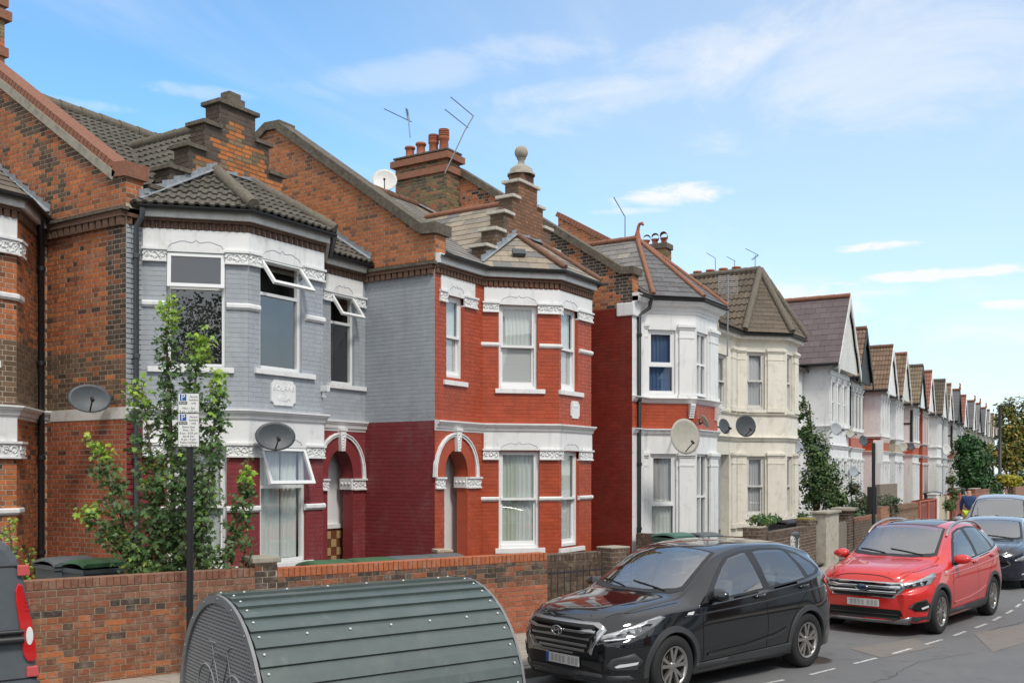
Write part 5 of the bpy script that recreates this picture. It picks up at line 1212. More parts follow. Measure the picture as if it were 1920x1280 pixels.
# house 6 left part: recessed wall between cream house and the wing
def far_spec():
    return [
     (1625, 617, 'roll', pal_redbrown, 'dark_timber', 'dark_timber', 'ridge_brown', 'white_paint', 'paint_red', True, 'house with lichened brown tiles and black timber gable, red band below'),
     (1675, 650, 'roll', pal_redbrown, 'white_paint', 'white_paint', 'ridge_brown', 'white_paint', 'paint_red', False, 'white gabled house with reddish brown tiles, right of the black gable'),
     (1701, 664, 'roll', pal_redbrown, 'white_dirty', 'white_dirty', 'ridge_red', 'white_paint', 'mortar', False, 'white gabled house with orange ridge, twin of the reddish brown roof'),
     (1731, 686, 'roll', pal_tan, 'dark_timber', 'white_paint', 'ridge_grey', 'white_paint', 'paint_red', True, 'house with tan tiles, black bargeboards and white lattice windows'),
     (1748, 697, 'roll', pal_red, 'white_paint', 'white_paint', 'ridge_red', 'paint_red', 'paint_red', False, 'narrow house with bright red tiled gable'),
     (1773, 713, 'roll', pal_brown_tile, 'white_dirty', 'white_paint', 'ridge_grey', 'white_paint', 'white_paint', False, 'white house with dark brown tiled gable past the red roof'),
     (1784, 721, 'roll', pal_redbrown, 'white_paint', 'white_paint', 'ridge_red', 'pale_grey_paint', 'pale_grey_paint', False, 'pale grey house with narrow reddish gable'),
     (1800, 731, 'slate', pal_slate_dark, 'dark_timber', 'dark_timber', 'ridge_red', 'white_paint', 'ridge_red', True, 'house with blue grey slate roof and red ridge with scroll finial'),
     (1812, 742, 'roll', pal_red, 'white_paint', 'white_paint', 'ridge_red', 'white_paint', 'white_paint', False, 'house with red tiles behind the dark green tree'),
     (1828, 752, 'slate', pal_slate_dark, 'white_paint', 'white_paint', 'ridge_red', 'cream_paint', 'cream_paint', False, 'slate roofed house above the dark green tree'),
     (1838, 757, 'slate', pal_slate, 'dark_timber', 'white_paint', 'ridge_red', 'cream_paint', 'cream_paint', False, 'distant brown slate gable above the dark green tree'),
     (1849, 765, 'slate', pal_slate_dark, 'white_paint', 'white_paint', 'ridge_red', 'cream_paint', 'cream_paint', False, 'distant slate gable left of the tall street lamp'),
     (1856, 769, 'slate', pal_slate, 'white_paint', 'white_paint', 'ridge_red', 'white_paint', 'white_paint', False, 'small distant gable left of the tall street lamp'),
     (1864, 776, 'roll', pal_tan, 'white_paint', 'white_paint', 'ridge_red', 'cream_paint', 'cream_paint', False, 'last tan gable just left of the lamp column'),
     (1870, 780, 'roll', pal_redbrown, 'white_paint', 'white_paint', 'ridge_red', 'cream_paint', 'cream_paint', False, 'furthest red gable behind the lamp column'),
    ]
for i, (px, py, unit, pl, bm2, gm, rm, wm, mm, tb, lab) in enumerate(far_spec()):
    xc, yc = on_line(px, 45.5, 10.2, .0505); D = CY * xc + SY * yc; zp = CH + (885 - py) * D / 1867
    gabled(lab, xc, yc + .42, 1.28, zp, 6.55, A6, wm, mm, unit, pl, bm2, gm, rm, i < 4, 1 if i % 2 == 0 else -1, timber=tb, finial=(7 <= i <= 11 and i != 8), hg=1.6, ncol=3 if i < 8 else 2, tm='lichen_tile' if (unit == 'roll' and i < 5) else ('tile_grey' if unit == 'roll' else 'slate'))
# chimneys standing on the party walls further on
def far_chimney(x, y, z0, z1, L, W, pots, label, m='brick', cowl=False):
    t = thing('chimney', (x, y, z0), label, 'chimney'); cp = Pieces(t, 'brick', 'chimney_brickwork', 'brick', 0)
    q = MB(); q.box((x + .004, y + .004, z0), (x + W - .004, y + L - .004, z1 - .02)); q.build('chimney_stack', 'mortar', t)
    for P, Q in (((x, y + L), (x, y)), ((x, y), (x + W, y))): fr, l = frame(P, Q); lay_bricks(cp, fr, 0, l, z0, z1 - .02, pal=pal_ch3)
    q = MB(); q.box((x - .05, y - .05, z1 - .18), (x + W + .05, y + L + .05, z1)); q.build('chimney_cap', 'coping_dark', t, bevel=.012); cp.flush()
    for i in range(pots):
        py_ = y + L * (i + .5) / pots
        if cowl:
            q = MB(); q.lathe([(.10, 0), (.09, .12), (.13, .2)], (x + W / 2, py_, z1), n=12); q.tube([(x + W / 2 - .16 + .06 * i, py_ - .05, z1 + .26), (x + W / 2 + .16, py_ + .05, z1 + .26)], .12, 12, cap=False); q.build('chimney_cowl', 'terracotta', t)
        else: pot(t, x + W / 2, py_, z1, .34, .14)
far_chimney(29.75, 12.95, 8.0, 9.9, .95, .45, 3, 'brick chimney with three clay cowls behind the slate turret', cowl=True)
far_chimney(33.0, 11.6, 7.5, 9.25, 1.9, .5, 4, 'row of four clay pots peeking over the brown turret ridge')

# ================================================================== satellite dishes and aerials
def dish(label, px, py, D, wpx, hpx, m, face, mount, pole=None, arm=True):
    s = 1867 / D; lat = (px - 960) / s; X = CY * D + SY * lat; Y = SY * D - CY * lat; Z = CH + (885 - py) / s
    t = thing('satellite_dish', (X, Y, Z), label, 'satellite dish', 'satellite dishes on the house fronts')
    f = Vector(face).normalized(); xx = f.cross(Vector((0, 0, 1))).normalized(); yy = xx.cross(f).normalized()
    cosv = abs(Vector((CY, SY, 0)).dot(f)); a = wpx / s / 2; b = hpx / s / 2
    c = Vector((X, Y, Z)); q = MB(); vs = []; fs = []; nr, nt = 6, 28
    for layer in (0, 1):
        for i in range(nr + 1):
            r = i / nr
            for k in range(nt): t_ = 2 * math.pi * k / nt; vs.append(c + xx * a * r * math.cos(t_) + yy * b * r * math.sin(t_) + f * (0.16 * a * (r * r) - .10 * a - .008 * layer))
    o = (nr + 1) * nt
    for i in range(nr):
        for k in range(nt):
            k2 = (k + 1) % nt; fs.append((i * nt + k, i * nt + k2, (i + 1) * nt + k2, (i + 1) * nt + k)); fs.append((o + i * nt + k, o + (i + 1) * nt + k, o + (i + 1) * nt + k2, o + i * nt + k2))
    for k in range(nt): k2 = (k + 1) % nt; fs.append((nr * nt + k, nr * nt + k2, o + nr * nt + k2, o + nr * nt + k))
    q.add(vs, fs, None, smooth=True); q.build('reflector', m, t)
    if arm:
        e = c - yy * b * .85; l = c + f * a * 1.0 - yy * b * .45
        q = MB(); q.tube([e - f * .02, l], .012, 6); q.build('feed_arm', 'metal_dark', t)
        q = MB(); q.tube([l - f * .01 - yy * .02, l - f * .085 + yy * .035], [.03, .026], 8); q.build('receiver', 'metal_dark', t)
    mp = Vector(mount) if mount else c - f * .2
    q = MB(); q.tube([c - f * .05, c - f * .13, mp], .02, 6)
    if pole: q.tube([c - f * .13, c - f * .13 - Vector((0, 0, pole))], .02, 6)
    q.build('mount', 'metal_dark', t); return t
fc = (-.62, -.78, .28)
dish('dark grey oval dish on the bare brick side wall', 168, 747, 14.7, 77, 56, 'dish_grey', (-.45, -.86, .25), (9.46, 13.1, 3.62))
dish('grey oval dish over the open vent of the grey and maroon house', 516, 818, 15.4, 75, 55, 'dish_grey', (-.55, -.8, .2), (10.95, 11.67, 3.1))
dish('white dish beside the clay potted chimney on the roof', 721, 338, 23.9, 47, 45, 'dish_white', (-.75, -.6, .25), (18.9, 15.3, 9.1))
dish('large beige dish on the white bay', 1284, 818, 22.0, 62, 68, 'dish_beige', (-.6, -.78, .12), (21.6, 9.2, 3.4))
dish('beige dish turned edge on under the window sill bracket', 1321, 790, 22.9, 34, 27, 'dish_beige', (.55, -.7, .45), (22.2, 8.8, 3.75), arm=False)
dish('grey dish partly behind the white bay corner', 1358, 799, 25.6, 31, 30, 'dish_grey', (-.3, -.9, .2), (24.4, 9.3, 3.7))
dish('round dark grey dish on the cream house between windows', 1398, 798, 26.9, 42, 42, 'dish_grey', (-.65, -.74, .1), (28.1, 9.6, 3.8))
dish('pale grey oval dish at the right corner of the cream house', 1491, 839, 30.0, 38, 28, 'dish_silver', (-.5, -.84, .15), (30.2, 8.85, 3.3))
dish('silver dish on the white gabled wing', 1568, 804, 37.5, 33, 25, 'dish_silver', (-.4, -.88, .2), (38.8, 10.1, 4.0))
dish('beige dish left of the dark one under the timber gable', 1594, 813, 40.8, 27, 17, 'dish_beige', (-.3, -.9, .2), None)
dish('dark oval dish under the timber gable', 1619, 826, 41.6, 28, 21, 'dish_grey', (-.3, -.9, .2), None)
dish('grey dish on a pole above the garden bush', 1601, 884, 41.0, 28, 21, 'dish_silver', (-.4, -.88, .2), None, pole=1.7)
dish('beige dish on a white far house', 1694, 838, 52, 22, 18, 'dish_beige', (-.5, -.84, .1), None)
dish('dark dish right behind the beige far dish', 1709, 837, 54, 16, 15, 'dish_grey', (-.5, -.84, .1), None)
dish('pale round dish on the far white house', 1775, 843, 66, 20, 21, 'dish_white', (-.6, -.78, .1), None)
def P3d(px, py, D):
    s = 1867 / D; lat = (px - 960) / s; return Vector((CY * D + SY * lat, SY * D - CY * lat, CH + (885 - py) / s))
def aerial(label, D, mast, booms, spikes=12, r=.012, sl=.10):
    pts = [P3d(x, y, D) for x, y in mast]; t = thing('tv_aerial', tuple(pts[-1]), label, 'aerial', None)
    q = MB(); q.tube(pts, r * 1.3, 6); q.build('mast', 'metal_grey', t)
    for (x0, y0, x1, y1) in booms:
        a, b = P3d(x0, y0, D - .3), P3d(x1, y1, D + .3); q = MB(); q.tube([a, b], r * .8, 5); side = (b - a).cross(Vector((CY, SY, 0))).normalized(); sd = Vector((CY, SY, 0)) * .8 + side * .35
        for k in range(spikes): p = a.lerp(b, (k + .3) / spikes); q.tube([p - sd * sl, p + sd * sl], .004, 4)
        q.build('boom', 'metal_dark', t)
    return t
aerial('thin roof aerial with long boom left of the chimney pots', 24.5, [(764, 204), (769, 258)], [(720, 204, 772, 229), (762, 204, 766, 226)])
aerial('tall leaning aerial with two booms strapped to the chimney', 24.3, [(888, 217), (871, 246), (834, 325)], [(845, 182, 888, 218), (834, 205, 878, 240)])
aerial('stepped rod aerial on a mast left of the slate turret', 27, [(1172, 405), (1172, 446)], [(1151, 370, 1171, 405)], 8, .014, .12)
aerial('small aerial left of the four far pots', 35, [(1341, 484), (1342, 512)], [(1325, 474, 1341, 484)], 6)
aerial('thin aerial between the far pots', 35, [(1377, 490), (1378, 508)], [(1363, 481, 1379, 490)], 6)
aerial('branching aerial above the brown turret apex', 33, [(1416, 478), (1416, 508)], [(1398, 466, 1422, 478), (1410, 487, 1422, 478)], 8)
# grid aerial beside the turret
t = thing('grid_aerial', tuple(P3d(1364, 665, 26)), 'silver grid aerial on a tall pole in front of brown tiles', 'aerial')
q = MB(); q.tube([P3d(1365, 515, 26), P3d(1364, 668, 26)], .022, 6); q.build('mast', 'metal_grey', t)
q = MB()
for k in range(10): y = 518 + k * 3.6; q.tube([P3d(1347, y, 26), P3d(1383, y, 26)], .008, 4)
for x in (1347, 1365, 1383): q.tube([P3d(x, 517, 26), P3d(x, 552, 26)], .010, 4)
q.build('grid', 'metal_grey', t)

# ================================================================== garden walls
def pal_garden(top):
    def f(u, z, r):
        t = r.random()
        if z > 1.08 and top: return jitter((0.24, 0.105, 0.065), .25, r)
        if z > .9 and t < .55: return jitter((0.085, 0.06, 0.05), .35, r)
        if t < .08: return jitter((0.12, 0.075, 0.055), .3, r)
        if t < .28: return jitter((0.38, 0.13, 0.05), .2, r)
        if t < .65: return jitter((0.27, 0.09, 0.042), .22, r)
        return jitter((0.20, 0.085, 0.05), .22, r)
    return f
def garden_wall(label, P, Q, h, pal, T=.215, on_edge=True, copm=None, cop_pal=None, pieces=300, z0=.08, cat='wall', mortar='mortar_garden', bond='flemish', capt=0.0, group=None, edgeh=.11):
    w = thing('garden_wall', ((P[0] + Q[0]) / 2, (P[1] + Q[1]) / 2, 0.1), label, cat, group); ps = Pieces(w, 'brick', 'brickwork', 'brick_garden', pieces)
    fr, L = frame(P, Q); q = MB(); fbox(q, fr, .002, L - .002, -T + .002, 0, 0, h - (edgeh if on_edge else 0)); q.build('wall_core', mortar, w)
    ht = h - (edgeh if on_edge else 0)
    lay_bricks(ps, fr, 0, L, z0, ht, pal=pal, proud=.006, joint=.010, bond=bond)
    if on_edge:
        n = int(L / .075); p = L / n
        for i in range(n):
            d = rnd.uniform(-.004, .004)
            o = fp(fr, i * p + .003, .006 + d, ht + .004); M = Matrix.Identity(4); M.col[0][:3] = Vector((fr[1][0], fr[1][1], 0)) * (p - .009); M.col[1][:3] = (fr[2][0], fr[2][1], 0); M.col[2][:3] = (0, 0, edgeh - .004 + d); M.col[3][:3] = o
            ps.put('brick', M, (cop_pal or pal)(i * p, 1.2, rnd), Vector((fr[2][0], fr[2][1], 0)))
        q = MB(); fbox(q, fr, .004, L - .004, -T, -.012, ht, h - .003); q.build('coping_top', copm or 'coping_brown', w)
        # ends
    f2, L2 = frame((P[0] - fr[2][0] * T, P[1] - fr[2][1] * T), P); lay_bricks(ps, f2, 0, L2, z0, h, pal=pal, proud=.004)
    ps.flush(); return w, fr, L
mat('coping_brown', (0.24, 0.13, 0.085), .9, (25, .3), (90, .6, .008)); mat('coping_orange', (0.40, 0.125, 0.055), .8, (25, .15), (90, .3, .005))
W0 = (5.2, 10.83); W1 = (9.05, 9.22); W1b = (9.42, 9.07); W2 = (13.02, 7.57)
def on_seg(px, A, B):
    sl = (B[1] - A[1]) / (B[0] - A[0]); return on_line(px, A[0], A[1], sl)
A_, B_ = (7.5, 9.83), (13.02, 7.57)
w475 = on_seg(478, A_, B_); w520 = on_seg(520, A_, B_); w1025 = on_seg(1026, A_, B_); w40 = on_seg(-40, A_, B_)
garden_wall('weathered brick garden wall with brick on edge top behind the sign pole', w40, w475, 1.31, pal_garden(True))
garden_wall('garden wall with smooth orange brick coping behind the green hangar', w520, w1025, 1.29, lambda u, z, r: pal_garden(False)(u, z, r) if z > .85 else jitter((0.40, 0.12, 0.06), .18, r), copm='coping_orange', cop_pal=lambda u, z, r: jitter((0.42, 0.13, 0.055), .08, r), edgeh=.12)
def pier(label, P, Q, h, pal, capm='stone', capt=.06, over=.04, T=.34, name='gate_pier', mortar='mortar', cat='pier', plain=None, group=None):
    w = thing(name, ((P[0] + Q[0]) / 2, (P[1] + Q[1]) / 2, 0.1), label, cat, group); fr, L = frame(P, Q)
    q = MB(); fbox(q, fr, .002, L - .002, -T, -.002, 0.05, h - capt); q.build('pier_core', plain or mortar, w, bevel=.004)
    if pal:
        ps = Pieces(w, 'brick', 'brickwork', 'brick_garden', 120); lay_bricks(ps, fr, 0, L, .08, h - capt, pal=pal, proud=.006)
        f2, L2 = frame(tuple(fp(fr, 0, -T, 0)[:2]), P); lay_bricks(ps, f2, 0, L2, .08, h - capt, pal=pal, proud=.006); ps.flush()
    if capt: q = MB(); fbox(q, fr, -over, L + over, -T - over, over, h - capt, h); q.build('cap_stone', capm, w, bevel=.015)
    return w
f_, _ = frame(w475, w520)
pier('brick pier with mossy stone cap between the two garden walls', w475, w520, 1.44, pal_garden(False), 'stone', .07)
pal_brown = lambda u, z, r: jitter((0.105, 0.07, 0.05), .25, r)
# gate and dark walls past the orange coping
g0 = on_seg(1030, A_, B_); ga = (13.15, 7.52); gb = (14.2, 7.2)
gt = thing('metal_gate', (13.6, 7.4, .1), 'low black metal gate in front of dark brick beside the orange coped wall', 'gate'); fr, L = frame((13.08, 7.60), (14.15, 7.22)); q = MB()
for z in (.2, .95): fbox(q, fr, 0, L, -.015, .015, z, z + .03)
q.build('rail', 'metal_dark', gt)
for k in range(9): q = MB(); q.tube([fp(fr, .04 + k * (L - .08) / 8, 0, .15), fp(fr, .04 + k * (L - .08) / 8, 0, 1.05)], .008, 6); q.build('bar', 'metal_dark', gt)
garden_wall('dark brown brick wall behind the black gate', (13.35, 8.0), (14.75, 7.45), 1.20, pal_brown, pieces=100, mortar='mortar_dark', copm='coping_dark')
pier('brown brick gate pier left of the black car windscreen', (14.55, 7.28), (14.95, 7.15), 1.28, pal_brown, 'stone', .03, .01)
garden_wall('dark low wall behind the black car bonnet', (15.9, 6.9), (20.2, 6.72), .95, pal_brown, pieces=60, mortar='mortar_dark', copm='coping_dark')
garden_wall('dark brown dividing wall running out from the dark red side wall', (20.30, 9.55), (20.30, 6.95), 1.14, pal_brown, pieces=100, mortar='mortar_dark', copm='coping_dark')
pier('square brown pier with yellow mortar and a plant on top', (20.2, 6.72), (20.68, 6.70), 1.36, pal_brown, 'stone', .03, .01, mortar='tan_mortar' if False else 'mortar')
mat('mortar_yellow', (0.42, 0.31, 0.13), .95, (30, .2))
wl, fr, L = garden_wall('long dark brown wall with pierced white block panel left of the mossy pier', (20.72, 6.68), (24.0, 6.70), 1.22, pal_brown, pieces=220, mortar='mortar', copm='coping_dark')
for a in (1494, ):
    u0 = 1.55; q = MB(); fbox(q, fr, u0, u0 + .62, .01, .03, .62, 1.06); o = q.build('screen_block', 'white_dirty', wl)
    for i in range(4):
        for j in range(3):
            c = fp(fr, u0 + .08 + i * .155, .034, .69 + j * .145); q = MB(); q.lathe([(.062, 0), (.062, .012), (.042, .012), (.042, 0)], c, (fr[2][0], fr[2][1], 0), 10); q.build('block_ring', 'white_dirty', o)
mat('mossy', (0.26, 0.22, 0.08), .95, (20, .4), (60, .8, .02))
pier('brown brick pier with yellow mossy top at the end of the brown wall', (24.02, 6.72), (24.48, 6.70), 1.40, pal_brown, 'mossy', .06, .0)
mat('mossy', (0.30, 0.26, 0.09), .95, (20, .4), (60, .8, .02))
def gy(x): return 6.72 + (x - 24.4) * .027
def gx(px): return on_line(px, 24.4, 6.72, .027)
def seg(pa, pb): return gx(pa), gx(pb)
P, Q = seg(1549, 1573); pier('cracked cream gate pillar with stone cap', P, Q, 1.50, None, 'stone', .06, .06, plain='cracked_render')
P, Q = seg(1575, 1590); t = thing('wooden_gate', (P[0], P[1], .1), 'grey wooden gate between cream pillar and brick pier', 'gate'); fr, L = frame(P, Q)
for k in range(5): q = MB(); fbox(q, fr, k * L / 5 + .005, (k + 1) * L / 5 - .005, -.06, -.03, .15, 1.15 + .03 * (k % 2)); q.build('plank', 'wood_grey', t)
q = MB(); fbox(q, fr, 0, L, -.09, -.062, .35, .45); fbox(q, fr, 0, L, -.09, -.062, .9, 1.0); q.build('rail', 'wood_grey', t)
P, Q = seg(1591, 1600); pier('dark brick pier with wide stone cap beside the wooden gate', P, Q, 1.52, pal_brown, 'stone', .08, .12)
P, Q = seg(1601, 1650); garden_wall('brown wall with red brick coping behind the red car', P, Q, 1.20, pal_brown, pieces=100, copm='ridge_brown', cop_pal=lambda u, z, r: jitter((.26, .10, .06), .2, r))
P, Q = seg(1652, 1668); pier('orange brick pier with square holes', P, Q, 1.40, lambda u, z, r: jitter((.34, .14, .07), .15, r), 'ridge_brown', .02, .0)
P, Q = seg(1670, 1681); pier('dark sooty pier with pale top', P, Q, 1.45, lambda u, z, r: jitter((.06, .05, .045), .2, r), 'stone', .05, .03)
P, Q = seg(1682, 1722); wl, fr, L = garden_wall('wall with a dogtooth course under its coping', P, Q, 1.38, lambda u, z, r: jitter((.22, .13, .08), .2, r), pieces=80)
for k in range(14): q = MB(); fbox(q, fr, k * L / 14 + .06, k * L / 14 + .2, .01, .06, 1.15, 1.22); q.build('dentil', 'ridge_brown', wl)
def panel_wall(label, pa, pb, h, n):
    P, Q = seg(pa, pb); wl, fr, L = garden_wall(label, P, Q, h, lambda u, z, r: jitter((.27, .07, .05), .12, r), pieces=40, on_edge=False); q = MB(); fbox(q, fr, 0, L, -.25, .05, h - .06, h); q.build('coping', 'paint_red', wl)
    for k in range(n): q = MB(); a = L * (k + .15) / n; b = L * (k + .85) / n; fbox(q, fr, a, b, .01, .018, .45, h - .25); q.build('recessed_panel', 'paint_dark_red', wl)
    for k in range(n + 1): q = MB(); a = (L - .25) * k / n; fbox(q, fr, a, a + .25, .0, .05, .1, h - .06); q.build('pilaster', 'paint_red', wl)
panel_wall('red brick wall with two recessed panels', 1722, 1755, 1.42, 2)
P, Q = seg(1755.5, 1762); pier('slim pale gate post right of the red panelled wall', P, Q, 1.6, None, 'white_dirty', .05, .03, plain='white_dirty')
P, Q = seg(1762.5, 1780); garden_wall('cream painted garden wall', P, Q, 1.45, lambda u, z, r: jitter((.55, .5, .38), .05, r), pieces=0, on_edge=False)
panel_wall('further red brick wall with panels left of the walking man', 1780.5, 1800, 1.5, 2)
P, Q = seg(1800, 1828); garden_wall('red garden wall behind the walking man', P, Q, 1.35, lambda u, z, r: jitter((.25, .08, .05), .2, r), pieces=0)
P, Q = seg(1828.5, 1838); pier('tall red brick pier right of the walking man', P, Q, 1.62, lambda u, z, r: jitter((.27, .08, .05), .15, r), 'stone', .05, .03)
P, Q = seg(1838.5, 1880); garden_wall('far garden wall above the tall car roof', P, Q, 1.5, lambda u, z, r: jitter((.27, .12, .08), .2, r), pieces=0)
P, Q = seg(1880.5, 1884); pier('small white far gate post', P, Q, 2.0, None, 'white_paint', .08, .06, plain='white_paint')
P, Q = seg(1884.2, 1925); garden_wall('furthest pinkish garden wall below the yellow hedge', P, Q, 1.7, lambda u, z, r: jitter((.30, .15, .10), .15, r), pieces=0)
P = on_line(1650, 33, 8.2, .0); Q = on_line(1716, 36.4, 8.1, 0.0)
garden_wall('grey block wall behind the rose bush', P, (P[0] + 3.6, P[1] + .1), 2.05, lambda u, z, r: jitter((.24, .20, .16), .15, r), pieces=80, on_edge=False, bond='stretcher')

# ================================================================== wheelie bins
def wheelie_bin(label, x, y, rz, body, lid, top=1.2, w=.58, d=.70, z0=.2, lidtilt=0.0, g='wheelie bins in the front gardens'):
    t = thing('wheelie_bin', (x, y, z0), label, 'bin', g, rz=rz); W = WL[t.name]; h = top - z0 - .08
    def T(p): return W @ Vector(p)
    q = MB(); a, b = .40, .5; lo = [(-w*.40, -d*.38, .06), (w*.40, -d*.38, .06), (w*.40, d*.34, .06), (-w*.40, d*.34, .06)]; hi = [(-w*.48, -d*.48, h), (w*.48, -d*.48, h), (w*.48, d*.44, h), (-w*.48, d*.44, h)]
    q.add([T(p) for p in lo + hi], [(0,3,2,1),(4,5,6,7),(0,1,5,4),(1,2,6,5),(2,3,7,6),(3,0,4,7)]); q.build('bin_body', body, t, bevel=.02)
    q = MB(); q.add([T(p) for p in [(-w*.5, -d*.5, h - .06), (w*.5, -d*.5, h - .06), (w*.5, d*.47, h - .06), (-w*.5, d*.47, h - .06), (-w*.5, -d*.5, h), (w*.5, -d*.5, h), (w*.5, d*.47, h), (-w*.5, d*.47, h)]], [(0,3,2,1),(4,5,6,7),(0,1,5,4),(1,2,6,5),(2,3,7,6),(3,0,4,7)]); q.build('bin_rim', body, t, bevel=.008)
    q = MB(); n = 8; vs = []; fs = []
    for i in range(n + 1):
        yv = -d * .53 + d * 1.02 * i / n; zz = h + .025 + .055 * math.sin(math.pi * (i / n) ** .8) + lidtilt * (1 - i / n)
        for (xx, dz) in ((-w * .52, -.03), (-w * .50, .0), (-w * .40, .02), (w * .40, .02), (w * .50, 0), (w * .52, -.03)): vs.append(T((xx, yv, zz + dz)))
    for i in range(n):
        for k in range(5): fs.append((i * 6 + k, i * 6 + k + 1, (i + 1) * 6 + k + 1, (i + 1) * 6 + k))
    q.add(vs, fs, None, smooth=True); q.add([vs[k] for k in range(6)], [(0, 1, 2, 3, 4, 5)]); q.add([vs[n * 6 + k] for k in range(6)], [(0, 1, 2, 3, 4, 5)]); q.build('bin_lid', lid, t, recalc=False)
    q = MB(); q.tube([T((-w * .42, d * .52, h - .03)), T((w * .42, d * .52, h - .03))], .016, 8); q.build('handle', body, t)
    for s in (-1, 1): q = MB(); q.tube([T((s * w * .44, d * .36, .10)), T((s * w * .36, d * .36, .10))], .10, 14); q.build('wheel', 'bin_black', t)
    return t
RB = R(-22)
def bin_px(label, px, D, zt, body, lid, rz=RB, **k):
    p = P3d(px, 885, D); return wheelie_bin(label, p.x, p.y, rz, body, lid, zt, **k)
bin_px('grey lidded bin at the left behind the garden wall', 122, 13.35, 1.36, 'bin_grey', 'bin_grey', R(-10))
bin_px('dark bin with green lid partly under the maple leaves', 172, 13.05, 1.34, 'bin_grey', 'bin_green', R(-8), lidtilt=.03)
fr, L = frame(w520, w1025)
for i, (px, lab, lid) in enumerate(((611, 'first green lidded bin from the stone capped pier', 'bin_green'), (690, 'second green lidded bin in the row behind the orange coping', 'bin_green'), (760, 'dark lidded bin next to the green lids', 'bin_grey'), (824, 'last dark bin of the row near the arched porch', 'bin_grey'))):
    D0 = 0; c = on_line(px, w520[0] - fr[2][0] * .62, w520[1] - fr[2][1] * .62, (w1025[1] - w520[1]) / (w1025[0] - w520[0]))
    wheelie_bin(lab, c[0], c[1], RB, 'bin_grey', lid, 1.29)
pier('small brick gate pier top behind the dark bins', tuple(P3d(820, 885, 16.4)[:2]), tuple(P3d(850, 885, 16.5)[:2]), 1.22, lambda u, z, r: jitter((.26, .15, .08), .2, r), 'stone', 0)
bin_px('teal green bin behind the black car roof', 1262, 20.6, 1.24, 'bin_teal', 'bin_teal'); bin_px('dark bin right of the teal one', 1315, 21.0, 1.22, 'bin_black', 'bin_grey')
bin_px('black bin with glossy lid beside the planted pier', 1470, 24.4, 1.32, 'bin_black', 'bin_black'); bin_px('grey bin half hidden behind the planted pier', 1462, 22.8, 1.16, 'bin_grey', 'bin_grey'); bin_px('black bin left of the white side wall', 1500, 25.5, 1.3, 'bin_black', 'bin_black')
def bin_back(label, px, zt, body, lid):
    c = on_line(px, 24.4, 7.45, .027); return wheelie_bin(label, c[0], c[1], 0, body, lid, zt)
bin_back('dark bin above the red panelled wall', 1748, 1.62, 'bin_black', 'bin_grey'); bin_back('black bin beside the low plant further on', 1796, 1.66, 'bin_black', 'bin_black'); bin_back('far black bin right of the walking man', 1834, 1.75, 'bin_black', 'bin_grey'); bin_back('furthest black bin by the green tree', 1843, 1.8, 'bin_black', 'bin_grey')

# ================================================================== parking signs, posts, lamp
def sign_post(label, x, y, top, zs, ang, faces=True):
    t = thing('parking_sign', (x, y, .12), label, 'sign'); q = MB(); q.tube([(x, y, .1), (x, y, top - .04)], .038, 14); q.lathe([(.05, 0), (.05, .02), (.04, .03)], (x, y, .12), n=14); q.build('pole', 'sign_black', t)
    fr = ((x, y), (math.cos(ang), math.sin(ang)), (math.sin(ang), -math.cos(ang))); return t, fr
px_, py_ = P3d(356, 885, 11.45)[:2]
t, fr = sign_post('black pole with two stacked white permit parking plates beside the hangar', px_, py_, 3.38, 2.8, YAW - R(90) + R(0))
ang = math.atan2(-math.cos(YAW), math.sin(YAW)); fr = ((px_, py_), (math.cos(ang), math.sin(ang)), (math.sin(ang), -math.cos(ang)))
def plate(z0, z1, w=.244):
    q = MB(); fbox(q, fr, -w / 2, w / 2, .042, .047, z0, z1); o = q.build('sign_plate', 'sign_white', t, bevel=.002)
    q = MB(); b = .004
    for a in ((-w/2, w/2, z0, z0 + b), (-w/2, w/2, z1 - b, z1), (-w/2, -w/2 + b, z0, z1), (w/2 - b, w/2, z0, z1)): fbox(q, fr, a[0], a[1], .047, .0478, a[2], a[3])
    q.build('plate_border', 'sign_black', o)
    q = MB(); fbox(q, fr, -w/2 + .022, -w/2 + .096, .047, .048, z1 - .085, z1 - .011); q.build('blue_square', 'sign_blue', o)
    text(o, 'P', fp(fr, -w/2 + .059, .0485, z1 - .048), fr, .095, 'white_text', ext=.0006)
    q = MB(); fbox(q, fr, -w/2 + .012, -w/2 + .106, .047, .048, z1 - .128, z1 - .093); q.build('zone_box', 'sign_black', o)
    text(o, 'BGN', fp(fr, -w/2 + .059, .0485, z1 - .111), fr, .038, 'white_text', ext=.0006)
    for i, s in enumerate(('Permit', 'holders', 'only')): text(o, s, fp(fr, .058, .0476, z1 - .042 - .036 * i), fr, .034, 'sign_black', ext=.0006)
    return o
o = plate(3.178, 3.405)
text(o, 'Mon - Sat', fp(fr, 0, .0476, 3.232), fr, .036, 'sign_black', ext=.0006); text(o, '8 am - 6.30 pm', fp(fr, 0, .0476, 3.195), fr, .034, 'sign_black', ext=.0006)
o = plate(2.790, 3.174)
for i, s in enumerate(('Event days', 'Mon - Fri', '8 am - 8.30 pm', 'Sat & Sun', '8 am - 9 pm', 'Public holidays', 'Noon - 8 pm')): text(o, s, fp(fr, 0, .0476, 3.018 - .0355 * i), fr, .0335, 'sign_black', ext=.0006)
p = P3d(1638, 885, 27.2); t2 = thing('parking_sign', (p.x, p.y, .12), 'black pole with sign plate seen nearly edge on behind the red car', 'sign'); q = MB(); q.tube([(p.x, p.y, .1), (p.x, p.y, 3.3)], .048, 10); q.build('pole', 'sign_black', t2)
q = MB(); fr5 = ((p.x, p.y), (math.cos(.05), math.sin(.05)), (0.05, -1)); 
q = MB(); q.box((p.x + .06, p.y - .24, 2.75), (p.x + .075, p.y + .02, 3.38)); q.build('sign_plate', 'sign_white', t2)
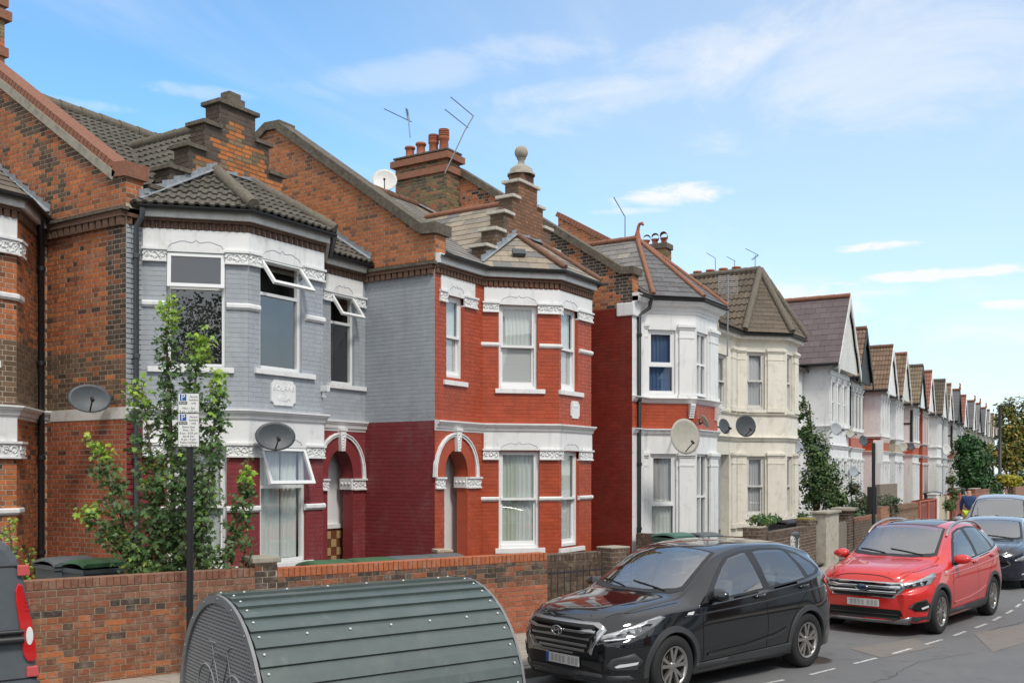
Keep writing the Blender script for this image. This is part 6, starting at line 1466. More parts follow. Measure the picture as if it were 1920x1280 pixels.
p = P3d(1637, 885, 27.5); q = MB(); q.box((p.x - .16, p.y - .12, 1.35), (p.x - .02, p.y + .12, 2.1)); q.build('control_box', 'sign_black', t2)
p = P3d(1875, 885, 66); t = thing('street_lamp', (p.x, p.y, .12), 'tall black street lamp with flat head arm at the far right', 'street lamp')
q = MB(); q.tube([(p.x, p.y, .1), (p.x, p.y, 2.2), (p.x, p.y, 2.21), (p.x, p.y, 6.9)], [.14, .14, .11, .10], 12); q.build('lamp_column', 'sign_black', t); pe = P3d(1893, 885, 66)
q = MB(); q.tube([(p.x, p.y, 6.82), (p.x + (pe.x - p.x) * .3, p.y + (pe.y - p.y) * .3, 6.87)], .05, 8); q.build('bracket_arm', 'sign_black', t)
q = MB(); d = Vector((pe.x - p.x, pe.y - p.y, 0)); s_ = Vector((d.y, -d.x, 0)).normalized() * .14; b0 = Vector((p.x, p.y, 6.84)) + d * .2; q.prism([b0 - s_, b0 + d * .8 - s_ * .7, b0 + d * .8 + s_ * .7, b0 + s_], (0, 0, .10)); q.build('lamp_head', 'metal_dark', t, bevel=.02)
p = P3d(1862, 885, 62); t = thing('bollard_post', (p.x, p.y, .12), 'thin dark post left of the tall street lamp', 'post'); q = MB(); q.tube([(p.x, p.y, .1), (p.x, p.y, 3.0)], .05, 8); q.build('pole', 'sign_black', t)

# ================================================================== bike hangar
def hangar():
    A, B = Vector((6.27, 7.10, 0)), Vector((8.70, 6.13, 0)); ax = (B - A); L = ax.length; ax.normalize(); sd = Vector((ax.y, -ax.x, 0))     # sd towards the road
    t = thing('bike_hangar', tuple((A + B) / 2), 'dark green ribbed bicycle hangar with grey perforated end', 'bike hangar')
    hw, H, zb = 1.10, 1.27, .10
    def arc(t_, o=0.0): return (-(hw + o) * math.cos(t_), zb + (H + o) * math.sin(t_) ** .92 if 0 < t_ < math.pi else zb)
    def pt(a, y, z): return A + ax * a + sd * y + Vector((0, 0, z))
    n = 21
    for i in range(n):
        t0, t1 = math.pi * i / n, math.pi * (i + 1) / n
        (y0, z0), (y1, z1) = arc(t0), arc(t1); d = Vector((0, y1 - y0, z1 - z0)); nrm = Vector((0, -(z1 - z0), (y1 - y0))); nrm.normalize()
        if nrm.z < 0: nrm = -nrm
        if i >= n // 2: lo, hi = (y1, z1), (y0, z0)
        else: lo, hi = (y0, z0), (y1, z1)
        ln = 0.030; mid = ((lo[0] * .52 + hi[0] * .48), (lo[1] * .52 + hi[1] * .48))
        pr = [(lo[0] + nrm.y * ln, lo[1] + nrm.z * ln), (mid[0] + nrm.y * (ln * .85), mid[1] + nrm.z * (ln * .85)), (mid[0] + nrm.y * (ln * .85 - .004) * 1.0, mid[1] + nrm.z * (ln * .85 - .004)), (hi[0] + nrm.y * .004, hi[1] + nrm.z * .004), (hi[0] - nrm.y * .01, hi[1] - nrm.z * .01), (lo[0] + nrm.y * .002, lo[1] + nrm.z * .002)]
        q = MB(); q.prism([pt(.0, y, z) for y, z in pr], ax * L); q.build('roof_panel', 'hangar_green', t)
    # end plates
    for a0, nm in ((-.012, 'near'), (L + .012, 'far')):
        k = 40; q = MB(); sgn = -1 if a0 < 0 else 1
        for j in range(k):
            t0, t1 = math.pi * j / k, math.pi * (j + 1) / k
            q.prism([pt(a0, *arc(t0, .012)), pt(a0, *arc(t1, .012)), pt(a0, *arc(t1, -.065)), pt(a0, *arc(t0, -.065))], ax * sgn * .03)
        q.prism([pt(a0, -hw, zb - .04), pt(a0, hw, zb - .04), pt(a0, hw, zb + .02), pt(a0, -hw, zb + .02)], ax * sgn * .03)
        q.build('end_frame', 'galvanised', t)
        q = MB(); outl = [pt(a0 + sgn * .005, *arc(math.pi * j / k, -.05)) for j in range(k + 1)]; q.add(outl, [tuple(range(k + 1))]); q.build('perforated_plate', 'perforated', t, recalc=False)
        for j in range(9):
            y, z = arc(math.pi * (j + .7) / 9.4, -.026); q = MB(); q.lathe([(.001, .012), (.012, .006), (.016, 0)], pt(a0 + sgn * .03, y, z), tuple(ax * sgn), 8); q.build('bolt', 'metal_grey', t)
    q = MB(); a0 = -.02
    def ring(cy, cz, r_): q.tube([pt(a0, cy + r_ * math.cos(th), cz + r_ * math.sin(th)) for th in [k_ * math.pi / 14 for k_ in range(29)]], .011, 5)
    ring(-.36, .46, .24); ring(.36, .46, .24)
    for l in ([(-.36, .46), (-.16, .82), (.22, .82), (.02, .46), (-.16, .82)], [(-.36, .46), (.02, .46)], [(.36, .46), (.20, .90), (.30, .95)], [(-.16, .82), (-.19, .92)], [(-.26, .93), (-.10, .93)]): q.tube([pt(a0, y, z) for y, z in l], .009, 5)
    q.build('bicycle_symbol', 'symbol_grey', t)
    for i in range(1, n):
        if i % 2 == 1 or i > n // 2:
            y, z = arc(math.pi * (i + .35) / n, .024)
            for a in (.06, L - .06):
                q = MB(); q.lathe([(.001, .009), (.009, .005), (.012, 0)], pt(a, y, z), tuple((sd * y + Vector((0, 0, z - .1))).normalized()), 8); q.build('rivet', 'rivet_white', t)
    for ti in (15.4,):
        y, z = arc(math.pi * ti / n, .026)
        for k in range(5): q = MB(); q.lathe([(.001, .009), (.009, .005), (.012, 0)], pt(.5 + k * .42, y, z), tuple((sd * y + Vector((0, 0, z - .1))).normalized()), 8); q.build('rivet', 'rivet_white', t)
    for k in range(6):
        y, z = arc(math.pi * .5, .03); q = MB(); q.lathe([(.001, .009), (.009, .005), (.012, 0)], pt(.2 + k * .42, y + .03, z - .003), (0, 0, 1), 8); q.build('rivet', 'rivet_white', t)
    q = MB(); q.prism([pt(0, -hw, .02), pt(L, -hw, .02), pt(L, hw, .02), pt(0, hw, .02)], (0, 0, .08)); q.build('base_frame', 'metal_dark', t)
    return A, ax, sd
mat('rivet_white', (.7, .72, .72), .4); mat('symbol_grey', (.30, .305, .31), .6)
def perforated():
    m = bpy.data.materials.new('perforated'); m.use_nodes = True; nt = m.node_tree; N = nt.nodes; L = nt.links; b = N['Principled BSDF']
    b.inputs['Base Color'].default_value = (.33, .335, .34, 1); b.inputs['Metallic'].default_value = .15; b.inputs['Roughness'].default_value = .5
    geo = N.new('ShaderNodeNewGeometry'); mp = N.new('ShaderNodeMapping'); mp.vector_type = 'POINT'; a = math.atan2(6.13 - 7.10, 8.70 - 6.27); mp.inputs['Rotation'].default_value = (0, 0, -a)
    L.new(geo.outputs['Position'], mp.inputs[0]); sp = N.new('ShaderNodeSeparateXYZ'); L.new(mp.outputs[0], sp.inputs[0])
    def M(op, x, y=None, z=None):
        n = N.new('ShaderNodeMath'); n.operation = op
        for i, v in enumerate((x, y, z)):
            if v is None: continue
            if isinstance(v, (int, float)): n.inputs[i].default_value = v
            else: L.new(v, n.inputs[i])
        return n.outputs[0]
    pz = .034; rz = M('DIVIDE', sp.outputs[2], pz); fz = M('SUBTRACT', M('FRACT', rz), .5); odd = M('MULTIPLY', M('MODULO', M('FLOOR', rz), 2.0), .5)
    fy = M('SUBTRACT', M('FRACT', M('ADD', M('DIVIDE', sp.outputs[1], pz), odd)), .5)
    d = M('SQRT', M('ADD', M('MULTIPLY', fz, fz), M('MULTIPLY', fy, fy))); hole = M('LESS_THAN', d, .27)
    tr = N.new('ShaderNodeBsdfTransparent'); mx = N.new('ShaderNodeMixShader'); L.new(hole, mx.inputs[0]); L.new(b.outputs[0], mx.inputs[1]); L.new(tr.outputs[0], mx.inputs[2]); L.new(mx.outputs[0], N['Material Output'].inputs[0]); MATS['perforated'] = m
perforated(); hangar()

# ================================================================== plants
def maple_leaf():
    pts = []
    lobes = [(-150, .42), (-128, .22), (-105, .62), (-84, .34), (-62, .72), (-48, .62), (-30, .38), (-14, .82), (0, 1.0)]
    out = [(math.sin(R(a)) * r, math.cos(R(a)) * r) for a, r in lobes]; out += [(-x, y) for x, y in out[-2::-1]]
    v = [(0, 0, 0)] + [(x * .5, y * .5, -.10 * abs(x) * abs(x)) for x, y in out] + [(0, -.16, 0)]
    n = len(out); f = [(0, i, i + 1) for i in range(1, n)] + [(0, n, n + 1), (0, n + 1, 1)]
    return np.array(v), f
LEAF = maple_leaf()
SIMPLE = (np.array([(-.0, -.5, 0), (.26, -.1, -.05), (.2, .25, -.03), (0, .5, .02), (-.2, .25, -.03), (-.26, -.1, -.05)]), [(0, 1, 2, 3), (0, 3, 4, 5)])
_lm = {}
def leaf_mass(root, items, name='leaves', nobj=0, shape='maple'):
    """items: (pos, normal-ish, size, colour)"""
    sv, sf = LEAF if shape == 'maple' else SIMPLE; r = random.Random(len(items)); camp = Vector((0, 0, CH))
    items = sorted(items, key=lambda t: -t[2] / (t[0] - camp).length)
    if nobj:
        if shape not in _lm:
            me = bpy.data.meshes.new('leaf'); me.from_pydata([tuple(x) for x in sv], [], sf); me.materials.append(MATS['leaf']); _lm[shape] = me
    V = []; F = []; C = []; nv = 0; W = WL[root.name].inverted()
    for i, (p, nrm, s, c) in enumerate(items):
        z = Vector(nrm).normalized(); x = z.cross(Vector((r.uniform(-1, 1), r.uniform(-1, 1), r.uniform(-1, .3)))).normalized(); y = z.cross(x)
        if y.z > 0: y = -y; x = -x
        M = Matrix.Identity(4); M.col[0][:3] = x * s; M.col[1][:3] = y * s; M.col[2][:3] = z * s; M.col[3][:3] = p
        if i < nobj:
            o = bpy.data.objects.new('leaf', _lm[shape]); COL.objects.link(o); o.parent = root; o.matrix_local = W @ M; o.color = (*c, 1)
        else:
            A = np.array(M); V.append(sv @ A[:3, :3].T + A[:3, 3]); F.extend([tuple(k + nv for k in f) for f in sf]); nv += len(sv); C.extend([c] * len(sf))
    if V:
        me = bpy.data.meshes.new(name); me.from_pydata([tuple(x) for x in np.concatenate(V)], [], F); me.materials.append(MATS['leaf'])
        a = me.attributes.new('Col', 'FLOAT_COLOR', 'FACE'); a.data.foreach_set('color', [q for c in C for q in (c[0], c[1], c[2], 1.0)]); o = link_obj(name, me, root, 'stuff'); o.color = (0, 0, 0, 1)
def gcol(r, base, v=.35): k = 1 + r.uniform(-v, v); return (base[0] * k * r.uniform(.85, 1.25), base[1] * k, base[2] * k * r.uniform(.8, 1.2))
def branchy(root, stems, r, leaf, density, size, cols, nobj=0, shape='maple', droop=.5, m='bark', gap=.0, light_top=None):
    """stems: list of (points, radius, spread list[(z-fraction, spread)])"""
    items = []; wood = MB(); camp = Vector((0, 0, CH))
    for pts, rad, sp in stems:
        pts = [Vector(p) for p in pts]; wood.tube(pts, [rad * (1 - .8 * i / (len(pts) - 1)) for i in range(len(pts))], 6)
        tot = sum((b - a).length for a, b in zip(pts[:-1], pts[1:]))
        nb = int(tot * density)
        for k in range(nb):
            f = (k + r.random()) / nb; d = f * tot; p = pts[-1]
            for a, b in zip(pts[:-1], pts[1:]):
                l = (b - a).length
                if d <= l: p = a.lerp(b, d / l); break
                d -= l
            s = np.interp(f, [q[0] for q in sp], [q[1] for q in sp])
            if s < .02: continue
            th = r.uniform(0, 6.283); L = s * r.uniform(.35, 1.0); e = p + Vector((math.cos(th) * L, math.sin(th) * L, L * r.uniform(-.15, .55)))
            wood.tube([p, p.lerp(e, .5) + Vector((0, 0, .03)), e], [.007, .005, .003], 4)
            for j in range(leaf):
                q = p.lerp(e, r.uniform(.3, 1.1)) + Vector((r.uniform(-1, 1), r.uniform(-1, 1), r.uniform(-1, 1))) * size * .8
                young = light_top and (f > light_top or r.random() < .03)
                c = gcol(r, cols[1] if young else cols[0]); nrm = Vector((r.uniform(-1, 1), r.uniform(-1, 1), r.uniform(.1, 1.3))) + (camp - q).normalized() * .5
                items.append((q, nrm, size * r.uniform(.6, 1.25), c))
    wood.build('stem', m, root); leaf_mass(root, items, nobj=nobj, shape=shape)
GR, YG = (.085, .165, .050), (.26, .42, .05)
r_ = random.Random(3)
def PD(px, py, D): return P3d(px, py, D)
tree = thing('maple_sapling', tuple(PD(330, 1180, 12.7)), 'bushy young maple growing in front of the grey and maroon house', 'tree')
D = 12.6
stems = [([PD(330, 1160, D), PD(325, 950, D), PD(318, 750, D), PD(312, 640, D), PD(318, 558, D)], .035, [(0, .42), (.3, .48), (.5, .34), (.65, .18), (.8, .12), (1, .09)]),
         ([PD(340, 1160, D - .2), PD(350, 950, D - .2), PD(362, 780, D - .1), PD(368, 690, D), PD(380, 625, D)], .03, [(0, .45), (.4, .42), (.6, .34), (.8, .22), (.88, .12), (1, .14)]),
         ([PD(320, 1160, D - .1), PD(290, 900, D - .1), PD(265, 720, D)], .025, [(0, .4), (.5, .4), (.8, .34), (1, .18)]),
         ([PD(310, 1150, D - .3), PD(240, 1010, D - .3), PD(205, 900, D - .3), PD(180, 830, D - .3)], .02, [(0, .35), (.5, .28), (.8, .16), (1, .12)]),
         ([PD(300, 1150, D - .4), PD(230, 1040, D - .4), PD(160, 950, D - .4)], .02, [(0, .3), (.6, .22), (1, .14)]),
         ([PD(345, 1160, D - .3), PD(385, 950, D - .2), PD(405, 760, D), PD(412, 700, D)], .02, [(0, .32), (.5, .24), (.8, .15), (1, .08)]),
         ([PD(350, 1150, D - .3), PD(420, 1050, D - .2), PD(455, 960, D), PD(462, 880, D)], .015, [(0, .3), (.5, .16), (.8, .10), (1, .07)])]
stems += [([PD(318, 1150, D), PD(300, 1000, D), PD(290, 880, D)], .02, [(0, .4), (.6, .35), (1, .2)]), ([PD(335, 1150, D), PD(365, 1020, D), PD(380, 900, D)], .02, [(0, .38), (.6, .3), (1, .18)]), ([PD(325, 1150, D - .3), PD(270, 1060, D - .3), PD(240, 1000, D - .3)], .02, [(0, .35), (1, .25)])]
branchy(tree, stems, r_, 11, 30, .115, (GR, YG), nobj=290, light_top=.90)
vine = thing('climbing_vine', tuple(PD(470, 1130, 14.6)), 'thin leafy vine against the maroon pilaster by the pier', 'plant')
branchy(vine, [([PD(452, 1100, 12.6), PD(462, 1010, 12.6), PD(470, 930, 12.7), PD(464, 862, 12.8)], .008, [(0, .12), (1, .06)]), ([PD(452, 1095, 12.4), PD(470, 1040, 12.4), PD(478, 1005, 12.4)], .008, [(0, .1), (1, .07)])], r_, 4, 16, .075, (GR, YG), nobj=60)
sh = thing('garden_shrub', tuple(PD(12, 1100, 13)), 'bright green weed growing behind the grey van roof', 'plant')
branchy(sh, [([PD(30, 1120, 13), PD(22, 1030, 13), PD(16, 975, 13)], .01, [(0, .1), (.5, .1), (1, .2)]), ([PD(40, 1120, 13), PD(55, 1040, 13), PD(58, 1035, 13)], .01, [(0, .08), (1, .1)])], r_, 6, 22, .08, (YG, YG), nobj=60)
def blob_tree(name, label, cat, px, D, blobs, n, size, cols, trunk=None, shape='simple', nobj=0, seed=1, rsurf=.55):
    r = random.Random(seed); base = PD(px, 885, D); t = thing(name, (base.x, base.y, .15), label, cat); items = []
    if trunk: q = MB(); q.tube([(base.x, base.y, .1), (base.x + .05, base.y, CH + (885 - trunk[0]) * D / 1867)], [trunk[1], trunk[1] * .5], 8); q.build('trunk', 'bark', t)
    wood = MB(); tot = sum((b[2] * b[3]) for b in blobs)
    for (bx, by, rx, ry, dd) in blobs:
        c = PD(bx, by, D + dd); RX = rx * D / 1867; RY = ry * D / 1867; m = int(n * rx * ry / tot)
        wood.tube([(base.x, base.y, .6), c.lerp(Vector((base.x, base.y, c.z)), .5) - Vector((0, 0, RY * .6)), c], [.05, .03, .01], 5)
        k = max(3, m // 26); cl = []
        for _ in range(k):
            v = Vector((r.gauss(0, 1), r.gauss(0, 1), r.gauss(0, 1))).normalized() * (r.random() ** .45); cl.append((c + Vector((v.x * RX, v.y * RX, v.z * RY)), r.uniform(.12, .30) * RX + size))
        for i in range(m):
            cc, cr = r.choice(cl); v = Vector((r.gauss(0, 1), r.gauss(0, 1), r.gauss(0, .8))) * cr * .5; p = cc + v
            nrm = (p - c).normalized() + Vector((r.uniform(-.8, .8), r.uniform(-.8, .8), r.uniform(-.2, 1.0))); items.append((p, nrm, size * r.uniform(.6, 1.3), gcol(r, r.choice(cols), .3)))
    wood.build('branch', 'bark', t); leaf_mass(t, items, 'leaves', nobj, shape); return t
DG = (.035, .085, .03)
blob_tree('garden_tree', 'tall leafy shrub between cream house and white gabled house', 'tree', 1530, 33, [(1510, 800, 14, 34, 0), (1530, 850, 28, 48, 0), (1525, 910, 32, 40, 0), (1560, 930, 22, 30, -.5), (1500, 770, 7, 22, 0), (1506, 750, 4, 12, 0), (1552, 890, 22, 26, -.4), (1575, 935, 14, 18, -.6)], 5200, .13, [GR, DG, (.12, .20, .05), (.09, .15, .05)], (850, .06), seed=2)
blob_tree('rose_bush', 'low tangled bush with pale flowers in front of the block wall', 'bush', 1640, 33, [(1610, 945, 24, 24, 0), (1650, 950, 28, 22, 0), (1672, 945, 14, 16, .5), (1600, 915, 12, 16, 0)], 3200, .10, [GR, (.07, .08, .03), (.10, .07, .05), DG], None, seed=3)
blob_tree('small_tree', 'slim autumn tinged sapling by the far white houses', 'tree', 1787, 44, [(1786, 895, 8, 14, 0), (1788, 925, 12, 12, 0), (1783, 945, 12, 10, 0)], 900, .12, [GR, (.12, .09, .03)], (890, .04), seed=4)
blob_tree('garden_tree', 'dense dark green tree left of the tall street lamp', 'tree', 1825, 62, [(1812, 830, 18, 22, 0), (1820, 870, 26, 32, 0), (1832, 850, 22, 30, 0), (1822, 900, 24, 28, 0), (1845, 890, 16, 24, 0), (1805, 860, 12, 24, 0), (1850, 920, 22, 14, 0)], 7500, .24, [(.025, .085, .022), (.045, .13, .03)], (880, .16), seed=5)
blob_tree('street_tree', 'big yellowing street tree filling the right edge', 'tree', 1900, 74, [(1893, 770, 10, 28, 0), (1905, 800, 22, 26, 0), (1885, 815, 14, 24, 0), (1875, 790, 8, 12, 0), (1910, 845, 26, 36, 0), (1880, 850, 20, 26, 0), (1862, 850, 14, 18, 0), (1930, 800, 25, 60, 0), (1905, 868, 28, 14, 0), (1850, 840, 8, 10, 0), (1880, 770, 8, 14, 0)], 9500, .26, [(.24, .23, .05), (.14, .19, .04), (.34, .26, .05), (.09, .13, .03)], (850, .2), seed=6)
blob_tree('hedge', 'bright yellow hedge under the street tree', 'hedge', 1893, 64, [(1893, 899, 15, 7, 0), (1884, 899, 10, 6, 0), (1904, 901, 9, 7, 0)], 1600, .22, [(.42, .38, .02), (.32, .32, .02)], None, seed=7)
blob_tree('hedge', 'dark green hedge left of the yellow hedge', 'hedge', 1868, 62, [(1862, 912, 14, 8, 0), (1920, 896, 10, 12, 6)], 1500, .2, [GR, DG], None, seed=8)
blob_tree('pot_plant', 'variegated plant growing on top of the brick pier', 'plant', 1430, 21.2, [(1428, 975, 16, 8, 0), (1448, 974, 14, 6, .3), (1415, 973, 6, 6, 0)], 500, .08, [(.06, .14, .06), (.18, .28, .06)], None, seed=9)
blob_tree('garden_shrub', 'small shrub behind the brown pier cap', 'bush', 1603, 30, [(1607, 968, 10, 8, 0), (1505, 965, 6, 8, -4)], 400, .09, [GR, (.09, .15, .09)], None, seed=10)
blob_tree('garden_shrub', 'low plant between the far black bins', 'bush', 1785, 40, [(1784, 948, 10, 8, 0)], 400, .10, [GR, (.08, .13, .03)], None, seed=11)
# ================================================================== CARS
def paint(name, col, rough=.12, metal=0.0):
    m = mat(name, col, rough, metal=metal, spec=.5, coat=1.0); return m
paint('car_black', (0.006, 0.0065, 0.008), .08); paint('car_red', (0.62, 0.018, 0.012), .32); paint('car_navy', (0.010, 0.014, 0.028), .25); paint('car_silver', (0.30, 0.32, 0.36), .35, .3)
mat('car_glass', (0.045, 0.055, 0.055), .02, ior=2.0, spec=.9); mat('car_glass_dark', (0.008, 0.009, 0.009), .02, ior=1.9, spec=.9); mat('wind_glass', (0.13, 0.15, 0.15), .03, ior=2.1, spec=1.0)
mat('chrome', (0.62, 0.63, 0.64), .12, metal=1.0); mat('satin', (0.40, 0.40, 0.40), .35, metal=.9); mat('trim_black', (0.022, 0.022, 0.024), .5); mat('cladding', (0.045, 0.047, 0.05), .6, (60, .1)); mat('grille_black', (0.006, 0.006, 0.006), .5)
mat('tyre', (0.018, 0.018, 0.019), .8, (40, .2)); mat('alloy', (0.46, 0.44, 0.41), .3, metal=.85); mat('rotor', (0.10, 0.09, 0.08), .5, metal=.6); mat('lamp_silver', (0.50, 0.51, 0.52), .3, metal=.7); mat('lamp_clear', (0.75, 0.77, 0.78), .15); mat('lamp_red', (0.55, 0.01, 0.012), .15, coat=1.0); mat('plate_white', (0.58, 0.58, 0.56), .5); mat('plate_blue', (0.01, .09, .40), .4); mat('plate_grey', (0.36, .36, .35), .6); mat('cabin_dark', (.09, .09, .092), .8); mat('cabin_seat', (.13, .13, .132), .85); mat('seam', (0.003, 0.003, 0.003), .6); mat('emblem_blue', (0.01, 0.03, 0.10), .2, coat=1)
def curve_fn(pts):
    xs = np.array([p[0] for p in pts], float); ys = np.array([p[1] for p in pts], float); d = np.diff(ys) / np.diff(xs); m = np.zeros(len(xs)); m[0] = d[0]; m[-1] = d[-1]
    for i in range(1, len(xs) - 1): m[i] = 0 if d[i - 1] * d[i] <= 0 else 2 * d[i - 1] * d[i] / (d[i - 1] + d[i])
    def f(x):
        x = min(max(x, xs[0]), xs[-1]); i = min(int(np.searchsorted(xs, x, 'right')) - 1, len(xs) - 2); h = xs[i + 1] - xs[i]; t = (x - xs[i]) / h
        return (2*t**3 - 3*t**2 + 1) * ys[i] + (t**3 - 2*t**2 + t) * h * m[i] + (-2*t**3 + 3*t**2) * ys[i + 1] + (t**3 - t**2) * h * m[i + 1]
    return f
BASE = dict(
 zc=[(0,.79),(.03,.845),(.10,.925),(.3,.995),(.6,1.045),(1.0,1.085),(1.16,1.105),(1.35,1.21),(1.7,1.41),(2.0,1.555),(2.3,1.615),(2.7,1.645),(3.2,1.635),(3.7,1.585),(4.0,1.52),(4.15,1.47),(4.27,1.31),(4.39,1.11),(4.44,.98),(4.475,.78)],
 zr=[(0,.76),(.1,.85),(.3,.94),(.7,1.00),(1.0,1.03),(1.2,1.05),(1.4,1.135),(1.8,1.375),(2.1,1.495),(2.7,1.565),(3.3,1.55),(3.8,1.48),(4.12,1.39),(4.26,1.23),(4.42,.98),(4.475,.72)],
 yr=[(0,.40),(.1,.54),(.3,.62),(1.0,.69),(1.3,.715),(1.8,.655),(2.2,.625),(3.2,.61),(3.9,.57),(4.2,.59),(4.475,.5)],
 zb=[(0,.68),(.1,.76),(.4,.87),(.9,.94),(1.4,.975),(2.5,1.035),(3.5,1.10),(4.1,1.15),(4.3,1.10),(4.475,.66)],
 yb=[(0,.50),(.05,.62),(.2,.74),(.5,.82),(1.0,.87),(1.5,.895),(3.5,.89),(4.0,.85),(4.3,.77),(4.475,.60)],
 yw=[(0,.62),(.05,.73),(.15,.81),(.4,.885),(.8,.925),(3.7,.93),(4.2,.89),(4.4,.81),(4.475,.70)])
def pt_in(poly, x, y):
    c = False; j = len(poly) - 1
    for i in range(len(poly)):
        (xi, yi), (xj, yj) = poly[i], poly[j]
        if (yi > y) != (yj > y) and x < (xj - xi) * (y - yi) / (yj - yi) + xi: c = not c
        j = i
    return c
def grow(poly, e):
    cx = sum(p[0] for p in poly) / len(poly); cy = sum(p[1] for p in poly) / len(poly); out = []
    for x, y in poly:
        l = math.hypot(x - cx, y - cy); out.append((x + (x - cx) / l * e, y + (y - cy) / l * e))
    return out
class Car:
    def __init__(s, name, label, loc, deg, body, L=4.475, kz=1.0, kw=1.0, wb=(.91, 3.58), wr=.35, kf=.25, kr=.18, curves=None, archr=.39, group=None, dense=.05):
        s.t = thing(name, (loc[0], loc[1], 0), label, 'car', group, rz=R(deg)); s.W = WL[s.t.name]; s.L = L; s.paint = body
        C = dict(BASE); C.update(curves or {}); kx = L / 4.475
        def zmap(z): return z if z < .55 else .55 + (z - .55) * kz
        s.c = {k: curve_fn([(x * kx, (zmap(v) if k[0] == 'z' else v * kw)) for x, v in pts]) for k, pts in C.items()}; s.kx = kx; s.zmap = zmap; s.kw = kw
        xs = [0, .008, .025, .05, .08]; x = .12
        while x < L - .12: xs.append(x); x += dense
        xs += [L - .08, L - .05, L - .025, L - .008, L]; V = []; n = None
        for x in xs:
            f = {k: g(x) for k, g in s.c.items()}; zw, zs, zu = .64, .32, .20; ed = min(1, min(x, L - x) / .06); zu += .05 * (1 - ed); ys = f['yw'] - .03
            ctl = [(ys - .16, zu - .0), (ys - .03, zu + .025), (ys, zs), (f['yw'], zw), (f['yb'] + .012, f['zb'] - .05), (f['yb'], f['zb'])]
            half = [(0, zu)]
            P = [np.array(p) for p in ctl]; P = [2 * P[0] - P[1]] + P + [2 * P[-1] - P[-2]]
            for i in range(1, len(P) - 2):
                for k in range(5):
                    t = k / 5; q = .5 * (2 * P[i] + (P[i + 1] - P[i - 1]) * t + (2 * P[i - 1] - 5 * P[i] + 4 * P[i + 1] - P[i + 2]) * t * t + (3 * P[i] - P[i - 1] - 3 * P[i + 1] + P[i + 2]) * t ** 3); half.append(tuple(q))
            a, b = np.array((f['yb'], f['zb'])), np.array((f['yr'], f['zr']))
            for k in range(7): t = k / 7; q = a + (b - a) * t; bul = .022 * math.sin(math.pi * t); half.append((q[0] + bul, q[1] + bul * .3))
            for k in range(10): th = math.pi / 2 * k / 9; ct = math.cos(th) ** 1.0; half.append((f['yr'] * ct, f['zr'] + (f['zc'] - f['zr']) * (math.sin(th) ** .75 if th > 0 else 0)))
            ring = []
            for (y, z) in half: 
                ring.append((y, z))
            for (y, z) in half[-2:0:-1]: ring.append((-y, z))
            n = len(ring)
            for (y, z) in ring:
                r = abs(y) / (.93 * kw); xx = x + kf * r ** 2.6 * max(0, 1 - x / .95) ** 1.2 - kr * r ** 2.6 * max(0, 1 - (L - x) / .8) ** 1.2
                if x < .5 and z < .5: xx += (.5 - z) * .16 * max(0, 1 - x / .5)
                V.append((xx, y, z))
        F = []
        for i in range(len(xs) - 1):
            for k in range(n): F.append((i * n + k, i * n + (k + 1) % n, (i + 1) * n + (k + 1) % n, (i + 1) * n + k))
        F.append(tuple(range(n))); F.append(tuple(range((len(xs) - 1) * n, len(xs) * n))[::-1])
        s.bvh = BVHTree.FromPolygons(V, F)
        me = bpy.data.meshes.new('body'); me.from_pydata(V, [], F); bm = bmesh.new(); bm.from_mesh(me); bmesh.ops.recalc_face_normals(bm, faces=bm.faces); bm.to_mesh(me); bm.free()
        me.polygons.foreach_set('use_smooth', [True] * len(me.polygons)); me.materials.append(MATS[body])
        ob = bpy.data.objects.new('body', me); COL.objects.link(ob); cutters = []
        for wx in wb:
            q = MB()
            for sg in (-1, 1):
                q.tube([(wx, sg * .55, wr), (wx, sg * 1.3, wr)], archr, 40)
            cm = q.mesh('cut', 'trim_black'); bb = bmesh.new(); bb.from_mesh(cm); bmesh.ops.remove_doubles(bb, verts=bb.verts, dist=1e-5); bmesh.ops.recalc_face_normals(bb, faces=bb.faces); bb.to_mesh(cm); bb.free(); co = bpy.data.objects.new('cut', cm); COL.objects.link(co)
            md = ob.modifiers.new('b', 'BOOLEAN'); md.operation = 'DIFFERENCE'; md.object = co; md.solver = 'EXACT'; md.material_mode = 'TRANSFER'; cutters.append(co)
        dg = bpy.context.evaluated_depsgraph_get(); dg.update(); me2 = bpy.data.meshes.new_from_object(ob.evaluated_get(dg)); bpy.data.objects.remove(ob)
        for c in cutters: bpy.data.objects.remove(c)
        me2.name = 'body'; 
        if len(me2.materials) < 2: me2.materials.append(MATS['trim_black'])
        o = bpy.data.objects.new('body', me2); COL.objects.link(o); o.parent = s.t; WL[o.name] = s.W; s.body = o; s.tint = 'car_glazing_dark' if body == 'car_red' else 'car_glazing'
        me2.set_sharp_from_angle(angle=R(38)) if hasattr(me2, 'set_sharp_from_angle') else None
        s.wb = wb; s.wr = wr; s.archr = archr
    def cast(s, o, d, off):
        h = s.bvh.ray_cast(Vector(o), Vector(d))
        if h[0] is None:
            # nearest point on silhouette
            best = s.bvh.find_nearest(Vector(o) + Vector(d) * 3); p, nn = best[0], best[1]
        else: p, nn = h[0], h[1]
        if nn.dot(Vector(d)) > 0: nn = -nn
        return p + nn * off
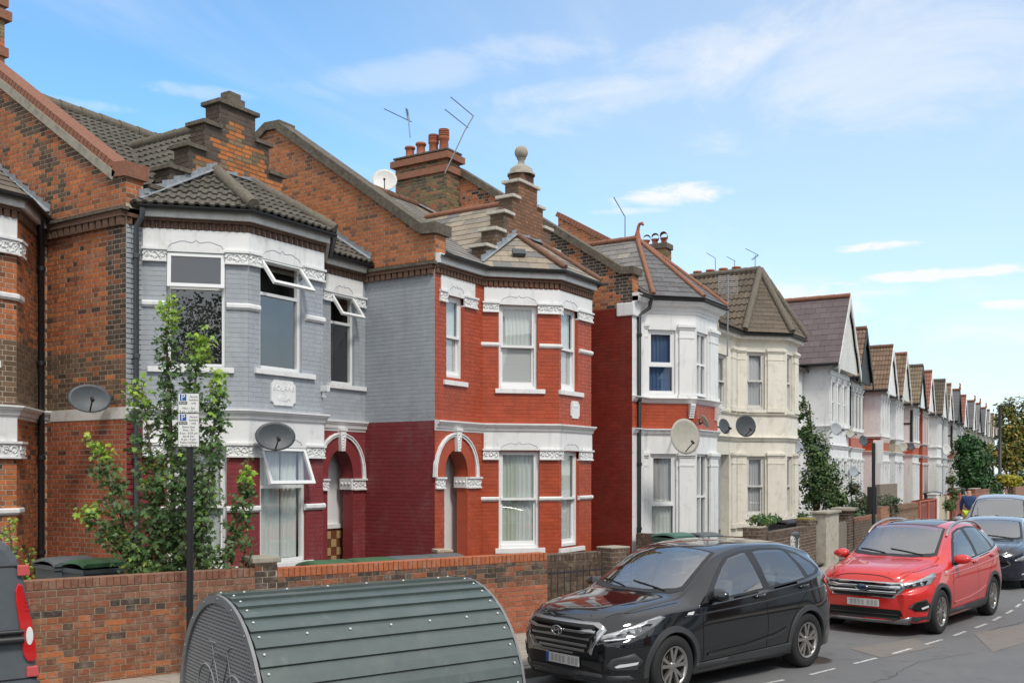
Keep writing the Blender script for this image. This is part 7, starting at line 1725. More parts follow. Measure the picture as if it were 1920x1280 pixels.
    def proj(s, kind, a, b, off, sg=-1):
        if kind == 'side': return s.cast((a, sg * 3, b), (0, -sg, 0), off)
        if kind == 'front': return s.cast((-2, a, b), (1, 0, 0), off)
        if kind == 'rear': return s.cast((s.L + 2, a, b), (-1, 0, 0), off)
        if kind == 'top': return s.cast((a, b, 3), (0, 0, -1), off)
        if kind == 'diag':     # a rearwards/outwards, b = z
            A = Vector((.7071, sg * .7071, 0)); D = Vector((.7071, -sg * .7071, 0)); return s.cast(Vector((.35, sg * .75, 0)) - D * 3 + A * a + Vector((0, 0, b)), D, off)
    def open_windows(s, side, top):
        bm = bmesh.new(); bm.from_mesh(s.body.data); dead = []
        side = [grow(p, .012) for p in side]; top = [grow(p, .012) for p in top]
        for f in bm.faces:
            c = f.calc_center_median()
            if c.z < s.zmap(.98): continue
            if f.normal.z < .93 and f.normal.x < -.2 and any(pt_in(p, c.x, c.y) for p in top): dead.append(f)
            elif abs(f.normal.y) > .45 and any(pt_in(p, c.x, c.z) for p in side): dead.append(f)
        bmesh.ops.delete(bm, geom=dead, context='FACES'); bm.to_mesh(s.body.data); bm.free()
    def cabin(s):
        w = s.kw; z = s.zmap; kx = s.kx; q = MB()
        q.box((1.15 * kx, -.74 * w, .60), (4.05 * kx, .74 * w, .78)); s.local(q, 'cabin_floor', 'cabin_dark')
        q = MB(); q.box((1.22 * kx, -.68 * w, .75), (1.66 * kx, .68 * w, z(.99))); s.local(q, 'dashboard', 'cabin_dark', bevel=.06)
        for x in (2.20, 3.12):
            for y in (-.36, .36):
                q = MB(); q.prism([(x * kx, y * w - .24, .6), ((x + .14) * kx, y * w - .24, .6), ((x + .26) * kx, y * w - .22, z(1.17)), ((x + .15) * kx, y * w - .22, z(1.17))], (0, .47, 0)); o = s.local(q, 'seat_back', 'cabin_seat', bevel=.05)
                q = MB(); q.box(((x + .17) * kx, y * w - .13, z(1.19)), ((x + .27) * kx, y * w + .13, z(1.36))); s.local(q, 'headrest', 'cabin_seat', o, bevel=.04)
        q = MB(); c = Vector((1.78 * kx, .37 * w, z(1.02))); q.tube([c + Vector((.07 * math.sin(t), .18 * math.cos(t), .17 * math.sin(t))) for t in [k * math.pi / 12 for k in range(25)]], .014, 6); s.local(q, 'steering_wheel', 'seam')
        q = MB(); q.box((3.95 * kx - .35, -.6 * w, z(1.08)), (4.0 * kx + .1, .6 * w, z(1.11))); s.local(q, 'parcel_shelf', 'cabin_dark')
        q = MB(); q.box((1.86 * kx, -.11, z(1.44)), (1.89 * kx, .11, z(1.50))); s.local(q, 'rear_view_mirror', 'seam', bevel=.01)
    def patch(s, name, kind, poly, m, off=.004, sg=-1, cell=.07, parent=None, thick=0.0, holes=()):
        allp = list(poly) + [p for h in holes for p in h]
        bm = bmesh.new(); vs = [bm.verts.new((p[0], p[1], 0)) for p in allp]
        tris = geometry.tessellate_polygon([[Vector((p[0], p[1], 0)) for p in poly]] + [[Vector((p[0], p[1], 0)) for p in h] for h in holes])
        for t in tris:
            try: bm.faces.new([vs[i] for i in t])
            except ValueError: pass
        for ax in (0, 1):
            lo = min(p[ax] for p in poly); hi = max(p[ax] for p in poly); k = 1
            while lo + k * cell < hi:
                co = [0, 0, 0]; no = [0, 0, 0]; co[ax] = lo + k * cell; no[ax] = 1; bmesh.ops.bisect_plane(bm, geom=bm.verts[:] + bm.edges[:] + bm.faces[:], plane_co=co, plane_no=no); k += 1
        for v in bm.verts: v.co = s.proj(kind, v.co.x, v.co.y, off, sg)
        if thick:
            r = bmesh.ops.extrude_face_region(bm, geom=bm.faces[:]); c = [g for g in r['geom'] if isinstance(g, bmesh.types.BMVert)]
            for v in c:
                n = s.bvh.find_nearest(v.co)[1]; v.co = v.co + n * thick
        bmesh.ops.recalc_face_normals(bm, faces=bm.faces)
        me = bpy.data.meshes.new(name); bm.to_mesh(me); bm.free(); me.materials.append(MATS[m]); me.polygons.foreach_set('use_smooth', [True] * len(me.polygons))
        o = bpy.data.objects.new(name, me); COL.objects.link(o); o.parent = parent or s.t; WL[o.name] = s.W; return o
    def ribbon(s, name, kind, pts, w, m='seam', off=.002, sg=-1, parent=None, h=0.0, step=.06):
        P = [Vector((p[0], p[1])) for p in pts]; Q = [P[0]]
        for a, b in zip(P[:-1], P[1:]):
            k = max(1, int((b - a).length / step))
            for i in range(1, k + 1): Q.append(a.lerp(b, i / k))
        vs = []; fs = []
        for i, p in enumerate(Q):
            d = (Q[min(i + 1, len(Q) - 1)] - Q[max(i - 1, 0)]).normalized(); nn = Vector((-d.y, d.x)) * w / 2; a = p + nn; b = p - nn
            vs += [s.proj(kind, a.x, a.y, off, sg), s.proj(kind, b.x, b.y, off, sg)]
            if h: vs[-1:] = [vs[-1]]; 
        if h:
            c = []
            for i, p in enumerate(Q): c.append(s.proj(kind, p.x, p.y, off + h, sg))
            o_ = len(vs); vs += c
            for i in range(len(Q) - 1): fs += [(2 * i, 2 * i + 2, o_ + i + 1, o_ + i), (o_ + i, o_ + i + 1, 2 * i + 3, 2 * i + 1)]
        else: fs = [(2 * i, 2 * i + 2, 2 * i + 3, 2 * i + 1) for i in range(len(Q) - 1)]
        me = bpy.data.meshes.new(name); me.from_pydata([tuple(v) for v in vs], [], fs); me.materials.append(MATS[m]); me.polygons.foreach_set('use_smooth', [True] * len(me.polygons)); o = bpy.data.objects.new(name, me); COL.objects.link(o); o.parent = parent or s.t; WL[o.name] = s.W; return o
    def local(s, mb, name, m, parent=None, bevel=None):
        mb.v = [tuple(s.W @ Vector(v)) for v in mb.v]; return mb.build(name, m, parent or s.t, bevel=bevel)
    def wheels(s, spokes=5, twin=True, rim='alloy', rr=.225):
        for wx in s.wb:
            for sg in (-1, 1):
                y = sg * .80 * s.kw; q = MB(); r = s.wr; w = .11
                q.lathe([(rr, -w * .8), (rr + .02, -w), (r - .03, -w * 1.02), (r - .008, -w * .86), (r, -w * .6), (r, w * .6), (r - .008, w * .86), (r - .03, w * 1.02), (rr + .02, w), (rr, w * .8)], (wx, y, r), (0, 1, 0), 40)
                wh = s.local(q, 'wheel', 'tyre'); ax = -1 if sg < 0 else 1
                q = MB(); q.lathe([(rr + .004, w * .98 * ax), (rr - .012, w * 1.0 * ax), (rr - .02, w * .6 * ax), (rr - .03, -w * .5 * ax)], (wx, y, r), (0, 1, 0), 40)
                yo = y + ax * w * .80; q.lathe([(.001, ax * .012), (.03, ax * .01), (.055, 0), (.06, -ax * .02)], (wx, yo, r), (0, 1, 0), 16)
                n = spokes * (2 if twin else 1)
                for k in range(n):
                    if twin: a0 = 2 * math.pi * (k // 2) / spokes + (.10 if k % 2 else -.10) + .3; a1 = a0 + (.13 if k % 2 else -.13)
                    else: a0 = 2 * math.pi * k / n; a1 = a0 + .04
                    c0 = Vector((math.cos(a0), 0, math.sin(a0))); c1 = Vector((math.cos(a1), 0, math.sin(a1))); t0 = Vector((-c0.z, 0, c0.x)); t1 = Vector((-c1.z, 0, c1.x)); B = Vector((wx, yo, r)); wd = (.017, .021) if twin else (.011, .013)
                    p = [B + c0 * .035 - t0 * wd[0], B + c0 * .035 + t0 * wd[0], B + c1 * (rr - .012) + t1 * wd[1], B + c1 * (rr - .012) - t1 * wd[1]]
                    p = [v + Vector((0, ax * (.004 if i < 2 else .012), 0)) for i, v in enumerate(p)]; q.prism([tuple(v) for v in p], (0, -ax * .035, 0))
                s.local(q, 'rim', rim, wh)
                q = MB(); q.lathe([(.001, 0), (.15, 0), (.15, .02)], (wx, y + ax * w * .25, r), (0, 1, 0), 24); q.lathe([(.15, 0), (rr - .02, -.0)], (wx, y - ax * w * .1, r), (0, 1, 0), 24); s.local(q, 'brake_disc', 'rotor', wh)
    def arches(s, m='cladding', w=.055, off=.012):
        for wx in s.wb:
            for sg in (-1, 1):
                vs = []; fs = []; n = 28
                for i in range(n + 1):
                    th = R(-18) + R(216) * i / n; rows = []
                    for rad, of in ((s.archr - .012, off - .03), (s.archr - .006, off), (s.archr + w, off), (s.archr + w + .006, 0)):
                        vs.append(s.proj('side', wx + math.cos(th) * rad, max(.2, s.wr + math.sin(th) * rad), of, sg))
                for i in range(n):
                    for k in range(3): fs.append((4 * i + k, 4 * i + k + 1, 4 * i + 5 + k, 4 * i + 4 + k))
                me = bpy.data.meshes.new('arch'); me.from_pydata([tuple(v) for v in vs], [], fs); me.materials.append(MATS[m]); o = bpy.data.objects.new('wheel_arch', me); COL.objects.link(o); o.parent = s.t; WL[o.name] = s.W
    def mirror(s, x, z, m, y=.99):
        for sg in (-1, 1):
            q = MB(); pts = []; 
            prof = [(-.085, .02), (-.07, .06), (-.03, .083), (.02, .085), (.05, .07), (.06, .03)]
            rings = []
            for k in range(7):
                t = k / 6; yy = sg * (y - .11 + .24 * t); sc_ = (math.sin(math.pi * min(.97, max(.10, t * .78 + .16)))) ** .5
                rings.append([(x + (a * .95) * sc_, yy, z + b * sc_) for a, b in [(.06, -.06), (.07, 0), (.055, .06), (.02, .085), (-.04, .075), (-.085, .03), (-.09, -.03), (-.05, -.07)]])
            vs = [v for r_ in rings for v in r_]; fs = [(i * 8 + k, i * 8 + (k + 1) % 8, (i + 1) * 8 + (k + 1) % 8, (i + 1) * 8 + k) for i in range(6) for k in range(8)]; fs += [tuple(range(8)), tuple(range(48, 56))]
            q.add(vs, fs, None, smooth=True); o = s.local(q, 'wing_mirror', m); q = MB(); q.tube([(x + .02, sg * (y - .13), z - .08), (x, sg * (y - .03), z - .04)], .028, 8); s.local(q, 'mirror_stalk', 'trim_black', o)
    def common(s, sill=True, chrome_line=None):
        kx, zm = s.kx, s.zmap
        sp = lambda pts: [(x * kx, zm(z)) for x, z in pts]
        WINS = [sp([(1.58, 1.035), (1.74, 1.15), (2.02, 1.36), (2.2, 1.455), (2.48, 1.505), (2.56, 1.505), (2.63, 1.09), (2.2, 1.06)]), sp([(2.72, 1.51), (2.9, 1.52), (3.3, 1.505), (3.42, 1.48), (3.52, 1.30), (3.56, 1.155), (3.3, 1.125), (2.76, 1.095)]), sp([(3.52, 1.46), (3.72, 1.41), (3.90, 1.30), (3.94, 1.235), (3.82, 1.19), (3.66, 1.17), (3.62, 1.30)])]
        for sg in (-1, 1):
            s.patch('window_surround', 'side', sp([(1.44, 1.00), (1.62, 1.12), (1.95, 1.36), (2.15, 1.475), (2.45, 1.53), (2.9, 1.55), (3.4, 1.525), (3.75, 1.45), (3.97, 1.31), (4.05, 1.235), (3.9, 1.175), (3.5, 1.125), (2.6, 1.06), (1.8, 1.015)]), 'trim_black', .003, sg, holes=WINS)
            s.patch('side_window', 'side', sp([(1.58, 1.035), (1.74, 1.15), (2.02, 1.36), (2.2, 1.455), (2.48, 1.505), (2.56, 1.505), (2.63, 1.09), (2.2, 1.06)]), 'car_glazing', .004, sg)
            s.patch('side_window', 'side', sp([(2.72, 1.51), (2.9, 1.52), (3.3, 1.505), (3.42, 1.48), (3.52, 1.30), (3.56, 1.155), (3.3, 1.125), (2.76, 1.095)]), s.tint, .004, sg)
            s.patch('quarter_window', 'side', sp([(3.52, 1.46), (3.72, 1.41), (3.90, 1.30), (3.94, 1.235), (3.82, 1.19), (3.66, 1.17), (3.62, 1.30)]), s.tint, .004, sg)
            s.ribbon('door_seam', 'side', sp([(1.42, .36), (1.40, .7), (1.44, .97)]), .009, sg=sg); s.ribbon('door_seam', 'side', sp([(2.66, .34), (2.68, .7), (2.64, 1.05)]), .009, sg=sg)
            s.ribbon('door_seam', 'side', sp([(3.10, .36), (3.16, .60), (3.40, .86), (3.55, .96), (3.60, 1.11)]), .009, sg=sg)
            s.ribbon('crease', 'side', sp([(1.1, .88), (1.8, .90), (2.6, .925), (3.4, .97), (4.1, 1.02)]), .02, s.paint, .002, sg, h=.006)
            s.ribbon('crease', 'side', sp([(1.5, .42), (2.2, .44), (2.8, .50), (3.05, .56)]), .05, s.paint, .001, sg, h=.010)
            for x in (2.42, 3.38):
                s.patch('door_handle', 'side', sp([(x, .985 + (x - 2.4) * .05), (x + .19, 1.0 + (x - 2.4) * .05), (x + .19, 1.022 + (x - 2.4) * .05), (x, 1.008 + (x - 2.4) * .05)]), s.paint, .004, sg, thick=.028)
                s.patch('handle_recess', 'side', sp([(x + .01, .965 + (x - 2.4) * .05), (x + .15, .975 + (x - 2.4) * .05), (x + .15, 1.0 + (x - 2.4) * .05), (x + .01, .99 + (x - 2.4) * .05)]), 'seam', .002, sg)
        if sill:
            for sg in (-1, 1): s.patch('sill_cladding', 'side', [(s.wb[0] + s.archr, .21), (s.wb[1] - s.archr, .21), (s.wb[1] - s.archr, .37), (s.wb[0] + s.archr, .34)], 'cladding', .010, sg, thick=.006)
        w = s.kw; b = s.c
        tp = lambda pts: [(x * kx, y * w) for x, y in pts]
        WS = tp([(1.22, .2), (1.24, .35), (1.32, .585), (1.37, .63), (1.70, .60), (2.02, .55), (2.035, .3), (2.035, -.3), (2.02, -.55), (1.70, -.60), (1.37, -.63), (1.32, -.585), (1.24, -.35), (1.22, -.2)])
        s.patch('windscreen_surround', 'top', tp([(1.145, .2), (1.16, .35), (1.24, .60), (1.33, .685), (1.70, .64), (2.06, .585), (2.07, .3), (2.07, -.3), (2.06, -.585), (1.70, -.64), (1.33, -.685), (1.24, -.60), (1.16, -.35), (1.145, -.2)]), 'trim_black', .003, holes=[WS])
        s.open_windows(WINS, [WS]); s.cabin()
        s.patch('windscreen', 'top', tp([(1.22, .2), (1.24, .35), (1.32, .585), (1.37, .63), (1.70, .60), (2.02, .55), (2.035, .3), (2.035, -.3), (2.02, -.55), (1.70, -.60), (1.37, -.63), (1.32, -.585), (1.24, -.35), (1.22, -.2)]), 'car_screen', .004)
        for y0, y1, x0, x1 in ((-.50, .05, 1.24, 1.30), (.10, .56, 1.22, 1.33)): s.ribbon('wiper', 'top', tp([(x0, y0), (x1 + .02, y1)]), .016, 'seam', .010, h=.012)
        for sg in (-1, 1): s.ribbon('bonnet_seam', 'top', tp([(.20, sg * .52), (.5, sg * .665), (.9, sg * .735), (1.14, sg * .76)]), .008)
        s.ribbon('bonnet_seam', 'top', tp([(.085, -.45), (.07, -.2), (.066, 0), (.07, .2), (.085, .45)]), .008)
        for sg in (-1, 1): s.ribbon('bonnet_crease', 'top', tp([(.15, sg * .36), (.6, sg * .46), (1.05, sg * .56)]), .05, s.paint, .0, h=.008)
        s.patch('rear_window', 'rear', [(-.5, s.zmap(1.16)), (.5, s.zmap(1.16)), (.42, s.zmap(1.40)), (-.42, s.zmap(1.40))], 'car_glass_dark', .004)
        for sg in (-1, 1): s.patch('tail_lamp', 'side', sp([(4.02, 1.08), (4.22, 1.15), (4.38, 1.10), (4.36, .98), (4.2, .99)]), 'lamp_red', .006, sg, thick=.006)
# ---- black SUV
c = Car('parked_car', 'black compact SUV parked at the kerb right of the green hangar', (9.65, 5.49), -16.2, 'car_black')
c.wheels(); c.arches(); c.common(); c.mirror(1.62, 1.085, 'car_black', .985)
HEX = [(-.60, .80), (-.50, .87), (.50, .87), (.60, .80), (.44, .53), (.34, .49), (-.34, .49), (-.44, .53)]
c.patch('grille_frame', 'front', HEX, 'satin', .004, thick=.012)
gr = c.patch('grille', 'front', [(-.53, .80), (-.46, .84), (.46, .84), (.53, .80), (.39, .55), (.31, .52), (-.31, .52), (-.39, .55)], 'grille_black', .018)
for z, a in ((.765, .50), (.69, .455), (.615, .41), (.555, .36)): c.ribbon('grille_bar', 'front', [(-a, z), (a, z)], .030, 'satin', .019, parent=gr, h=.012)
for sg in (-1, 1): c.ribbon('chrome_strip', 'front', [(sg * .59, .80), (sg * .44, .53)], .035, 'chrome', .017, h=.01)
e = MB(); cen = c.proj('front', 0, .755, .03)
e.lathe([(.062, 0), (.066, .010), (.060, .014), (.052, .010), (.052, 0)], (0, 0, 0), (-1, 0, 0), 28); e.v = [(cen.x - .012 + v[0], v[1] * 1.35, cen.z + v[2] * .82) for v in e.v]; eo = c.local(e, 'emblem_ring', 'chrome', gr)
for pts in ([(-.045, -.033), (-.030, .036)], [(.030, -.036), (.045, .033)], [(-.036, -.012), (.036, .012)]):
    e = MB(); e.tube([(cen.x - .02, a, cen.z + b * 1.0) for a, b in [(-p[0], p[1]) for p in pts]], .008, 6); c.local(e, 'emblem_letter', 'chrome', eo)
c.patch('lower_intake', 'front', [(-.66, .33), (-.60, .46), (.60, .46), (.66, .33)], 'grille_black', .004)
c.patch('lower_bumper', 'front', [(-.84, .21), (-.78, .32), (.78, .32), (.84, .21)], 'cladding', .006, thick=.01)
def numplate(c, z0, z1, w, blue=True, chars=None, y0=0.0):
    p0 = c.proj('front', y0, (z0 + z1) / 2, .02); x = p0.x; e = MB(); e.box((x - .012, y0 - w / 2, z0), (x, y0 + w / 2, z1)); o = c.local(e, 'number_plate', 'plate_white', bevel=.004)
    if blue: e = MB(); e.box((x - .014, y0 + w / 2 - .045, z0 + .004), (x - .012, y0 + w / 2 - .004, z1 - .004)); c.local(e, 'plate_band', 'plate_blue', o)
    if chars:
        Wc = c.W.to_3x3(); u = Wc @ Vector((0, -1, 0)); n = Wc @ Vector((-1, 0, 0)); fr = ((0, 0), (u.x, u.y), (n.x, n.y)); text(o, chars, c.W @ Vector((x - .0135, y0, (z0 + z1) / 2)), fr, .095, 'sign_black')
    else:
        r = random.Random(4)
        for k in range(7):
            yk = y0 + w / 2 - (.085 if blue else .05) - k * .058 - (.03 if k > 3 else 0); e = MB(); e.box((x - .0135, yk - .042, z0 + .018), (x - .012, yk, z1 - .018)); c.local(e, 'smudged_character', 'plate_grey', o)
numplate(c, .365, .475, .52)
for sg in (-1, 1):
    hl = c.patch('headlight', 'diag', [(-.36, .70), (-.33, .735), (-.1, .80), (.15, .875), (.33, .92), (.40, .905), (.31, .835), (.10, .735), (-.12, .69), (-.28, .675)], 'lamp_silver', .004, sg, thick=.008)
    c.patch('lens', 'diag', [(-.31, .70), (-.1, .765), (.18, .85), (.26, .845), (.12, .745), (-.1, .70), (-.26, .685)], 'car_glass_dark', .014, sg, parent=hl)
    for a, z, r_ in ((.09, .795, .036), (-.06, .745, .028), (-.17, .718, .022)):
        p = c.proj('diag', a, z, .016, sg); e = MB(); e.lathe([(r_, 0), (r_, .004), (r_ * .75, .006), (r_ * .6, -.004), (.001, .002)], tuple(p), (-.7071, sg * .7071, .1), 16); c.local(e, 'projector', 'lamp_silver', hl)
    c.ribbon('light_strip', 'diag', [(-.28, .69), (-.08, .703), (.05, .727)], .012, 'lamp_clear', .016, sg, parent=hl)
    fo = c.patch('fog_recess', 'diag', [(-.28, .40), (-.20, .50), (.04, .56), (.14, .47), (.10, .38), (-.16, .36)], 'cladding', .004, sg, thick=.006)
    c.patch('daylight_lamp', 'diag', [(-.17, .42), (-.12, .445), (.09, .465), (.07, .435), (-.15, .405)], 'lamp_clear', .016, sg, parent=fo)
    c.patch('side_badge', 'side', [(1.14, .90), (1.17, .925), (1.27, .93), (1.24, .895)], 'lamp_clear', .005, sg)
# ---- red SUV
k = Car('parked_car', 'bright red SUV with silver roof rails parked behind the black one', (15.84, 3.64), -9.0, 'car_red', L=4.52, kz=1.03, kw=.99, wb=(.90, 3.59), wr=.345, kf=.22,
        curves=dict(zc=[(0,.82),(.03,.87),(.10,.955),(.3,1.02),(.6,1.06),(1.0,1.10),(1.12,1.115),(1.35,1.24),(1.7,1.45),(1.95,1.56),(2.3,1.62),(2.7,1.645),(3.2,1.635),(3.7,1.60),(4.0,1.545),(4.15,1.49),(4.25,1.34),(4.37,1.11),(4.43,.98),(4.475,.78)]))
k.wheels(10, False); k.arches(w=.05); k.common(); k.mirror(1.60, 1.11, 'car_red', .99)
gf = k.patch('grille_frame', 'front', [(-.63, .76), (-.57, .83), (.57, .83), (.63, .76), (.48, .59), (-.48, .59)], 'chrome', .004, thick=.014)
gi = k.patch('grille', 'front', [(-.58, .755), (-.54, .805), (.54, .805), (.58, .755), (.45, .61), (-.45, .61)], 'grille_black', .020)
for z, a in ((.755, .55), (.68, .50)): k.ribbon('grille_bar', 'front', [(-a, z), (a, z)], .042, 'chrome', .021, parent=gi, h=.015)
cen = k.proj('front', 0, .742, .045); e = MB(); e.lathe([(.001, .008), (.05, .006), (.058, 0)], (0, 0, 0), (-1, 0, 0), 28); e.v = [(cen.x + v[0], v[1] * 1.45, cen.z + v[2] * .75) for v in e.v]; eo = k.local(e, 'emblem', 'emblem_blue', gi)
e = MB(); e.lathe([(.058, -.004), (.060, .008), (.066, .004), (.066, -.004)], (0, 0, 0), (-1, 0, 0), 28); e.v = [(cen.x + v[0], v[1] * 1.45, cen.z + v[2] * .75) for v in e.v]; k.local(e, 'emblem_ring', 'chrome', gi)
Wc = k.W.to_3x3(); u = Wc @ Vector((0, -1, 0)); n = Wc @ Vector((-1, 0, 0)); text(eo, 'Ford', k.W @ Vector((cen.x - .009, 0, cen.z + .004)), ((0, 0), (u.x, u.y), (n.x, n.y)), .058, 'chrome', ext=.001)
numplate(k, .45, .56, .50, blue=False)
li = k.patch('lower_intake', 'front', [(-.60, .30), (-.56, .42), (.56, .42), (.60, .30), (.48, .26), (-.48, .26)], 'grille_black', .006)
k.ribbon('intake_bar', 'front', [(-.52, .34), (.52, .34)], .012, 'cladding', .010, parent=li, h=.008)
k.patch('skid_plate', 'front', [(-.70, .33), (-.60, .30), (-.48, .255), (.48, .255), (.60, .30), (.70, .33), (.66, .21), (-.66, .21)], 'satin', .010, thick=.008)
for sg in (-1, 1):
    k.patch('corner_cladding', 'diag', [(-.22, .20), (-.20, .32), (.20, .32), (.28, .20)], 'cladding', .006, sg)
    hl = k.patch('headlight', 'diag', [(-.36, .785), (-.28, .815), (.0, .87), (.33, .955), (.36, .90), (.22, .80), (-.05, .765), (-.28, .745)], 'lamp_silver', .004, sg, thick=.008)
    k.patch('lens', 'diag', [(-.28, .785), (.0, .84), (.16, .85), (.10, .79), (-.1, .765), (-.24, .755)], 'car_glass_dark', .014, sg, parent=hl)
    for a in (-.12, .02): p = k.proj('diag', a, .80, .016, sg); e = MB(); e.lathe([(.028, 0), (.028, .006), (.02, .006), (.001, 0)], tuple(p), (-.7071, sg * .7071, .1), 14); k.local(e, 'projector', 'lamp_silver', hl)
    fo = k.patch('fog_recess', 'diag', [(-.22, .47), (-.12, .55), (.08, .58), (.17, .48), (.10, .40), (-.12, .41)], 'grille_black', .006, sg, thick=.006)
    k.patch('fog_lamp', 'diag', [(-.02, .46), (.12, .49), (.13, .46), (.0, .43)], 'lamp_clear', .016, sg, parent=fo)
    pts = []
    for x in np.linspace(1.95, 3.95, 16):
        zz = k.c['zr'](x) + .035 + .04 * math.sin(math.pi * (x - 1.95) / 2.0) ** .4; pts.append((x, sg * (k.c['yr'](x) + .0), zz))
    pts = [(1.90, sg * (k.c['yr'](1.9) + .005), k.c['zr'](1.9) + .01)] + pts + [(4.0, sg * (k.c['yr'](4.0)), k.c['zr'](4.0) + .01)]
    e = MB(); e.tube(pts, .022, 8); k.local(e, 'roof_rail', 'alloy')
    k.ribbon('chrome_strip', 'side', [(1.5, k.zmap(1.0)), (2.6, k.zmap(1.055)), (3.55, k.zmap(1.12)), (3.95, k.zmap(1.175)), (4.08, k.zmap(1.24)), (3.98, k.zmap(1.33))], .014, 'chrome', .006, sg, h=.004)
    k.patch('side_badge', 'side', [(1.08, .93), (1.12, .955), (1.22, .95), (1.18, .92)], 'chrome', .005, sg)
k.patch('roof_glass', 'top', [(2.12, -.42), (2.12, .42), (3.3, .42), (3.3, -.42)], 'car_glass_dark', .004)
# ---- navy hatchback
f = Car('parked_car', 'dark navy hatchback behind the red SUV, plate ending ZN', (23.3, 2.86), 1.0, 'car_navy', L=4.36, kz=.84, kw=.97, wb=(.90, 3.54), wr=.33, archr=.36, dense=.08)
f.wheels(5, True); f.common(sill=False); f.mirror(1.58, 1.0, 'car_navy', .97)
f.patch('grille', 'front', [(-.46, .62), (-.52, .56), (-.40, .49), (.40, .49), (.52, .56), (.46, .62)], 'grille_black', .014); f.ribbon('chrome_strip', 'front', [(-.46, .625), (-.53, .56), (-.40, .485), (.40, .485), (.53, .56), (.46, .625), (-.46, .625)], .014, 'chrome', .016)
f.patch('lower_intake', 'front', [(-.6, .24), (-.5, .34), (.5, .34), (.6, .24)], 'grille_black', .004)
numplate(f, .36, .46, .50, blue=False, chars='        1ZN')
for sg in (-1, 1):
    hl = f.patch('headlight', 'diag', [(-.32, .64), (-.1, .70), (.22, .765), (.30, .755), (.16, .675), (-.1, .625)], 'lamp_silver', .004, sg, thick=.006); f.patch('lens', 'diag', [(-.26, .645), (-.05, .69), (.12, .72), (.1, .675), (-.1, .64)], 'car_glass', .012, sg, parent=hl)
    f.patch('fog_lamp', 'diag', [(-.10, .36), (.06, .38), (.05, .35), (-.1, .33)], 'lamp_clear', .006, sg)
# ---- tall silver car behind
v = Car('parked_car', 'tall silver grey car at the right edge behind the navy hatchback', (28.4, 3.25), 1.5, 'car_silver', L=4.5, kz=1.22, kw=1.0, wr=.33, dense=.08)
v.wheels(5, True); v.common(sill=False); v.mirror(1.6, 1.2, 'car_silver', .99); v.patch('grille', 'front', [(-.4, .70), (.4, .70), (.4, .6), (-.4, .6)], 'grille_black', .004)
e = MB(); e.tube([(1.0, .45, 1.2), (.98, .45, 1.55)], .006, 5); v.local(e, 'radio_aerial', 'seam')

# ================================================================== grey van at the left edge
def van():
    P0 = Vector((4.23, 6.70, 0)); d = Vector((-.92, .392, 0)).normalized(); s_ = Vector((d.y, -d.x, 0))
    if s_.y < 0: s_ = -s_
    t = thing('parked_van', tuple(P0 + d * 2.4 + s_ * .95), 'rear corner of a grey van with tall red tail lamp at the left edge', 'van')
    def pt(x, y, z): return P0 + d * x + s_ * y + Vector((0, 0, z))
    prof = [(0.03, .32), (0.0, .55), (.0, 1.0), (.035, 1.45), (.085, 1.70), (.13, 1.88), (.19, 1.98), (.28, 2.045), (.42, 2.07), (3.2, 2.07), (3.9, 1.85), (4.3, 1.25), (4.9, 1.1), (5.0, .7), (5.0, .32)]
    q = MB(); q.prism([pt(x, 0, z) for x, z in prof], s_ * 1.9); q.build('body', 'van_grey', t, bevel=.05)
    q = MB(); q.prism([pt(.32, -.004, .4), pt(1.6, -.004, .4), pt(1.6, -.004, 1.28), pt(.36, -.004, 1.28)], s_ * .01); q.build('red_side_panel', 'van_red', t)
    lam = [(.11, 1.705), (.09, 1.62), (.05, 1.45), (.02, 1.28), (.015, 1.18), (.035, 1.15), (.075, 1.155), (.10, 1.20), (.125, 1.40), (.15, 1.58), (.155, 1.66), (.14, 1.71)]
    q = MB(); q.prism([pt(x, -.022, z) for x, z in lam], s_ * .2); lo = q.build('tail_lamp', 'lamp_red', t, bevel=.008)
    q = MB(); q.prism([pt(.062 + .024 * math.cos(a), -.028, 1.335 + .065 * math.sin(a)) for a in [k * math.pi / 10 for k in range(20)]], s_ * .02); q.build('reversing_lamp', 'lamp_clear', lo, bevel=.004)
    for k_ in range(5): q = MB(); q.prism([pt(.03, -.0255, 1.52 + k_ * .03), pt(.10, -.0255, 1.515 + k_ * .03), pt(.10, -.0255, 1.519 + k_ * .03), pt(.03, -.0255, 1.524 + k_ * .03)], s_ * .004); q.build('lens_rib', 'van_red', lo)
    for (x, z) in ((.075, 1.80), (.015, 1.075)): q = MB(); q.prism([pt(x - .02, -.018, z - .035), pt(x + .065, -.018, z - .035), pt(x + .065, -.018, z + .04), pt(x - .01, -.018, z + .04)], s_ * .05); q.build('door_hinge', 'van_salmon', t, bevel=.008)
    q = MB(); q.tube([pt(.10, -.03, 1.315), pt(.9, -.03, 1.315)], .028, 10); q.tube([pt(.10, -.028, 1.37), pt(.9, -.028, 1.37)], .018, 10); q.build('slide_rail', 'trim_black', t)
    q = MB(); q.prism([pt(.0, -.006, 1.838), pt(1.5, -.006, 1.838), pt(1.5, -.006, 1.832), pt(.0, -.006, 1.832)], s_ * .01); q.build('roof_seam', 'seam', t)
    q = MB(); q.prism([pt(.0, -.006, 1.035), pt(.5, -.006, 1.035), pt(.5, -.006, 1.029), pt(.0, -.006, 1.029)], s_ * .01); q.build('bumper_seam', 'seam', t)
    for x in (.95, 4.2):
        for y in (.05, 1.85): q = MB(); q.lathe([(.2, -.1), (.33, -.1), (.34, -.06), (.34, .06), (.33, .1), (.2, .1), (.001, .08)], pt(x, y, .34), tuple(s_), 24); q.build('wheel', 'tyre', t)
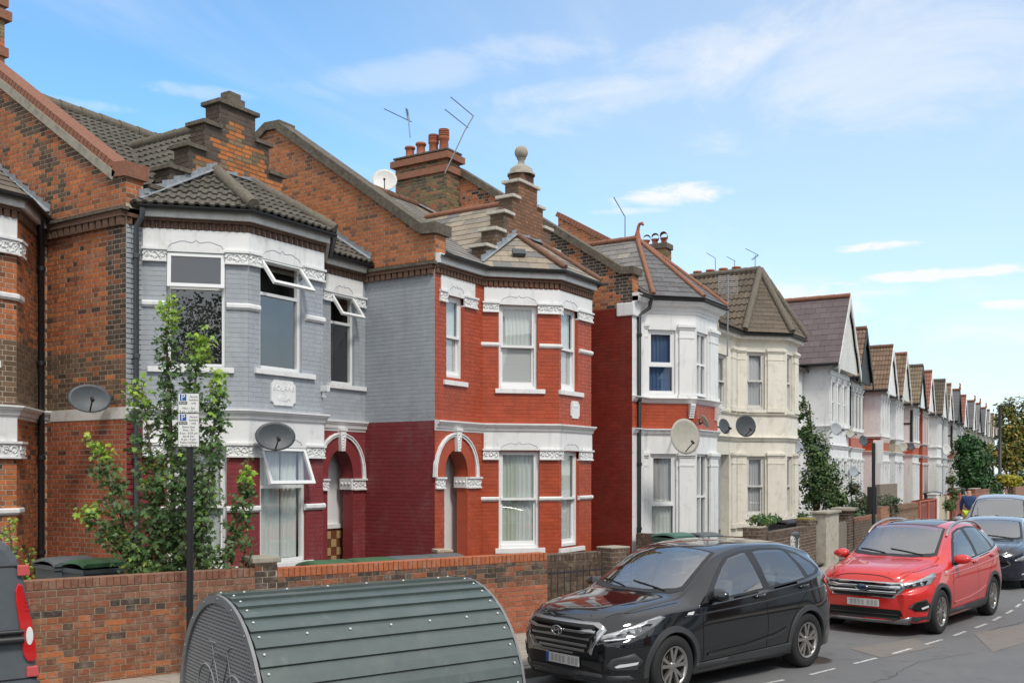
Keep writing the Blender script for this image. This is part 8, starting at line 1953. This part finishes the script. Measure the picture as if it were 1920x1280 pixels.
mat('van_grey', (0.10, 0.115, 0.13), .4, (9, .06), spec=.5, dirt=((.18, .18, .18), 4, .55, .8, .3)); mat('van_red', (.35, .015, .012), .3); mat('van_salmon', (.55, .09, .09), .45)
van()

# ================================================================== walking man
def person():
    p = P3d(1817, 885, 37.5); t = thing('person', (p.x, p.y, .12), 'man walking away in blue hooded top and neon yellow shorts', 'person'); ax = Vector((1, .04, 0)).normalized(); sd = Vector((ax.y, -ax.x, 0))
    def q_(f, s, z): return (p.x + ax.x * f + sd.x * s, p.y + ax.y * f + sd.y * s, .12 + z)
    def skin(name, verts, edges, radii, m, root=0, lvl=1):
        me = bpy.data.meshes.new(name); me.from_pydata([q_(*v) for v in verts], edges, []); o = bpy.data.objects.new(name, me); COL.objects.link(o)
        md = o.modifiers.new('s', 'SKIN'); 
        for i, r in enumerate(radii): me.skin_vertices[0].data[i].radius = (r, r) if not isinstance(r, tuple) else r
        me.skin_vertices[0].data[root].use_root = True
        sb = o.modifiers.new('d', 'SUBSURF'); sb.levels = lvl; sb.render_levels = lvl
        dg = bpy.context.evaluated_depsgraph_get(); dg.update(); m2 = bpy.data.meshes.new_from_object(o.evaluated_get(dg)); bpy.data.objects.remove(o); m2.materials.clear(); m2.materials.append(MATS[m]); m2.polygons.foreach_set('use_smooth', [True] * len(m2.polygons)); return link_obj(name, m2, t)
    V = [(0, 0, .95), (0, 0, 1.15), (0, 0, 1.38), (0, 0, 1.50), (.02, 0, 1.60), (.03, 0, 1.70), (0, .10, .90), (.10, .10, .52), (.02, .10, .10), (.14, .10, .04), (0, -.10, .90), (-.05, -.10, .50), (-.22, -.10, .12), (-.12, -.11, .04),
         (0, .20, 1.42), (-.04, .27, 1.14), (.06, .29, .90), (.09, .29, .82), (0, -.20, 1.42), (.05, -.27, 1.14), (.12, -.28, .90), (.15, -.28, .82)]
    E = [(0,1),(1,2),(2,3),(3,4),(4,5),(0,6),(6,7),(7,8),(8,9),(0,10),(10,11),(11,12),(12,13),(2,14),(14,15),(15,16),(16,17),(2,18),(18,19),(19,20),(20,21)]
    skin('body', V, E, [.15,.15,.17,.07,.085,.085,.10,.07,.05,.045,.10,.07,.05,.045,.07,.055,.042,.035,.07,.055,.042,.035], 'skin_tone')
    V = [(0, 0, .93), (0, 0, 1.15), (0, 0, 1.38), (-.02, 0, 1.50), (0, .20, 1.42), (-.04, .27, 1.14), (.05, .29, .93), (0, -.20, 1.42), (.05, -.27, 1.14), (.11, -.28, .93)]
    skin('hooded_top', V, [(0,1),(1,2),(2,3),(2,4),(4,5),(5,6),(2,7),(7,8),(8,9)], [.175,.17,.19,.10,.09,.072,.06,.09,.072,.06], 'blue_cloth')
    skin('shorts', [(0, 0, .93), (0, .10, .86), (.05, .10, .64), (0, -.10, .86), (-.03, -.10, .64)], [(0,1),(1,2),(0,3),(3,4)], [.15,.125,.115,.125,.115], 'neon_cloth')
    q = MB()
    for s in (.105, -.105):
        for j in (-1, 1): q.lathe([(.001, -.03), (.02, 0), (.001, .03)], q_(.04, s * .9, 1.66 + .0 * j), (0, 0, 1), 6)
    q.build('ears', 'skin_tone', t)
    bag = thing('carrier_bag', q_(.1, .33, .55), 'dark carrier bag held in the left hand of the walking man', 'bag'); q = MB(); b = q_(.1, -.34, 0); 
    q.lathe([(.02, .30), (.10, .22), (.14, .05), (.12, -.05), (.001, -.06)], (q_(.1, -.33, .52)), n=12); q.tube([q_(.15, -.28, .84), q_(.12, -.32, .76)], .008, 5); q.build('bag_body', 'sign_black', bag)
mat('skin_tone', (.45, .25, .17), .6); mat('blue_cloth', (.02, .05, .14), .85, (20, .2)); mat('neon_cloth', (.45, .62, .02), .7)
person()

blob_tree('tree_opposite', 'broad dark tree across the street mirrored in the upper windows', 'tree', 0, .5, [], 0, .3, [GR], None) if False else None
to = thing('tree_opposite', (-9, -5, .1), 'broad dark tree across the street mirrored in the upper windows', 'tree'); q = MB(); q.tube([(-9, -5, .1), (-9, -5, 5)], [.25, .12], 8); q.build('trunk', 'bark', to)
rr = random.Random(5); its = []
for _ in range(60):
    v = Vector((rr.gauss(0, 1), rr.gauss(0, 1), rr.gauss(0, 1))).normalized() * rr.random() ** .5; cc = Vector((-9 + v.x * 4, -5 + v.y * 4, 7 + v.z * 3))
    for _k in range(110): its.append((cc + Vector((rr.gauss(0, .6), rr.gauss(0, .6), rr.gauss(0, .5))), (rr.uniform(-1, 1), rr.uniform(-1, 1), rr.uniform(-.2, 1)), .16, gcol(rr, DG)))
leaf_mass(to, its, 'leaves', 0, 'simple')
# ================================================================== houses across the street (they show as reflections in glass and paint)
for i in range(7):
    x0 = -6 + i * 6.0; yb = kerb_y(max(8, x0 + 3)) - 16.5 if x0 > 5 else -9.5
    hcol = ('mortar', 'white_paint', 'paint_red', 'cream_paint')[i % 4]
    hh = thing('house_opposite', (x0 + 3, yb - 4, .1), ('brick', 'white', 'red', 'cream')[i % 4] + ' house across the street mirrored in windows and car paint, ' + ('by the first lamp', 'second along', 'third along', 'fourth along', 'fifth along', 'sixth along', 'seventh along')[i], 'house')
    q = MB(); q.box((x0, yb - 8, 0), (x0 + 5.98, yb, 6.4)); q.build('wall', hcol if i % 4 else 'ridge_brown', hh)
    q = MB(); q.prism([(x0, yb + .3, 6.4), (x0, yb - 8.3, 6.4), (x0, yb - 4, 9.2)], (5.97, 0, 0)); q.build('roof', 'roof_deck', hh)
    q = MB(); q.prism([(x0 + .6, yb + 1.1, .1), (x0 + 3.4, yb + 1.1, .1), (x0 + 3.4, yb - .05, .1), (x0 + .6, yb - .05, .1)], (0, 0, 6.6)); q.prism([(x0 + .5, yb + 1.2, 6.7), (x0 + 3.5, yb + 1.2, 6.7), (x0 + 2.0, yb + 1.2, 8.7)], (0, -4, 0)); q.build('bay', 'white_paint', hh)
    for zz in (1.0, 4.2):
        for xx in (1.2, 2.3): q = MB(); q.box((x0 + xx, yb + 1.09, zz), (x0 + xx + .8, yb + 1.12, zz + 1.7)); q.build('window', 'glass_far', hh)
        q = MB(); q.box((x0 + 4.2, yb - .01, zz), (x0 + 5.0, yb + .02, zz + 1.8)); q.build('window', 'glass_far', hh)
    q = MB(); q.box((x0 + 5.4, yb - 5.5, 8), (x0 + 6.3, yb - 4, 10.4)); 
    for kk in range(4): q.lathe([(.13, 0), (.12, .4)], (x0 + 5.85, yb - 4.2 - kk * .35, 10.4), n=8)
    q.build('chimney', 'ridge_brown', hh)
